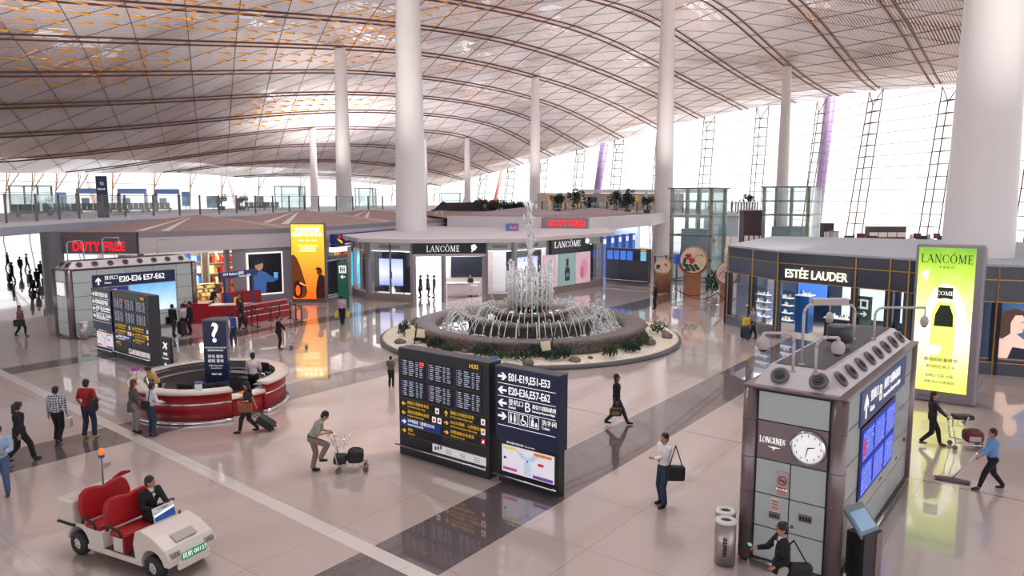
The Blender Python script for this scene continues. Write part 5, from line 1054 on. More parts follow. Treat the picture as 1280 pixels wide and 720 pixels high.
# white ramp canopy and cafe fronts behind the trees
cv = thing('white_canopy', 'long white canopy roof above the far balcony cafes', 'canopy', at_d(790, 128, 5.2), FACE)
MB().box(-9, 16, 0, 6, 3.0, 3.5).build('roof', WHITE, cv); MB().box(-14, -9, 0, 6, 2.4, 2.8).build('low_roof', WHITE, cv)
for x in (-8.5, -3, 2.5, 8, 13.5): MB().box(x-.2, x+.2, .3, .7, 0, 3.0).build('post', WHITE, cv)
cf = thing('cafe_front', 'cream cafe fronts with orange pillars behind the far trees', 'shop', at_d(770, 132, 5.2), FACE)
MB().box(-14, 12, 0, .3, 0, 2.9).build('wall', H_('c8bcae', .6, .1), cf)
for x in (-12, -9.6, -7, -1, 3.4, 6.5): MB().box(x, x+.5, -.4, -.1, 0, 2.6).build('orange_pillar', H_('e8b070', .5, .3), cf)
for x in (-11, -5, 0.5, 4.6): MB().box(x, x+1.6, -.03, 0, .3, 2.3).build('dark_window', mat('dark_glass'), cf)
# second duty free front
d2 = thing('duty_free_shop', 'far duty free front with white fascia and red letters behind the pavilion', 'shop', (0, 0, 0))
Q = [D(560, 74), D(678, 70), D(735, 69), D(813, 86), D(830, 100)]
mb = MB(); wallseg(mb, Q[0], Q[1], 4.35, 5.45, .4, 0); wallseg(mb, Q[1], Q[2], 4.35, 5.4, .5, 1); wallseg(mb, Q[2], Q[3], 4.1, 5.4, .4, 0); wallseg(mb, Q[3], Q[4], 4.0, 5.4, .4, 0); mb.build('fascia', [mat('fascia_white', hx('d8d4da'), .4), GREYF], d2)
mb = MB(); mb.prism([Q[0], Q[1], Q[2], Q[3], (104, 70), (88, 76), (76, 80)], 5.2, 5.3); mb.build('roof', PINKR, d2)
for cx, cy, r_, h in [(74, 56, 7, .8), (84, 52, 6, .7)]:
    mb = MB(); mb.lathe([(r_, 5.3), (0, 5.3+h)], 8, c=(cx, cy, 0), smooth=False); mb.build('roof_pyramid', mat('roof_pale_mauve', hx('b8aab4'), .8), d2)
ang = math.atan2(Q[2][1]-Q[1][1], Q[2][0]-Q[1][0]); f = bpy.data.objects.new('name_sign', None); COL.objects.link(f); f.parent = d2; f.location = (*Q[1], 0); f.rotation_euler[2] = ang
text('DUTY FREE', .7, .6, 4.85, f, REDL, y=-.3, bold=.02, wx=.98)
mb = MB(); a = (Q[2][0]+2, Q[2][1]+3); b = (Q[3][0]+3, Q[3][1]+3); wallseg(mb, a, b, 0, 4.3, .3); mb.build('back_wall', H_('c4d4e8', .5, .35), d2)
ang = math.atan2(Q[3][1]-Q[2][1], Q[3][0]-Q[2][0]); l = math.dist(Q[2], Q[3])
for i, f_ in enumerate([.30, .42, .54, .66, .78]):
    r = thing('blue_pillar_display', 'blue lit pillar display above the screen wall, '+(ORD[i] if i < 4 else 'rightmost'), 'display', (Q[2][0]+(Q[3][0]-Q[2][0])*f_+.5, Q[2][1]+(Q[3][1]-Q[2][1])*f_+.8, 0), ang, 'blue pillar displays under the white fascia')
    MB().box(-.5, .5, 0, .5, 0, 3.3).build('pillar', EM('3058a8', .5), r); MB().box(-.35, .35, -.03, 0, 2.6, 3.1).build('name_plate', LETW, r)
for i, px in enumerate([735, 745]):
    x, y = D(px, 71+2*i); r = thing('dark_pillar', ['dark pillar right of the pavilion glass', 'second dark pillar beside the bright far shop'][i], 'pillar', (x, y, 0), ang); MB().box(-.5, .5, 0, .6, 0, 4.3).build('shaft', mat('sign_black'), r); MB().box(-.52, .52, -.03, .63, 3.9, 4.1).build('light_band', EM('f0d8a0', 1.2), r)
area('shop_light', (76, 43, 4.0), (8, 3), 250, (.95, .97, 1))
bsx = thing('blue_fascia_sign', 'small blue fascia board with pink characters behind the water jet', 'sign', (*D(632, 64), 4.35), FACE); MB().box(0, 1.1, 0, 3.5, 0, .65).build('board', H_('4a80b8', .4), bsx); text('免税', .34, .3, .32, bsx, mat('pink_red'), align='LEFT')

# ------------------------------------------------------------------ glass lifts
POST = mat('lift_post_olive', hx('8c8f7c'), .4); BEAM = mat('lift_beam', hx('5c6c72'), .4)
def lift(x, y, w, dp, h, lab, levels):
    r = thing('glass_lift', lab, 'lift', (x, y, 0))
    for (a, b) in ((0, 0), (0, w), (dp, 0), (dp, w), (dp*.5, w*.5)): MB().box(a-.13, a+.13, b-.13, b+.13, 0, h).build('post', POST, r)
    for z in levels:
        mb = MB(); mb.box(-.15, dp+.15, -.15, 0, z, z+.12); mb.box(-.15, 0, -.15, w+.15, z, z+.12); mb.box(-.15, dp+.15, w, w+.15, z, z+.12); mb.box(dp, dp+.15, 0, w, z, z+.12); mb.build('beam', BEAM, r)
    for nm, bx in (('front_glass', (-.2, -.18, 0, w)), ('side_glass', (0, dp, -.2, -.18)), ('back_glass', (dp+.18, dp+.2, 0, w))): MB().box(*bx, 0, h).build(nm, GLASSG, r)
    MB().box(-.3, dp+.3, -.3, w+.3, h, h+.1).build('roof', mat('rail_post'), r)
    MB().box(.6, dp-.6, .6, w-.6, 2.4, 4.6).build('lift_car', mat('car_grey', hx('8a9aa8'), .3), r)
    return r
lift(59.1, 25.0, 3.5, 3.0, 8.0, 'tall glass lift tower behind the painted drums', (0.1, 2.0, 4.0, 5.6, 6.9)); lift(69.5, 20.2, 4.0, 3.4, 8.2, 'glass lift tower behind the dark pavilion roof', (3.0, 5.6, 6.9))
MB_ = thing('blue_machine', 'blue machine at the foot of the glass lift behind the drums', 'machine', (*D(864, 60), 1.9), FACE); MB().box(-1.1, 1.1, 0, .8, 0, .75).build('cabinet', EM('2848a8', .4), MB_); mb = MB(); [mb.cone((x, .4, .7), (x, .4, 1.3), .12, .05, 8) for x in (-.6, 0, .5)]; mb.build('valves', STEELD, MB_)
stb = thing('low_balustrade', 'low glass balustrade of the stair left of the glass lift', 'railing', (0, 0, 0)); rail(stb, [(57.5, 29.2), (60.5, 28.6)], 0, 2.3, 1.6)
# clutter beyond the dark pavilion roof
for i, (px, d, w, h, z, c, lab) in enumerate([(1112, 128, 6.4, 2.3, 0, '4c4854', 'dark kiosk shop beyond the pavilion roof'), (1038, 118, 1.6, 3.2, 0, '463438', 'narrow dark shop pillar beyond the pavilion roof beside the violet column'), (944, 72, 2.0, 6.0, 0, '5a4650', 'dark red cabinet between the two glass lifts'), (1047, 112, .9, 2.2, 0, 'e0e0e4', 'small white stand beyond the pavilion roof'),
                                      (905, 80, 3.4, 5.2, 0, 'b8d0d8', 'pale glassy kiosk behind the first glass lift')]):
    r = thing('far_kiosk', lab, 'kiosk', at_d(px, d, z), FACE); MB().box(-w/2, w/2, 0, 1.5, 0, h).build('body', H_(c, .5), r)
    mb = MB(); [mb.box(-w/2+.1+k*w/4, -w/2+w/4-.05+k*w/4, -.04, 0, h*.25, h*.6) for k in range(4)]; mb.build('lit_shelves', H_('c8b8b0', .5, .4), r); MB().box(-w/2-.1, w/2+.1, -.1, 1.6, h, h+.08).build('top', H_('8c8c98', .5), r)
for i, px in enumerate([1065, 1072, 1080, 1092, 1140, 1148, 1156, 1166, 1176, 1182]):
    r = thing('chair_group', 'cafe seat beyond the pale roof of the dark pavilion, '+ORD[i], 'chair', at_d(px, 118+(i % 3)*4, 0), FACE+i, 'cafe seats beyond the dark pavilion'); mb = MB(); mb.box(-.8, .8, -.3, .3, .4, .6); mb.box(-.8, .8, .22, .3, .6, 1.3); mb.build('seat', H_(['3c4458', '6c7488', '884048'][i % 3], .5), r); mb = MB(); mb.cone((0, 0, 0), (0, 0, .4), .06, .06, 6); mb.cone((0, 0, 0), (0, 0, .03), .25, .2, 10); mb.build('leg', STEELD, r)

# ------------------------------------------------------------------ painted drums
TANW = noisemat('drum_face', hx('e0c8ac'), hx('ecd9c0'), 3, .6); BRN = mat('drum_brown', hx('a8714e'), .55); BRND = noisemat('carved_brown', hx('5a3424'), hx('b07a58'), 30, .7, bump=.4)
def drum(px, py, R, zc, lab, kind, carved=False, turn=-.35):
    x, y = G(px, py); r = thing('painted_drum', lab, 'drum', (x, y, 0), FACE+turn)
    mb = MB(); w = R*.55
    if carved: mb.lathe([(0, 0), (R*.95, 0), (R*.95, zc-R*.95), (R*.8, zc-R*.7), (0, zc-R*.7)], 20)
    else: mb.box(-w, w, -w*.5, w*.5, 0, zc-R*.95)
    mb.build('pedestal', BRND if carved else BRN, r)
    mb = MB(); T = R*.38
    for k in range(14):
        a, b = PI+.25+(PI-.5)*k/14, PI+.25+(PI-.5)*(k+1)/14
        mb.plate([(R*1.0*math.cos(a), zc+R*1.0*math.sin(a)), (R*1.12*math.cos(a), zc+R*1.14*math.sin(a)), (R*1.12*math.cos(b), zc+R*1.14*math.sin(b)), (R*1.0*math.cos(b), zc+R*1.0*math.sin(b))], -T*1.05, T*1.05)
    mb.build('cradle', BRN, r)
    mb = MB(); pf = [(0, -T), (R*.93, -T), (R*.95, -T*.95)]; n = 40
    prof = [(0, -T), (R*.93, -T), (R*.985, -T*.6), (R, 0), (R*.985, T*.6), (R*.93, T), (0, T)]
    mb.lathe(prof, 48); mb.v = [(a, c, b+zc) for a, b, c in mb.v]; mb.build('drum_body', BRN, r)
    mb = MB(); mb.plate(ell(0, zc, R*.92, R*.92, 48), -T-.02, -T); mb.build('drum_skin', TANW, r)
    L_ = []
    if kind == 'rose':
        for cx, cz, s_ in ((-.35, .28, .24), (-.1, -.02, .22)):
            for k in range(7): L_.append((0 if k % 2 else 1, ell(cx+s_*.6*math.cos(k*.9), cz+s_*.6*math.sin(k*.9), s_*.5, s_*.45, 10)))
            L_.append((0, ell(cx, cz, s_*.5, s_*.5, 10)))
        for k in range(16): L_.append((2, ell(-.45+.07*k % .95-.1, -.35-.03*(k % 5)*3, .14, .09, 7)))
        L_ += [(3, _st(0, .1, .35, .4, .03)), (3, _st(.35, .4, .6, .35, .03)), (3, _st(.55, .5, .7, .3, .05)), (2, ell(-.6, .0, .12, .2, 8)), (2, ell(-.65, -.25, .12, .2, 8))]
    elif kind == 'lotus':
        L_ = [(2, ell(-.5, -.2+.12*k, .25, .1, 8)) for k in range(4)]+[(4, ell(-.4+.12*k, -.3, .1, .16, 8)) for k in range(3)]+[(0, [(.2, .3), (.45, .1), (.35, .5)]), (0, [(.3, .0), (.5, .4), (.55, .1)])]
    else:
        for k in range(26): a = k*2.4; q = .08*k**.65; L_.append(((1 if k % 2 else 4), ell(q*math.cos(a)*1.1, q*math.sin(a), .12, .07, 7)))
        L_ += [(3, _st(-.4, -.5, .3, .3, .03)), (3, _st(-.2, .5, .4, -.3, .03))]
    art(r, [(m_, [(px_*R, zc+pz*R) for px_, pz in pl_]) for m_, pl_ in L_], [H_('b82838', .6), H_('d86878' if kind == 'rose' else 'b07090', .6), H_('2c4c34', .6), H_('3a3030', .6), H_('e0b0c0', .6)], 'flower_painting', y=-T-.02, dy=.001)
drum(866, 371, 1.0, 2.72, 'largest painted drum with red roses, middle of the three', 'rose'); drum(828, 365, .66, 1.98, 'small painted drum with a lotus on a carved base, left of the three', 'lotus', True); drum(908, 377, .78, 2.02, 'painted drum with violet flowers beside the dark pavilion', 'violet')
fp = G(890, 368); bush(fp[0], fp[1], .5, 1.7, 'green potted bush between the two larger drums', z=0, mt=LEAFD, n=140, leaf=.25)
ropes = [(842, 374), (886, 378), (852, 380), (897, 381), (925, 384)]
for i, (a, b) in enumerate(zip(ropes[:-1], ropes[1:])):
    if i == 1: continue
    A_, B_ = Vector((*G(*a), .85)), Vector((*G(*b), .85)); pts = [A_.lerp(B_, k/8)-Vector((0, 0, 1.4*.35*(1-(2*k/8-1)**2))) for k in range(9)]
    mb = MB(); mb.tube([tuple(p) for p in pts], .035, 6); o = mb.build('velvet_rope', H_('7c2830', .7)); tag(o, 'dark red rope sagging in front of the drums, %s' % ['left stretch', '', 'middle stretch', 'right stretch'][i], 'rope', 'ropes in front of the drums')
for i, a in enumerate(ropes):
    x, y = G(*a); o = thing('rope_stanchion', 'steel rope stanchion in front of the drums, '+ORD[[0, 2, 1, 3, 4][i]], 'stanchion', (x, y, 0), 0, 'rope stanchions at the drums'); mb = MB(); mb.cone((0, 0, 0), (0, 0, .95), .025, .025, 8); mb.ball((0, 0, .97), .04, 8, 6); mb.build('post', CHROME, o); mb = MB(); mb.cone((0, 0, 0), (0, 0, .04), .16, .14, 14); mb.build('base', CHROME, o)

# ------------------------------------------------------------------ information desk
DC = (13.6, 24.0)
dk = thing('information_desk', 'round red and white information desk with an opening at the front', 'desk', (*DC, 0))
a0, a1 = math.radians(-78), math.radians(254)
CREAM = mat('desk_cream', hx('dcd0c6'), .3)
mb = MB(); mb.lathe([(2.42, .1), (2.5, .1), (2.5, .98), (2.42, .98)], 80, a0=a0, a1=a1); mb.build('front_panel', RED, dk)
mb = MB(); mb.lathe([(2.15, .98), (2.62, .98), (2.62, 1.08), (2.15, 1.08)], 80, a0=a0, a1=a1); mb.build('counter_top', CREAM, dk)
mb = MB(); mb.lathe([(2.5, .63), (2.53, .63), (2.53, .68), (2.5, .68)], 80, a0=a0, a1=a1); mb.build('steel_band', CHROME, dk)
mb = MB(); mb.lathe([(2.3, 0), (2.6, 0), (2.6, .1), (2.3, .1)], 80, a0=a0, a1=a1); mb.build('kick_base', CHROME, dk)
mb = MB(); mb.lathe([(2.0, .05), (2.35, .05), (2.35, .98), (2.3, .98), (2.3, .8), (2.0, .8)], 80, a0=a0, a1=a1); mb.build('inner_carcass', H_('8e868a', .5), dk)
mb = MB(); mb.lathe([(1.55, .70), (2.2, .70), (2.2, .75), (1.55, .75)], 60, a0=math.radians(-60), a1=math.radians(60)); mb.lathe([(1.55, .70), (2.2, .70), (2.2, .75), (1.55, .75)], 60, a0=math.radians(130), a1=math.radians(250)); mb.build('work_top', H_('8a8286', .5), dk)
mb = MB(); mb.lathe([(2.2, .7), (2.52, .7), (2.52, .82), (2.2, .82)], 16, a0=math.radians(-106), a1=math.radians(-78)); mb.build('low_shelf', CREAM, dk); mb = MB(); mb.lathe([(2.38, .1), (2.42, .1), (2.42, .7), (2.38, .7)], 16, a0=math.radians(-106), a1=math.radians(-78)); mb.build('recessed_panel', RED, dk)
tt = thing('question_totem', 'tall navy totem with a white question mark inside the round desk', 'sign', (DC[0]+.15, DC[1]-.1, 0), FACE-.03)
mb = MB(); mb.prism([(-.42, 0), (.42, 0), (.25, .6), (-.25, .6)], 0, 2.95); mb.build('panel', NAVY, tt); mb = MB(); mb.prism([(-.44, -.02), (.44, -.02), (.27, .62), (-.27, .62)], 2.95, 3.0); mb.build('cap', STEELD, tt)
text('?', .95, 0, 2.5, tt, LETW, y=-.005, align='CENTER', bold=.02)
for z, s_, w in ((2.0, .07, 'INFORMATION CENTRE'), (1.9, .07, '国际国内旅客问询'), (1.68, .13, '问讯 服务'), (1.52, .13, '航班 查询'), (1.36, .07, 'Flight Information'), (1.27, .06, 'Lost and Found'), (1.05, .1, '9601158')): text(w, s_, 0, z, tt, LETW, y=-.004, align='CENTER', ext=.001)
def on_desk(a, r_, z): return (DC[0]+r_*math.cos(math.radians(a)), DC[1]+r_*math.sin(math.radians(a)), z)
def monitor(a, r_, z, lab, rot, laptop=False):
    m = thing('monitor', lab, 'monitor', on_desk(a, r_, z), rot); MB().box(-.25, .25, -.02, .02, .12, .45).build('screen', mat('mon_black', (.02, .02, .025), .3), m, bevel=.005); MB().box(-.03, .03, .0, .03, 0, .2).build('stand', RUBBER, m); MB().box(-.12, .12, -.08, .08, 0, .015).build('foot', RUBBER, m)
    mb = MB(); mb.box(-.2, .2, -.32, -.18, 0, .02); mb.build('keyboard', mat('key_grey', (.1, .1, .11), .5), m)
monitor(-10, 1.9, .75, 'black monitor at the right side inside the desk', -1.3); monitor(215, 1.9, .75, 'black monitor behind the yellow dressed clerk', 2.2); monitor(235, 1.95, .75, 'left black monitor behind the front red panel', 2.6); monitor(250, 1.9, .75, 'right black monitor behind the front red panel', 2.9)
for a, lab in ((195, 'grey printer cabinet left inside the desk'), (0, 'grey drawer unit right inside the desk')):
    c = thing('drawer_unit', lab, 'cabinet', on_desk(a, 1.5, 0), math.radians(a)); MB().box(-.25, .25, -.3, .3, 0, .68).build('body', H_('4c484c', .5), c); [MB().box(-.26, -.25, -.27, .27, .05+.2*k, .22+.2*k).build('drawer', H_('5c585c', .5), c) for k in range(3)]
lp = thing('laptop', 'pale blue lit laptop on the left of the desk', 'laptop', on_desk(183, 2.1, 1.08), 1.2); MB().box(-.18, .18, -.13, .12, 0, .02).build('base', WHITE, lp); o = MB().box(-.18, .18, -.01, .01, 0, .25).build('screen', EM('a8dcec', .8), lp); o.location = (0, .12, .02); o.rotation_euler[0] = -.2
bk = thing('brochure_stand', 'white acrylic brochure stand on the front of the desk', 'stand', on_desk(231, 2.4, 1.08), math.radians(231)+PI/2); MB().box(-.11, .11, -.02, .02, 0, .3).build('sheet', H_('e8ecf0', .4), bk); MB().box(-.11, .11, -.025, -.02, .22, .3).build('blue_header', H_('3878b8', .4), bk); MB().box(-.12, .12, -.06, .06, 0, .02).build('foot', WHITE, bk)
pt = thing('orange_papers', 'orange leaflets lying on the low shelf of the desk', 'papers', on_desk(-92, 2.3, .82), .2); MB().box(-.25, .1, -.1, .12, 0, .03).build('stack', H_('e07030', .6), pt)
oc = thing('orchid_pot', 'purple orchid in a white pot on the left of the desk', 'flowers', on_desk(168, 2.4, 1.08)); mb = MB(); mb.lathe([(0, 0), (.06, 0), (.09, .16), (0, .16)], 14); mb.build('pot', WHITE, oc)
mb = MB(); mb.tube([(0, 0, .15), (.02, 0, .4), (.0, .05, .52), (-.05, .1, .55)], .006, 5); mb.build('stem', LEAF, oc); mb = MB(); [mb.ball((random.gauss(0, .08), random.gauss(.03, .08), .52+random.gauss(0, .04)), (.04, .04, .03), 6, 4) for _ in range(16)]; mb.build('petals', H_('b040a8', .5), oc); mb = MB(); [mb.add([(0, 0, .15), (.12*math.cos(a)-.02, .12*math.sin(a), .22), (.22*math.cos(a), .22*math.sin(a), .17), (.12*math.cos(a)+.02, .12*math.sin(a)+.02, .22)], [(0, 1, 2, 3)]) for a in (0, 1.5, 3, 4.4)]; mb.build('leaves', LEAF, oc)
pw = thing('luggage_trolley', 'steel luggage trolley lying inside the round desk', 'trolley', on_desk(-40, 1.2, 0), .4); mb = MB(); mb.tube([(-.3, -.3, .1), (-.3, .3, .1), (.5, .3, .25), (.5, -.3, .25), (-.3, -.3, .1)], .02, 6); mb.tube([(.5, .3, .25), (.6, .3, .9), (.6, -.3, .9), (.5, -.3, .25)], .02, 6); mb.build('frame', CHROME, pw); MB().box(-.25, .45, -.25, .25, .12, .14).build('platform', STEEL, pw)
# restroom blade sign behind the desk
x, y = G(203, 483); bd = thing('blade_sign', 'small black blade sign with an aeroplane mark left of the round desk', 'sign', (x, y, 0), -PI/2+.1); MB().box(0, .62, 0, .12, 0, 1.95).build('panel', BLACKP, bd)
mb = MB(); cx, cz = .32, 1.62; mb.plate(_st(cx-.13, cz-.1, cx+.14, cz+.12, .05), -.01, 0); mb.plate([(cx-.12, cz+.13), (cx+.02, cz-.02), (cx+.06, cz+.04), (cx-.06, cz+.15)], -.01, 0); mb.plate([(cx+.05, cz-.14), (cx, cz+.02), (cx+.06, cz+.05), (cx+.13, cz-.1)], -.01, 0); mb.build('aeroplane_mark', LETW, bd)
text('转机', .13, .32, 1.3, bd, LETW, y=-.003, align='CENTER'); text('Transfer', .11, .32, 1.14, bd, LETW, y=-.003, align='CENTER'); mb = MB(); arrow(mb, .32, .9, .2, 'l', -.01); mb.build('arrow_sign', LETW, bd)

# ------------------------------------------------------------------ red counters of the tour desk
rd = thing('red_counter', 'L shaped red counter with white top near the duty free entrance', 'counter', (*G(262, 404), 0), math.radians(-40))
MB().box(0, 2.6, 0, .7, 0, 1.0).build('body', RED, rd); MB().box(-.03, 2.63, -.03, .73, 1.0, 1.05).build('top', CREAM, rd); MB().box(-1.8, 0, .0, 1.4, 0, 1.15).build('side_body', RED, rd); MB().box(.0, 2.6, -.03, 0, .28, .33).build('steel_band', CHROME, rd)
rd2 = thing('red_counter', 'long stepped red counter behind the rope posts', 'counter', (*G(308, 405), 0), math.radians(10))
for k in range(3): MB().box(0, 3.6, .0+k*.18, .3+k*.18, .0, .45+.3*k).build('step', RED, rd2); MB().box(0, 3.6, -.02+k*.18, .02+k*.18, .38+.3*k, .43+.3*k).build('white_edge', CREAM, rd2)
rd3 = thing('red_counter', 'short red counter at the back of the tour desk', 'counter', (*G(252, 384), 0), math.radians(-15)); MB().box(1.4, 4.0, 0, .5, 0, .8).build('body', RED, rd3); MB().box(1.37, 4.03, -.03, .53, .8, .85).build('top', RED, rd3)
gt = thing('sign_gantry', 'blue sign gantry on two legs above the red counters', 'sign', (*G(281, 397), 0), math.radians(10)); MB().box(-.2, 2.7, 0, .15, 2.35, 2.75).build('board', H_('2c4480', .4), gt)
text('VAT Refund 退税', .22, .0, 2.6, gt, LETW, y=-.005); text('Customs 海关', .16, 1.2, 2.42, gt, LETW, y=-.005)
for x in (.1, 2.3): MB().box(x, x+.12, .02, .12, 0, 2.35).build('leg', H_('2c4480', .4), gt)
MB().box(.1, .6, -.05, .02, .9, 1.35).build('blue_notice', H_('24407c', .4, .1), gt); MB().box(.75, 1.05, -.05, .02, .7, 1.15).build('yellow_notice', H_('e0b840', .4, .2), gt)
def post(px, py, lab, grp):
    x, y = G(px, py); o = thing('queue_post', lab, 'stanchion', (x, y, 0), 0, grp); mb = MB(); mb.cone((0, 0, 0), (0, 0, .98), .035, .035, 8); mb.build('post', RUBBER, o); mb = MB(); mb.cone((0, 0, 0), (0, 0, .03), .18, .16, 14); mb.build('base', RUBBER, o); return (x, y)
for grp, lst in (('black queue posts between red counter and trolley man', [(309, 405), (315, 407), (322, 409), (339, 401), (350, 399)]), ('black queue posts below the elephant advert', [(363, 398), (370, 400), (377, 402)])):
    P_ = [post(px, py, 'black queue post '+grp[18:]+', '+ORD[i_], grp) for i_, (px, py) in enumerate(lst)]
    for i_, (a, b) in enumerate(zip(P_[:-1], P_[1:])):
        mb = MB(); wallseg(mb, a, b, .86, .92, .01); tag(mb.build('queue_belt', RUBBER), 'black belt stretched between queue posts '+('of the trolley man' if 'trolley' in grp else 'below the advert')+', '+ORD[i_], 'belt', 'queue belts '+grp[18:])

# ------------------------------------------------------------------ bins and terminal
def bin_(px, py, lab, double=True):
    x, y = (px, py) if px < 60 else G(px, py)
    b = thing('waste_bin', lab, 'bin', (x, y, 0), -PI/2); 
    mb = MB(); mb.cone((0, 0, .03), (0, 0, .86), .2, .2, 28); mb.build('body', STEEL, b); mb = MB(); mb.lathe([(.21, .86), (.21, .9), (.12, .92), (.1, .88)], 28); mb.build('rim', mat('rim_pale', (.75, .74, .74), .3), b); mb = MB(); mb.cone((0, 0, .86), (0, 0, .885), .11, .11, 20); mb.build('opening', RUBBER, b)
    return b
b1 = bin_(13.62, 5.24, 'steel bin marked waste beside the clock kiosk'); o = text('waste', .17, 0, 0, b1, RUBBER, ext=.002, bold=.004); o.rotation_euler = (PI/2, -PI/2, 0); o.location = (.06, -.205, .22)
bin_(14.05, 5.42, 'second steel bin behind the one marked waste'); bin_(16.1, 40.45, 'left steel bin in front of the far kiosk'); bin_(16.9, 40.4, 'right steel bin in front of the far kiosk')
tm = thing('info_terminal', 'black touch screen terminal beside the clock kiosk', 'terminal', (14.62, 2.95, 0), math.radians(-20))
mb = MB(); mb.prism([(-.28, -.2), (.28, -.2), (.28, .16), (-.28, .16)], 0, .98); mb.build('body', mat('term_black', (.02, .02, .025), .3), tm); MB().box(.1, .28, -.215, -.2, 0, .95).build('side_print', H_('8a7c78', .5), tm)
mb = MB(); mb.box(-.3, .3, -.03, .03, 0, .62); o = mb.build('head', H_('8c9aa4', .35, 0, .5), tm, bevel=.02); o.location = (0, -.16, .92); o.rotation_euler[0] = -.75
s_ = MB().box(-.23, .23, -.04, -.03, .12, .5).build('touch_screen', EM('7c98b4', .5), o)
# ------------------------------------------------------------------ people
def capsule(mb, p0, p1, r0, r1, n=12):
    mb.cone(p0, p1, r0, r1, n); mb.ball(p0, r0, n, 8); mb.ball(p1, r1, n, 8)
def solid(name, mb, voxel, m, parent, smooth=2):
    me = bpy.data.meshes.new('tmp'); me.from_pydata(mb.v, [], mb.f); o = bpy.data.objects.new('tmp', me); COL.objects.link(o)
    r = o.modifiers.new('r', 'REMESH'); r.mode = 'VOXEL'; r.voxel_size = voxel; r.use_smooth_shade = True
    s = o.modifiers.new('s', 'SMOOTH'); s.iterations = smooth; s.factor = .5
    dg = bpy.context.evaluated_depsgraph_get(); res = bpy.data.meshes.new_from_object(o.evaluated_get(dg)); bpy.data.objects.remove(o); bpy.data.meshes.remove(me)
    res.name = name; res.materials.clear(); res.materials.append(m); out = bpy.data.objects.new(name, res); COL.objects.link(out); out.parent = parent
    return out
def ik(a, b, l1, l2, pole):
    a = Vector(a); b = Vector(b); d = b-a; L = d.length
    if L > (l1+l2)*.999: b = a+d*((l1+l2)*.999/L); d = b-a; L = d.length
    u = d.normalized(); x = (l1*l1-l2*l2+L*L)/(2*L); h = math.sqrt(max(0, l1*l1-x*x))
    p = Vector(pole); p = (p-u*p.dot(u)).normalized(); return a+u*x+p*h, b
TOPM = {}
def clothmat(spec):
    if spec == 'plaid':
        if 'plaid' in MATS: return MATS['plaid']
        m = bpy.data.materials.new('plaid_cloth'); m.use_nodes = True; t = m.node_tree; b = t.nodes['Principled BSDF']; tc = t.nodes.new('ShaderNodeTexCoord'); sx = t.nodes.new('ShaderNodeSeparateXYZ'); t.links.new(tc.outputs['Object'], sx.inputs[0]); fs = []
        for i, p in ((1, .07), (2, .07)):
            f = t.nodes.new('ShaderNodeMath'); f.operation = 'DIVIDE'; f.inputs[1].default_value = p; g = t.nodes.new('ShaderNodeMath'); g.operation = 'FRACT'; l = t.nodes.new('ShaderNodeMath'); l.operation = 'GREATER_THAN'; l.inputs[1].default_value = .62
            t.links.new(sx.outputs[i], f.inputs[0]); t.links.new(f.outputs[0], g.inputs[0]); t.links.new(g.outputs[0], l.inputs[0]); fs.append(l)
        mx = t.nodes.new('ShaderNodeMath'); mx.operation = 'MAXIMUM'; t.links.new(fs[0].outputs[0], mx.inputs[0]); t.links.new(fs[1].outputs[0], mx.inputs[1])
        c = t.nodes.new('ShaderNodeMix'); c.data_type = 'RGBA'; c.inputs[6].default_value = (*hx('2b2f45'), 1); c.inputs[7].default_value = (*hx('c8ccd8'), 1); t.links.new(mx.outputs[0], c.inputs[0]); t.links.new(c.outputs[2], b.inputs['Base Color']); b.inputs['Roughness'].default_value = .8
        MATS['plaid'] = m; return m
    return H_(spec, .8)
PEOPLE = {}
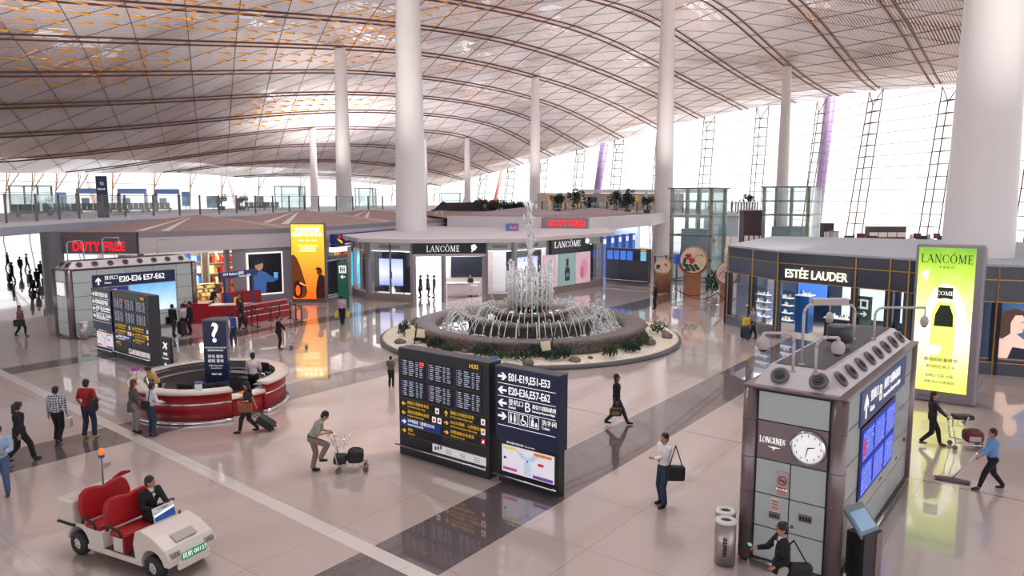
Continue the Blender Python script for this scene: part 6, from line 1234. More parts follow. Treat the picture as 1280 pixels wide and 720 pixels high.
def person(label, at, view, h=1.72, top='20242c', bottom='1c1e26', hair='black', fem=False, sleeve='long', coat=0., lean=0., feet=((.0, .1), (.0, -.1)), lift=(0, 0), drop=0., hands=None, turn=0., nod=0., shoe='101014', vox=.022, sit=None, skirt=None, longhair=False, collar=None, group=None, tie=None, z0=0., bareleg=False, name='person', tint=None):
    """at: floor point; view: 0 faces picture right, 90 away from the viewer, 180 left, 270 towards the viewer"""
    S = h/1.75; ang = math.radians(view)+(YAW-PI/2); R_ = thing(name, label, 'person', (at[0], at[1], z0), ang, group)
    W_ = (.165 if fem else .19)*S; hz = (.93*S-drop*S) if sit is None else sit
    ca, sa = math.cos(lean), math.sin(lean)
    def T(x, y, z): return Vector((x*ca+z*sa, y, hz-x*sa+z*ca))
    hips = [Vector((0, .09*S, hz)), Vector((0, -.09*S, hz))]; ank = []; knee = []
    for i, f in enumerate(feet):
        k_, a_ = ik(hips[i], (f[0]*S, f[1]*S, .085*S+lift[i]*S), .44*S, .42*S, (1, .0, .1)); knee.append(k_); ank.append(a_)
    sh = [T(0, W_, .50*S), T(0, -W_, .50*S)]; neck = T(0, 0, .53*S); head = T(.015*S, 0, .69*S)
    hn = hands or ((.06, .24, .80), (.06, -.24, .80)); el = []; wr = []
    for i, q in enumerate(hn):
        t_ = (q[0]*S, q[1]*S, q[2]*S+(hz-.93*S)); e_, w_ = ik(sh[i], t_, .29*S, .26*S, (-.6, .45*(1 if i == 0 else -1), -.7)); el.append(e_); wr.append(w_)
    # body
    mb = MB(); b_ = .045*S
    mb.ball(tuple(hips[0]*.5+hips[1]*.5), (.10*S, .15*S, .12*S)); capsule(mb, T(0, 0, .1*S), T(0, 0, .26*S), .11*S, .12*S); mb.ball(tuple(T(0, 0, .38*S)), (.11*S, W_*.92, .15*S)); capsule(mb, sh[0]*.9+sh[1]*.1, sh[1]*.9+sh[0]*.1, .055*S, .055*S)
    capsule(mb, neck, head, .05*S, .05*S)
    for i in range(2):
        capsule(mb, hips[i], knee[i], .085*S, .058*S); capsule(mb, knee[i], ank[i], .056*S, .038*S); capsule(mb, ank[i], ank[i]+Vector((.1*S, 0, -.05*S)), .035*S, .03*S)
        capsule(mb, sh[i], el[i], .048*S, .04*S); capsule(mb, el[i], wr[i], .039*S, .027*S)
    hm = Matrix.Translation(head) @ Matrix.Rotation(turn, 4, 'Z') @ Matrix.Rotation(lean*.5+nod, 4, 'Y')
    mb.ball((0, 0, .03*S), (.095*S, .078*S, .105*S), 16, 10, M=hm); mb.ball((.03*S, 0, -.04*S), (.062*S, .056*S, .07*S), 14, 8, M=hm)
    mb.cone(tuple(hm @ Vector((.085*S, 0, .02*S))), tuple(hm @ Vector((.112*S, 0, -.015*S))), .010*S, .017*S, 8)
    for s_ in (-1, 1): mb.ball((-.005*S, s_*.08*S, .0), (.02*S, .012*S, .03*S), 8, 6, M=hm)
    for i in range(2):        # palms
        d = (wr[i]-el[i]).normalized(); capsule(mb, wr[i], wr[i]+d*.06*S, .026*S, .03*S, 10)
    body = solid('body', mb, vox*.8, SKIN, R_, 1)
    # fingers, eyes and mouth join the body mesh
    fx = MB()
    for i in range(2):
        d = (wr[i]-el[i]).normalized(); inn = Vector((0, -1 if i == 0 else 1, 0)); inn = (inn-d*inn.dot(d)).normalized(); ac = d.cross(inn).normalized(); p = wr[i]+d*.07*S
        for k, L_ in enumerate((.036, .042, .040, .031)):
            q0 = p+ac*(k-1.5)*.017*S; q1 = q0+d*L_*S+inn*.006*S; q2 = q1+d*L_*.6*S+inn*.022*S; fx.cone(q0, q1, .009*S, .0085*S, 6, 0); fx.cone(q1, q2, .0085*S, .006*S, 6, 0); fx.ball(q2, .0062*S, 6, 4, 0)
        q0 = wr[i]+d*.03*S-ac*.025*S; q1 = q0-ac*.022*S+d*.022*S+inn*.015*S; q2 = q1+d*.025*S+inn*.012*S; fx.cone(q0, q1, .011*S, .009*S, 6, 0); fx.cone(q1, q2, .009*S, .007*S, 6, 0)
    for s_ in (-1, 1): fx.ball((.083*S, s_*.032*S, .022*S), (.008*S, .013*S, .008*S), 8, 5, 1, M=hm); fx.box(.088*S, .093*S, s_*.032*S-.017*S, s_*.032*S+.017*S, .042*S, .048*S, 1, M=hm)
    fx.box(.082*S, .092*S, -.022*S, .022*S, -.055*S, -.048*S, 2, M=hm)
    bm = bmesh.new(); bm.from_mesh(body.data); t2 = bpy.data.meshes.new('t'); t2.from_pydata(fx.v, [], fx.f); t2.polygons.foreach_set('material_index', fx.m); bm.from_mesh(t2); bm.to_mesh(body.data); bm.free(); bpy.data.meshes.remove(t2)
    body.data.materials.append(HAIRM); body.data.materials.append(H_('8c4a44', .6))
    # trousers
    if not bareleg or True:
        mb = MB(); mb.ball(tuple(hips[0]*.5+hips[1]*.5), (.125*S, .168*S, .13*S))
        if bottom:
            capsule(mb, hips[0]*.5+hips[1]*.5, T(0, 0, .12*S), .125*S, .12*S)
            for i in range(2): capsule(mb, hips[i], knee[i], .105*S, .078*S); mb.cone(knee[i], ank[i]+Vector((-.01, 0, .0)), .078*S, .066*S if not fem else .052*S, 12)
            solid('trousers', mb, vox, clothmat(bottom), R_)
    if skirt:
        mb = MB(); mb.cone(T(0, 0, .05*S), Vector((.02*S, 0, hz-.40*S)), .14*S, .19*S, 16); mb.ball(tuple(T(0, 0, .05*S)), (.13*S, .16*S, .12*S)); solid('skirt', mb, vox, clothmat(skirt), R_)
    # top
    mb = MB(); mb.ball(tuple(T(0, 0, .37*S)), (.132*S, W_*1.08, .18*S), 16, 10); capsule(mb, T(0, 0, .08*S), T(0, 0, .28*S), .13*S if not fem else .115*S, .125*S); mb.ball(tuple(T(0, 0, .1*S)), (.13*S, .155*S, .12*S), 16, 10)
    capsule(mb, sh[0]*.92+sh[1]*.08, sh[1]*.92+sh[0]*.08, .068*S, .068*S); mb.cone(T(0, 0, .46*S), T(.005*S, 0, .56*S), .09*S, .06*S, 14)
    if coat: mb.cone(T(0, 0, .12*S), Vector((.0, 0, hz-coat*S)), .155*S, .175*S, 18); mb.ball(tuple(T(0, 0, .0)), (.15*S, .175*S, .12*S), 16, 10)
    for i in range(2):
        e2 = sh[i].lerp(el[i], .75 if sleeve == 'short' else 1); capsule(mb, sh[i], e2, .068*S, .058*S)
        if sleeve == 'long': mb.ball(tuple(el[i]), .056*S); mb.cone(el[i], el[i].lerp(wr[i], .93), .056*S, .042*S, 12)
    solid('jacket' if coat else 'shirt', mb, vox, clothmat(top), R_)
    if collar:
        mb = MB(); mb.cone(T(.02*S, 0, .49*S), T(.01*S, 0, .575*S), .075*S, .058*S, 14); mb.plate([(-.05*S, 0), (.05*S, 0), (.0, -.17*S)], 0, .01) if False else None; capsule(mb, T(.118*S, 0, .46*S), T(.128*S, 0, .33*S), .03*S, .012*S, 8); mb.build('shirt_collar', clothmat(collar), R_)
    if tie: mb = MB(); capsule(mb, T(.12*S, 0, .50*S), T(.155*S, 0, .26*S), .014*S, .02*S, 8); mb.build('tie', clothmat(tie), R_)
    # hair
    hc = {'black': HAIRM, 'red': H_('6e2a1c', .6), 'grey': H_('6a6462', .7), 'white': H_('d8d4d0', .8)}[hair]
    mb = MB(); mb.ball((-.016*S, 0, .052*S), (.103*S, .092*S, .103*S), 16, 10, M=hm); mb.ball((-.04*S, 0, .0), (.075*S, .085*S, .09*S), 14, 8, M=hm)
    if longhair: mb.ball((-.055*S, 0, -.06*S), (.06*S, .095*S, .13*S), 14, 8, M=hm); mb.ball((-.075*S, 0, -.17*S), (.04*S, .08*S, .12*S), 12, 8, M=hm)
    solid('hair', mb, vox*.8, hc, R_, 2)
    # shoes
    for i in range(2):
        mb = MB(); a_ = ank[i]; zz = a_.z-.085*S; mb.ball((a_.x+.03*S, a_.y, zz+.05*S), (.075*S, .045*S, .05*S), 12, 8); mb.ball((a_.x+.11*S, a_.y, zz+.035*S), (.085*S, .045*S, .035*S), 12, 8); mb.v = [(x, y, max(z, zz+.004)) for x, y, z in mb.v]; mb.build('shoe', H_(shoe, .5), R_)
    PEOPLE[label] = dict(root=R_, wr=wr, sh=sh, hz=hz, S=S, ang=ang)
    R_['_a'] = 0; del R_['_a']
    return R_, dict(wr=wr, sh=sh, hips=hips, T=T, S=S)
def wpos(R_, v):
    a = R_.rotation_euler[2]; v = Vector(v); return (R_.location[0]+v.x*math.cos(a)-v.y*math.sin(a), R_.location[1]+v.x*math.sin(a)+v.y*math.cos(a), R_.location[2]+v.z)
def bag(label, loc, rot, w, hgt, d, col, top=None, strap=None, cat='bag', name='shoulder_bag', pattern=None):
    b = thing(name, label, cat, loc, rot); mb = MB(); mb.box(-w/2, w/2, -d/2, d/2, 0, hgt); o = mb.build('body', H_(col, .6), b, bevel=min(w, d, hgt)*.28)
    if top:
        mb = MB(); mb.tube([(-w*.3, 0, hgt-.01), (-w*.2, 0, hgt+top), (w*.2, 0, hgt+top), (w*.3, 0, hgt-.01)], .012, 6); mb.build('handle', H_(col, .6), b)
    mb = MB(); mb.box(-w*.3, w*.3, -d/2-.008, -d/2, hgt*.2, hgt*.6); mb.build('pocket', H_(pattern or col, .5), b)
    if strap:
        mb = MB(); mb.tube(strap, .014, 6); mb.build('strap', H_(col, .7), b)
    return b
N_ = .014
# walkers at the left front
A, q = person('man in dark suit holding a phone to his ear, walking away at the far left', G(27, 578), 60, 1.75, '191c26', '16181f', coat=.18, feet=((-.33, .1), (.30, -.08)), lift=(.06, 0), drop=.05, hands=((.12, .17, 1.57), (-.14, -.30, .86)), vox=N_, turn=.3)
x_, y_ = wpos(A, q['wr'][1])[:2]; ph = thing('mobile_phone', 'dark phone held to the ear of the suited man', 'phone', wpos(A, q['wr'][0]+Vector((.05, -.03, .0))), A.rotation_euler[2]); MB().box(-.01, .01, -.035, .035, 0, .13).build('case', RUBBER, ph, bevel=.004); MB().box(.01, .012, -.03, .03, .01, .12).build('screen', mat('dark_glass'), ph)
A, q = person('man in checked shirt and black trousers carrying a white plastic bag', G(74, 553), 95, 1.72, 'plaid', '15161c', feet=((.05, .1), (-.16, -.07)), lift=(0, .03), drop=.02, hands=((.02, .27, .82), (.06, -.28, .80)), vox=N_)
bag('white plastic bag in the hand of the man in the checked shirt', wpos(A, q['wr'][1]+Vector((.02, -.02, -.42))), A.rotation_euler[2], .26, .32, .14, 'd8c8c8', .06, cat='bag', name='plastic_bag', pattern='d8b0b4')
A, q = person('man in red shirt and jeans with a black bag over his shoulder', G(112, 548), 85, 1.82, 'a01c28', '2a3448', sleeve='short', feet=((.0, .15), (.06, -.13)), hands=((.14, .27, .95), (.20, -.22, 1.12)), shoe='b8b050', vox=N_)
S_ = q['S']; p_ = Vector((-.12, -.30, .88)); bag('black messenger bag hanging behind the man in red', wpos(A, p_), A.rotation_euler[2]+.3, .34, .42, .16, '20242a', strap=[(-.1, 0, .4), (.02, .12, .62), (.1, .14, .45)])
A, q = person('man in light blue shirt holding a tablet at the left edge', G(4, 620), 300, 1.76, '9ab0cc', '4c6488', feet=((.0, .1), (.12, -.12)), hands=((.33, .14, 1.16), (.33, -.12, 1.16)), nod=.25, shoe='3c2820', vox=N_, collar='e8e0d0')
tb = thing('tablet', 'black tablet in the hands of the man at the left edge', 'tablet', wpos(A, (.43, 0, 1.17)), A.rotation_euler[2]); MB().box(-.1, .1, -.13, .13, 0, .015).build('case', RUBBER, tb); MB().box(-.09, .09, -.12, .12, .015, .017).build('screen', EM('607080', .3), tb)
mb = MB(); S_ = 1.0
# at the information desk
A, q = person('red haired woman in grey cardigan leaning at the left of the desk', G(168, 541), 45, 1.68, '5a565c', '8a8488', hair='red', fem=True, coat=.22, feet=((.0, .09), (.05, -.08)), hands=((.34, .12, 1.06), (.30, -.14, 1.04)), longhair=True, vox=N_, lean=.08, shoe='201c20')
A, q = person('person in white shirt with a black cross strap standing at the desk front left', G(189, 545), 55, 1.66, 'd0d0da', '26384e', fem=True, feet=((.02, .1), (.0, -.12)), hands=((.38, .12, 1.06), (.36, -.16, 1.06)), vox=N_, lean=.16, shoe='1c2430')
bag('black cross body bag of the person in white at the desk', wpos(A, (-.12, .0, .86)), A.rotation_euler[2]+PI/2, .34, .26, .14, '15171d', strap=[(-.15, 0, .24), (-.10, -.1, .62), (.12, -.14, .74)])
A, q = person('clerk in yellow jacket bending over the desk', (12.15, 24.9), 235, 1.62, 'c8a468', '26242a', fem=True, feet=((.0, .1), (.0, -.1)), hands=((.42, .2, .98), (.40, -.18, .98)), lean=.5, nod=.4, vox=N_)
A, q = person('clerk in white shirt standing with his back turned inside the desk', (14.75, 23.2), 100, 1.74, 'd8c8cc', '1a1a20', feet=((.0, .1), (.0, -.1)), hands=((.30, .2, .98), (.30, -.2, .98)), vox=N_, lean=.05)
A, q = person('woman in black with a brown handbag pulling a suitcase past the desk', G(311, 541), 185, 1.66, '1a1a1e', '1c1c22', fem=True, sleeve='short', feet=((.28, .06), (-.28, -.06)), lift=(0, .05), drop=.04, hands=((.18, .18, 1.12), (-.22, -.2, .82)), longhair=True, nod=.3, vox=N_)
bag('brown handbag on the arm of the woman at the desk', wpos(A, (.02, .24, .72)), A.rotation_euler[2], .42, .28, .14, '8a4a2c', .16, name='handbag')
bk_ = thing('booklet', 'pale booklet held by the woman with the suitcase', 'booklet', wpos(A, (.30, .12, 1.16)), A.rotation_euler[2]); MB().box(-.1, .1, -.09, .09, 0, .01).build('pages', H_('e0dcd0', .6), bk_); MB().box(-.1, .1, -.095, -.09, -.002, .014).build('spine', H_('b8b0a0', .6), bk_)
def suitcase(label, loc, rot, w, d, hgt, col, tilt=0, hl=.4, hang=0.):
    s = thing('suitcase', label, 'suitcase', loc, rot); f = bpy.data.objects.new('shell_frame', None); COL.objects.link(f); f.parent = s; f.rotation_euler[1] = tilt; f.location = (0, 0, .05)
    MB().box(-d/2, d/2, -w/2, w/2, .04, hgt).build('shell', H_(col, .5), f, bevel=.05); mb = MB(); mb.box(-d/2-.006, -d/2, -w*.38, w*.38, hgt*.15, hgt*.55); mb.build('front_pocket', H_(col, .7), f)
    mb = MB(); mb.tube([(0, -w*.25, hgt), (0, -w*.25, hgt+hl), (0, w*.25, hgt+hl), (0, w*.25, hgt)], .012, 6); mb.build('pull_handle', STEELD, f)
    for y in (-w*.35, w*.35): mb = MB(); mb.cone((0, y-.015, .03), (0, y+.015, .03), .04, .04, 12); mb.build('wheel', RUBBER, f)
    return s
sp = wpos(A, (-.75, -.2, .02)); suitcase('black suitcase tilted behind the woman at the desk', sp, A.rotation_euler[2], .42, .26, .62, '1c1c22', .95, .3)
A, q = person('man in grey polo and beige trousers leaning on a luggage trolley', G(391, 590), 8, 1.74, '9a9c94', '8a7668', sleeve='short', feet=((.0, .1), (.22, -.08)), lift=(0, .3), hands=((.42, .18, 1.04), (.40, -.14, 1.1)), lean=.52, nod=.3, vox=N_)
mb = MB(); mb.lathe([(.132, 0), (.136, .02), (.132, .05)], 24); o = mb.build('belt', RUBBER, A); o.location = tuple(q['T'](0, 0, .04)); o.rotation_euler[1] = .3; o.scale = (1, 1.25, 1)
def trolley(label, loc, rot, col='c8c8cc'):
    t = thing('luggage_trolley', label, 'trolley', loc, rot); mb = MB()
    for y in (-.26, .26): mb.tube([(.5, y*.8, .16), (-.25, y, .22), (-.38, y, .95)], .017, 8)
    mb.tube([(-.38, -.26, .95), (-.46, -.26, 1.03), (-.46, .26, 1.03), (-.38, .26, .95)], .02, 8); mb.tube([(.5, -.21, .16), (.5, .21, .16)], .017, 6); mb.tube([(-.05, -.24, .2), (-.05, .24, .2)], .015, 6); mb.build('frame', CHROME, t)
    mb = MB(); [mb.tube([(.5-.12*k, -.21, .19), (.5-.12*k, .21, .19)], .008, 5) for k in range(6)]; mb.build('platform_grid', CHROME, t)
    mb = MB(); 
    for k in range(6): mb.tube([(-.34+.05*k, -.2, .68+.0*k), (-.34+.05*k, .2, .68)], .007, 4)
    mb.tube([(-.36, -.2, .88), (-.08, -.2, .88), (-.08, .2, .88), (-.36, .2, .88)], .01, 5); [mb.tube([(x, y, .68), (x, y, .88)], .007, 4) for x in (-.34, -.2, -.08) for y in (-.2, .2)]; mb.build('basket', CHROME, t)
    o = MB().box(-.02, .0, -.2, .2, 0, .26).build('advert_board', WHITE, t); o.location = (.0, 0, .72); o.rotation_euler[1] = .3
    for x, y in ((.46, 0.18), (.46, -.18), (-.25, .24), (-.25, -.24)): mb = MB(); mb.cone((x, y-.018, .07), (x, y+.018, .07), .07, .07, 14); mb.cone((x, y, .08), (x, y, .17), .012, .012, 6); mb.build('wheel', STEELD, t)
    return t
tl_ = wpos(A, (.92, .0, 0)); trolley('luggage trolley with black bags, pushed by the man in the grey polo', tl_, A.rotation_euler[2])
bag('round black duffel on the front of the grey polo man\'s trolley', wpos(A, (1.12, 0, .23)), A.rotation_euler[2], .42, .34, .46, '15161a', .05, name='duffel_bag'); bag('low black bag at the back of the grey polo man\'s trolley', wpos(A, (.72, 0, .23)), A.rotation_euler[2], .34, .2, .44, '1c1d22', name='duffel_bag')
person('child in olive top and dark trousers left of the flight board', G(489, 484), 80, 1.22, '5c5848', '1c1c24', sleeve='short', hands=((.08, .2, .8), (.08, -.2, .8)), vox=.018)
A, q = person('toddler in bright blue shirt standing against the fountain curb', G(617, 470), 95, .98, '2878b8', '202430', sleeve='short', hands=((.2, .18, .95), (.2, -.18, .95)), vox=.018)
A, q = person('woman in black jumper and jeans walking right with a patterned handbag', G(770, 531), -8, 1.72, '1c1a20', '2c3c58', fem=True, feet=((.38, .06), (-.34, -.06)), lift=(0, .05), drop=.055, hands=((.1, .2, .85), (.02, -.2, .84)), longhair=True, collar='d8d0c0', vox=N_, nod=-.15)
bag('brown patterned handbag in the hand of the walking woman in black', wpos(A, (-.02, -.24, .36)), A.rotation_euler[2], .38, .27, .16, '5c4430', .14, name='handbag', pattern='a08868')
A, q = person('man in white shirt and jeans with crossed arms and a black shoulder bag', G(829, 632), 205, 1.76, 'f2f0f4', '2c3a58', feet=((.06, .12), (-.04, -.14)), hands=((.20, -.13, 1.14), (.24, .12, 1.19)), vox=N_, nod=-.1, turn=.15)
mb = MB(); mb.lathe([(.128, 0), (.132, .02), (.128, .045)], 24); o = mb.build('belt', RUBBER, A); o.location = (0, 0, .98); o.scale = (1, 1.2, 1)
bag('large black shoulder bag at the hip of the man in white', wpos(A, (-.14, .24, .68)), A.rotation_euler[2]-.5, .44, .36, .2, '16171c', strap=[(-.16, 0, .34), (.0, -.05, .82), (.14, .0, .34)])
A, q = person('man in black jacket with glasses looking at a phone below the clock', G(974, 770), 178, 1.70, '17181d', 'b8b0a8', coat=.1, feet=((.2, .08), (-.15, -.08)), hands=((.16, .12, .98), (.44, -.08, 1.24)), collar='dcd8d8', nod=.15, vox=N_)
mb = MB(); hd = q['T'](.015, 0, .69); [mb.tube([(hd.x+.1, hd.y+s_*.015, hd.z+.025), (hd.x+.1, hd.y+s_*.06, hd.z+.025), (hd.x+.02, hd.y+s_*.085, hd.z+.025)], .004, 4) for s_ in (-1, 1)]; mb.build('glasses', RUBBER, A)
ph = thing('mobile_phone', 'phone with lit green screen in the hand of the man below the clock', 'phone', wpos(A, (.53, -.08, 1.25)), A.rotation_euler[2]); o = MB().box(-.035, .035, -.07, .07, 0, .01).build('case', RUBBER, ph); o = MB().box(-.03, .03, -.06, .06, .01, .012).build('screen', EM('68b090', .6), ph)
bag('black shoulder bag behind the man below the clock', wpos(A, (-.28, .1, .70)), A.rotation_euler[2], .40, .32, .2, '191a1f', strap=[(-.12, 0, .3), (.12, -.02, .72), (.2, -.05, .6)])
A, q = person('woman in dark clothes pushing a laden trolley at the right', G(1163, 557), -15, 1.66, '2c2730', '17171d', fem=True, feet=((.28, .06), (-.3, -.06)), lift=(0, .06), drop=.04, hands=((.36, .14, 1.02), (.36, -.14, 1.02)), longhair=True, vox=N_, turn=-.5, shoe='5a3a2c')
trolley('luggage trolley pushed by the woman at the right', wpos(A, (.82, 0, 0)), A.rotation_euler[2])
bag('red and white patterned duffel on the trolley at the right', wpos(A, (1.08, 0, .22)), A.rotation_euler[2], .5, .34, .46, '6c2838', .04, name='duffel_bag', pattern='c8b8c0'); bag('dark coat bag lying across the top of the trolley at the right', wpos(A, (.78, 0, .86)), A.rotation_euler[2]+.2, .55, .14, .3, '3c3438', name='duffel_bag')
A, q = person('cleaner in light blue uniform mopping the floor at the far right', G(1238, 612), 172, 1.62, '6f9cd0', '16181f', fem=True, feet=((.34, .08), (-.34, -.08)), lift=(0, .02), drop=.06, hands=((.40, .12, .98), (.26, -.12, 1.08)), vox=N_, lean=.06, shoe='101014')
m0 = Vector(wpos(A, q['wr'][1]+Vector((.08, .05, -.02)))); m1 = Vector((*G(1190, 601), .08)); mp = thing('floor_mop', 'flat grey dust mop with a long steel handle held by the cleaner', 'mop', (m1.x, m1.y, 0), YAW-PI/2-.55)
inv = Matrix.Rotation(-(YAW-PI/2-.55), 4, 'Z'); e = inv @ (m0-Vector((m1.x, m1.y, 0))); mb = MB(); mb.cone((0, 0, .07), tuple(e), .014, .014, 8); mb.build('handle', CHROME, mp)
mb = MB(); mb.ball((0, 0, .035), (.42, .14, .045), 18, 6); [mb.cone((random.uniform(-.4, .4), random.choice((-.12, .12)), .03), (random.uniform(-.42, .42), random.choice((-.17, .17)), .008), .014, .006, 4) for _ in range(60)]; mb.v = [(x, y, max(z, .004)) for x, y, z in mb.v]; mb.build('mop_head', H_('5f565c', .9), mp)
# middle distance
F_ = .03
A, q = person('woman walking right in brown jacket with a big black bag at the far left', G(27, 421), 0, 1.68, '7a5c58', '191a20', fem=True, feet=((.2, .06), (-.3, -.06)), lift=(0, .04), drop=.03, longhair=True, vox=F_, coat=.1); bag('big black bag of the woman in brown jacket', wpos(A, (.1, -.25, .6)), A.rotation_euler[2], .55, .34, .2, '15161a', .14)
A, q = person('person in black coat walking away beside the far kiosk', G(217, 421), 70, 1.72, '16161b', '2a3040', coat=.15, feet=((.12, .08), (-.1, -.08)), vox=F_); bag('black cloth bag in the hand of the walker beside the far kiosk', wpos(A, (0, .3, .65)), A.rotation_euler[2], .3, .4, .15, '191a1f', .1)
A, q = person('person in white shirt with a dark trolley bag beside the far kiosk', G(231, 419), 150, 1.7, 'c8c4cc', '202028', vox=F_); suitcase('dark upright suitcase beside the person in the white shirt', (*G(228, 420), 0), 0, .45, .3, .75, '17171c', 0, .3)
person('person in black coat behind the dark suitcase', G(239, 418), 190, 1.78, '15151a', '15151b', coat=.3, vox=F_)
A, q = person('woman in white hooded top and trousers with a dark red handbag', G(286, 435), 205, 1.68, 'd8d0d2', 'cfc6c4', fem=True, vox=F_, hands=((.2, .16, 1.1), (.1, -.2, .95)), shoe='a04838', nod=.3); bag('dark red handbag of the woman in the white hooded top', wpos(A, (.2, .2, .8)), A.rotation_euler[2], .5, .34, .18, '7c2430', .16, name='handbag')
A, q = person('person in white with a blue backpack beside the woman in the hooded top', G(292, 432), 110, 1.66, 'd0ccd0', '2c4058', vox=F_); bag('blue backpack on the person beside the hooded woman', wpos(A, (-.2, 0, .98)), A.rotation_euler[2]+PI/2, .34, .45, .2, '2a4c94', name='backpack')
A, q = person('tall person in dark clothes walking between the red counters', G(303, 412), 200, 1.8, '1c2030', '1c1f2a', feet=((.15, .08), (-.2, -.08)), vox=F_)
A, q = person('person in dark red top standing behind the dark clothed walker', G(301, 403), 250, 1.7, '6c2028', '1c1c24', vox=F_)
A, q = person('person in black leaning on a small white trolley near the queue posts', G(349, 437), 15, 1.66, '131318', '131318', coat=.1, hands=((.35, .14, 1.0), (.35, -.14, 1.0)), vox=F_, shoe='7a2828'); trolley('small white luggage trolley of the person in black near the queue posts', wpos(A, (.8, 0, 0)), A.rotation_euler[2])
A, q = person('man in lilac shirt walking away with yellow bags in both hands', G(428, 406), 90, 1.72, 'b09cb0', '15161c', feet=((.1, .08), (-.1, -.08)), vox=F_)
for s_, lb in ((1, 'left'), (-1, 'right')): bag('yellow shopping bag in the %s hand of the man in lilac' % lb, wpos(A, (0, s_*.32, .42)), A.rotation_euler[2], .3, .32, .16, 'd8b838', .06, name='shopping_bag')
A, q = person('guard in black with red armband by the small drum', G(819, 386), 150, 1.74, '16161c', '14141a', hands=((.1, .25, .95), (.25, -.15, 1.12)), vox=F_); bag('yellow pouch held by the guard in black', wpos(A, (.28, -.15, .95)), A.rotation_euler[2], .16, .2, .1, 'd0b030', name='pouch')
A, q = person('traveller in grey top walking left past the dark pavilion', G(941, 424), 195, 1.7, '8c8c94', '17181e', feet=((.25, .07), (-.25, -.07)), vox=F_, hands=((.1, .2, .9), (.22, -.2, .9))); suitcase('dark suitcase of the traveller passing the dark pavilion', (*G(931, 425), 0), -.6, .45, .3, .6, '1c2432', 0, .3); bag('yellow bag resting on the dark suitcase', (*G(932, 424), .72), -.6, .4, .4, .2, 'e0bc30', name='duffel_bag')
for px, py, v, t_, b_, lb in [(526, 372, 200, '16161c', '16161c', 'assistant in black at the left edge of the pavilion doorway'), (535, 371, 0, '1c1e28', '15161c', 'assistant in black in the middle of the pavilion doorway'), (543, 372, 180, '3c4050', '4c5468', 'customer in grey blue facing the assistants in the doorway')]:
    person(lb, G(px, py), v, 1.66, t_, b_, fem=True, vox=F_, skirt=t_ if px < 540 else None)
person('seated clerk with dark hair behind the pale pavilion counter', (41.1, 35.9), 250, 1.6, '16161c', '16161c', fem=True, vox=F_)
person('sales person in black in the right window of the dark pavilion', (38.6, 7.2), 260, 1.7, '14141a', '14141a', fem=True, vox=F_)
person('person in dark clothes inside the duty free entrance', G(242, 400), 110, 1.68, '2c1c20', '1c1a22', vox=F_)
person('clerk in black bending over the red tour counter', G(265, 391), 0, 1.66, '1c1c24', '1c1c24', lean=.4, vox=F_, hands=((.4, .15, 1.0), (.4, -.15, 1.0)))
for i, (px, py, v, c, lb) in enumerate([(16, 352, 200, '3c4454', 'person in slate coat'), (26, 343, 90, '242a34', 'person in black walking away'), (39, 366, 60, '1c2028', 'person in black with spread arms'), (47, 362, 80, '20242c', 'tall person in black close behind the round column'), (10, 336, 10, '5c6070', 'person in grey nearest the bright glass'), (58, 372, 100, '202430', 'person in black partly behind the kiosk'), (34, 338, 30, '4c3c40', 'distant person in brown'), (52, 350, 150, '303644', 'distant person in blue grey')]):
    A, q = person(lb+' in the bright passage at the left', G(px, py), v, 1.72, c, '1c2028', feet=((.2, .08), (-.2, -.08)), drop=.02, vox=.04, coat=.1 if i % 2 else 0)
    if i in (0, 3): suitcase(['dark suitcase of the person in slate coat', '', '', 'dark suitcase beside the tall person in black'][i], wpos(A, (.1, .5, 0)), 0, .45, .3, .7, '1c2028', 0, .3)
person('person in dark clothes at the far rail beyond the glass lift', (107, 42), 200, 1.7, '20242c', '20242c', vox=.05, z0=5.2)

# ------------------------------------------------------------------ electric cart with its driver
an = math.radians(-79); cr = (6.39, 15.83)
ec = thing('electric_cart', 'white open electric cart with red bench seats in the left foreground', 'vehicle', (*cr, 0), an)
CW = mat('cart_white', hx('ddd4cc'), .25, spec=.7); REDS = mat('seat_red', hx('a80c18'), .55)
def cplate(name, poly, y0, y1, m, bv=.03): return MB().plate(poly, y0, y1).build(name, m, ec, bevel=bv)
def arc_pts(cx, cz, r, a0, a1, n=8): return [(cx+r*math.cos(a0+(a1-a0)*k/n), cz+r*math.sin(a0+(a1-a0)*k/n)) for k in range(n+1)]
rear = [(-.42, .30)]+[(-.42, .55), (-.36, .66), (.62, .66), (.72, .60), (.78, .28)]+arc_pts(0, .26, .33, 0, PI, 8)[0:9]
cplate('rear_body', rear, -.52, .52, CW)
cplate('floor_pan', [(.3, .24), (1.95, .24), (1.95, .30), (.3, .30)], -.5, .5, mat('cart_mat', (.06, .06, .065), .7), .01)
for s_ in (-.53, .47): MB().box(.3, 1.95, s_, s_+.06, .2, .30).build('sill', CW, ec, bevel=.01)
cowl = [(1.78, .28), (1.72, .62), (1.80, .88), (1.95, .93), (2.3, .84), (2.62, .66), (2.74, .50), (2.72, .34), (2.6, .34)]+arc_pts(2.26, .26, .33, .25, PI, 8)
cplate('front_cowl', cowl, -.55, .55, CW, .06)
MB().box(2.70, 2.78, -.36, .36, .24, .40).build('bumper', CW, ec, bevel=.02)
o = MB().box(-.24, .24, -.005, .005, -.1, .1).build('dark_scoop', H_('b0a4a4', .3), ec); o.location = (2.48, 0, .765); o.rotation_euler = (PI/2+.0, 0, PI/2); o.rotation_euler = (math.radians(90-62+28), 0, PI/2); o.rotation_euler = (-.5*0+math.radians(-62), 0, PI/2)
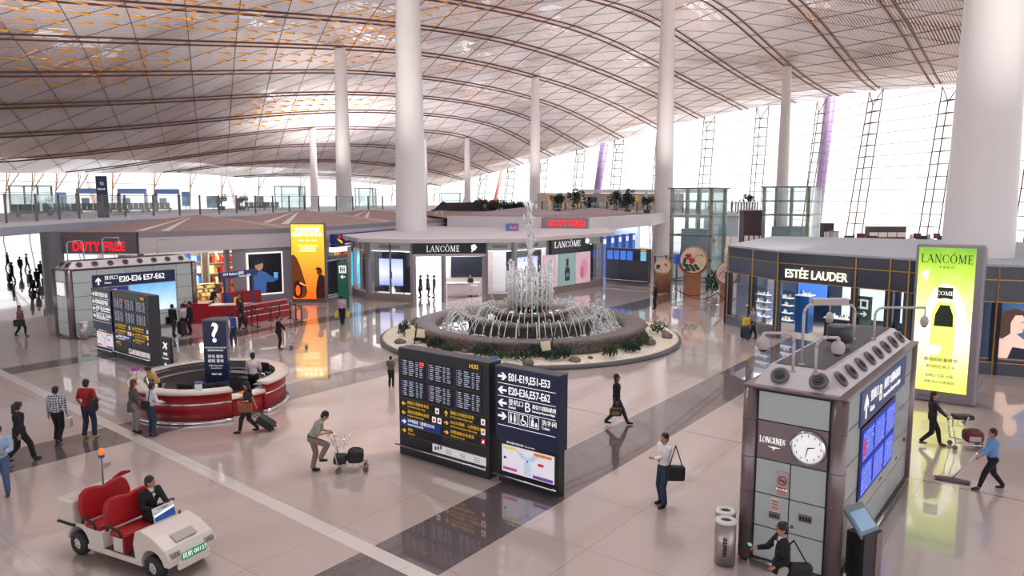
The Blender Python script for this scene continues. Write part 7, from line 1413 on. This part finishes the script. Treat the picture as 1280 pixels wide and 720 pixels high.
o = MB().box(-.27, .27, -.01, .01, -.07, .07).build('number_plate', H_('18a070', .4, .1), ec, bevel=.004); o.location = (2.76, 0, .47); o.rotation_euler = (-.15, 0, PI/2); tx = text('民航·00127', .115, 0, 0, o, LETW, y=-.011, align='CENTER', ext=.001)
for s_ in (-1, 1):
    o = MB().box(-.11, .11, -.02, .02, -.055, .055).build('headlight', H_('8a8484', .2, .3), ec, bevel=.01); o.location = (2.71, s_*.39, .55); o.rotation_euler = (-.4, 0, PI/2)
    mb = MB(); [mb.box(-.09+.06*k, -.05+.06*k, -.03, -.02, -.04, .04) for k in range(3)]; mb.build('reflector', CHROME, o)
for x, s_, lab in ((0, -1, ''), (0, 1, ''), (2.26, -1, ''), (2.26, 1, '')):
    w = bpy.data.objects.new('wheel', None); 
    mb = MB(); y = s_*.46; prof = [(.12, -.1), (.2, -.1), (.235, -.08), (.245, -.03), (.245, .03), (.235, .08), (.2, .1), (.12, .1)]
    mb.lathe(prof+[prof[0]], 32); mb.v = [(a, c, b) for a, b, c in mb.v]; wl = mb.build('wheel', RUBBER, ec); wl.location = (x, y, .245)
    mb = MB(); mb.cone((0, s_*.05, 0), (0, s_*.085, 0), .13, .12, 20); mb.cone((0, s_*.085, 0), (0, s_*.1, 0), .05, .04, 12); [mb.ball((.085*math.cos(a), s_*.088, .085*math.sin(a)), .015, 6, 4) for a in (0, 1.26, 2.5, 3.77, 5.03)]; mb.build('hub_cap', CHROME, wl)
    bpy.data.objects.remove(w)
def bench(x, topz, name):
    MB().box(x, x+.46, -.52, .52, .60, .72).build(name+'seat', REDS, ec, bevel=.05); MB().box(x+.05, x+.42, -.48, .48, .3, .60).build('seat_base', CW if x > .5 else H_('b89040', .5), ec, bevel=.02)
    P = [(-.54, 0), (-.56, .3), (-.5, .48), (-.38, .56), (-.15, .54), (0, .50), (.15, .54), (.38, .56), (.5, .48), (.56, .3), (.54, 0)]
    o = MB().plate([(a, b*topz) for a, b in P], -.06, .06).build(name+'backrest', REDS, ec, bevel=.045); o.location = (x-.03, 0, .74); o.rotation_euler = (-.14, 0, PI/2)
    for s_ in (-1, 1): mb = MB(); mb.tube([(x+.02, s_*.56, .74), (x+.08, s_*.57, .86), (x+.4, s_*.57, .80), (x+.42, s_*.56, .68)], .028, 8); mb.build('armrest', RUBBER, ec)
bench(.22, 1.15, ''); bench(.98, 1.05, '')
MB().box(1.40, 1.46, -.53, .5, .34, .62).build('fabric_skirt', H_('8c1420', .8), ec)
MB().box(-.58, -.08, -.56, .56, .64, 1.12).build('cargo_box', CW, ec, bevel=.04); MB().box(-.60, -.06, -.57, .57, .60, .64).build('box_trim', RUBBER, ec); 
o = MB().box(-.54, -.12, -.5, .5, 1.118, 1.13).build('box_lining', H_('c8c0b8', .5), ec)
for y in (-.3, .2): mb = MB(); mb.tube([(-.02, y-.14, 1.20), (-.04, y, 1.24), (-.02, y+.14, 1.20)], .03, 8); mb.build('yellow_grip', H_('d8a828', .5), ec)
mb = MB(); mb.cone((-.06, .12, 1.1), (-.06, .12, 1.85), .014, .014, 8); mb.build('beacon_pole', STEELD, ec); mb = MB(); mb.cone((-.06, .12, 1.9), (-.06, .12, 2.02), .055, .045, 14); mb.build('beacon', EM('f07020', .8), ec); mb = MB(); mb.cone((-.06, .12, 1.84), (-.06, .12, 1.9), .06, .06, 14); mb.build('beacon_base', H_('2c4ca0', .4), ec)
o = MB().box(-.02, .02, .12, .30, 1.60, 1.70).build('small_sign', H_('a8a4a4', .5), ec); o.location = (-.06, 0, 0)
fl_ = MB().plate([(.0, 0), (.2, .1), (.42, .04), (.42, 0), (.05, -.03)], -.01, .01).build('red_flag', REDS, ec); fl_.location = (-.1, .35, 1.3); fl_.rotation_euler = (.3, 0, PI/2)
mb = MB(); mb.tube([(1.86, .27, .85), (1.66, .27, 1.08)], .022, 8); mb.build('steering_column', RUBBER, ec)
mb = MB(); R1 = .18; c = Vector((1.64, .27, 1.10)); n = Vector((-.65, 0, .76)); u = Vector((0, 1, 0)); v = n.cross(u); pts = [tuple(c+(u*math.cos(a)+v*math.sin(a))*R1) for a in [2*PI*k/20 for k in range(21)]]; mb.tube(pts, .015, 6); mb.tube([pts[0], tuple(c), pts[10]], .012, 5); mb.build('steering_wheel', RUBBER, ec)
o = MB().box(-.24, .24, -.01, .01, 0, .28).build('notice_board', WHITE, ec); o.location = (1.92, .05, .93); o.rotation_euler = (-.25, 0, PI/2)
MB().box(-.23, .23, -.014, -.01, .01, .17).build('blue_print', H_('2858a8', .4, .1), o); mb = MB(); mb.plate([(-.23, .1), (.23, .17), (.23, .2), (-.23, .15)], -.016, -.01); mb.build('white_swoosh', LETW, o); text('T3 电瓶车', .06, -.15, .23, o, H_('2858a8', .4), y=-.012, ext=.001)
mb = MB(); mb.cone((1.95, .35, .93), (1.95, .35, 1.0), .02, .025, 8); mb.build('red_knob', H_('c02020', .4), ec)
def cw(x, y, z=0):
    return (cr[0]+x*math.cos(an)-y*math.sin(an), cr[1]+x*math.sin(an)+y*math.cos(an), z)
dr, q = person('driver in black suit with dark tie seated at the wheel of the cart', cw(1.20, .27)[:2], math.degrees(an-(YAW-PI/2)), 1.70, '15171d', '14151b', sit=.80, feet=((.62, .1), (.60, -.1)), lift=(.24, .24), hands=((.46, .10, 1.20), (.32, -.16, 1.14)), collar='dcdce0', tie='20242c', coat=.03, vox=.013, turn=.45, nod=.1)
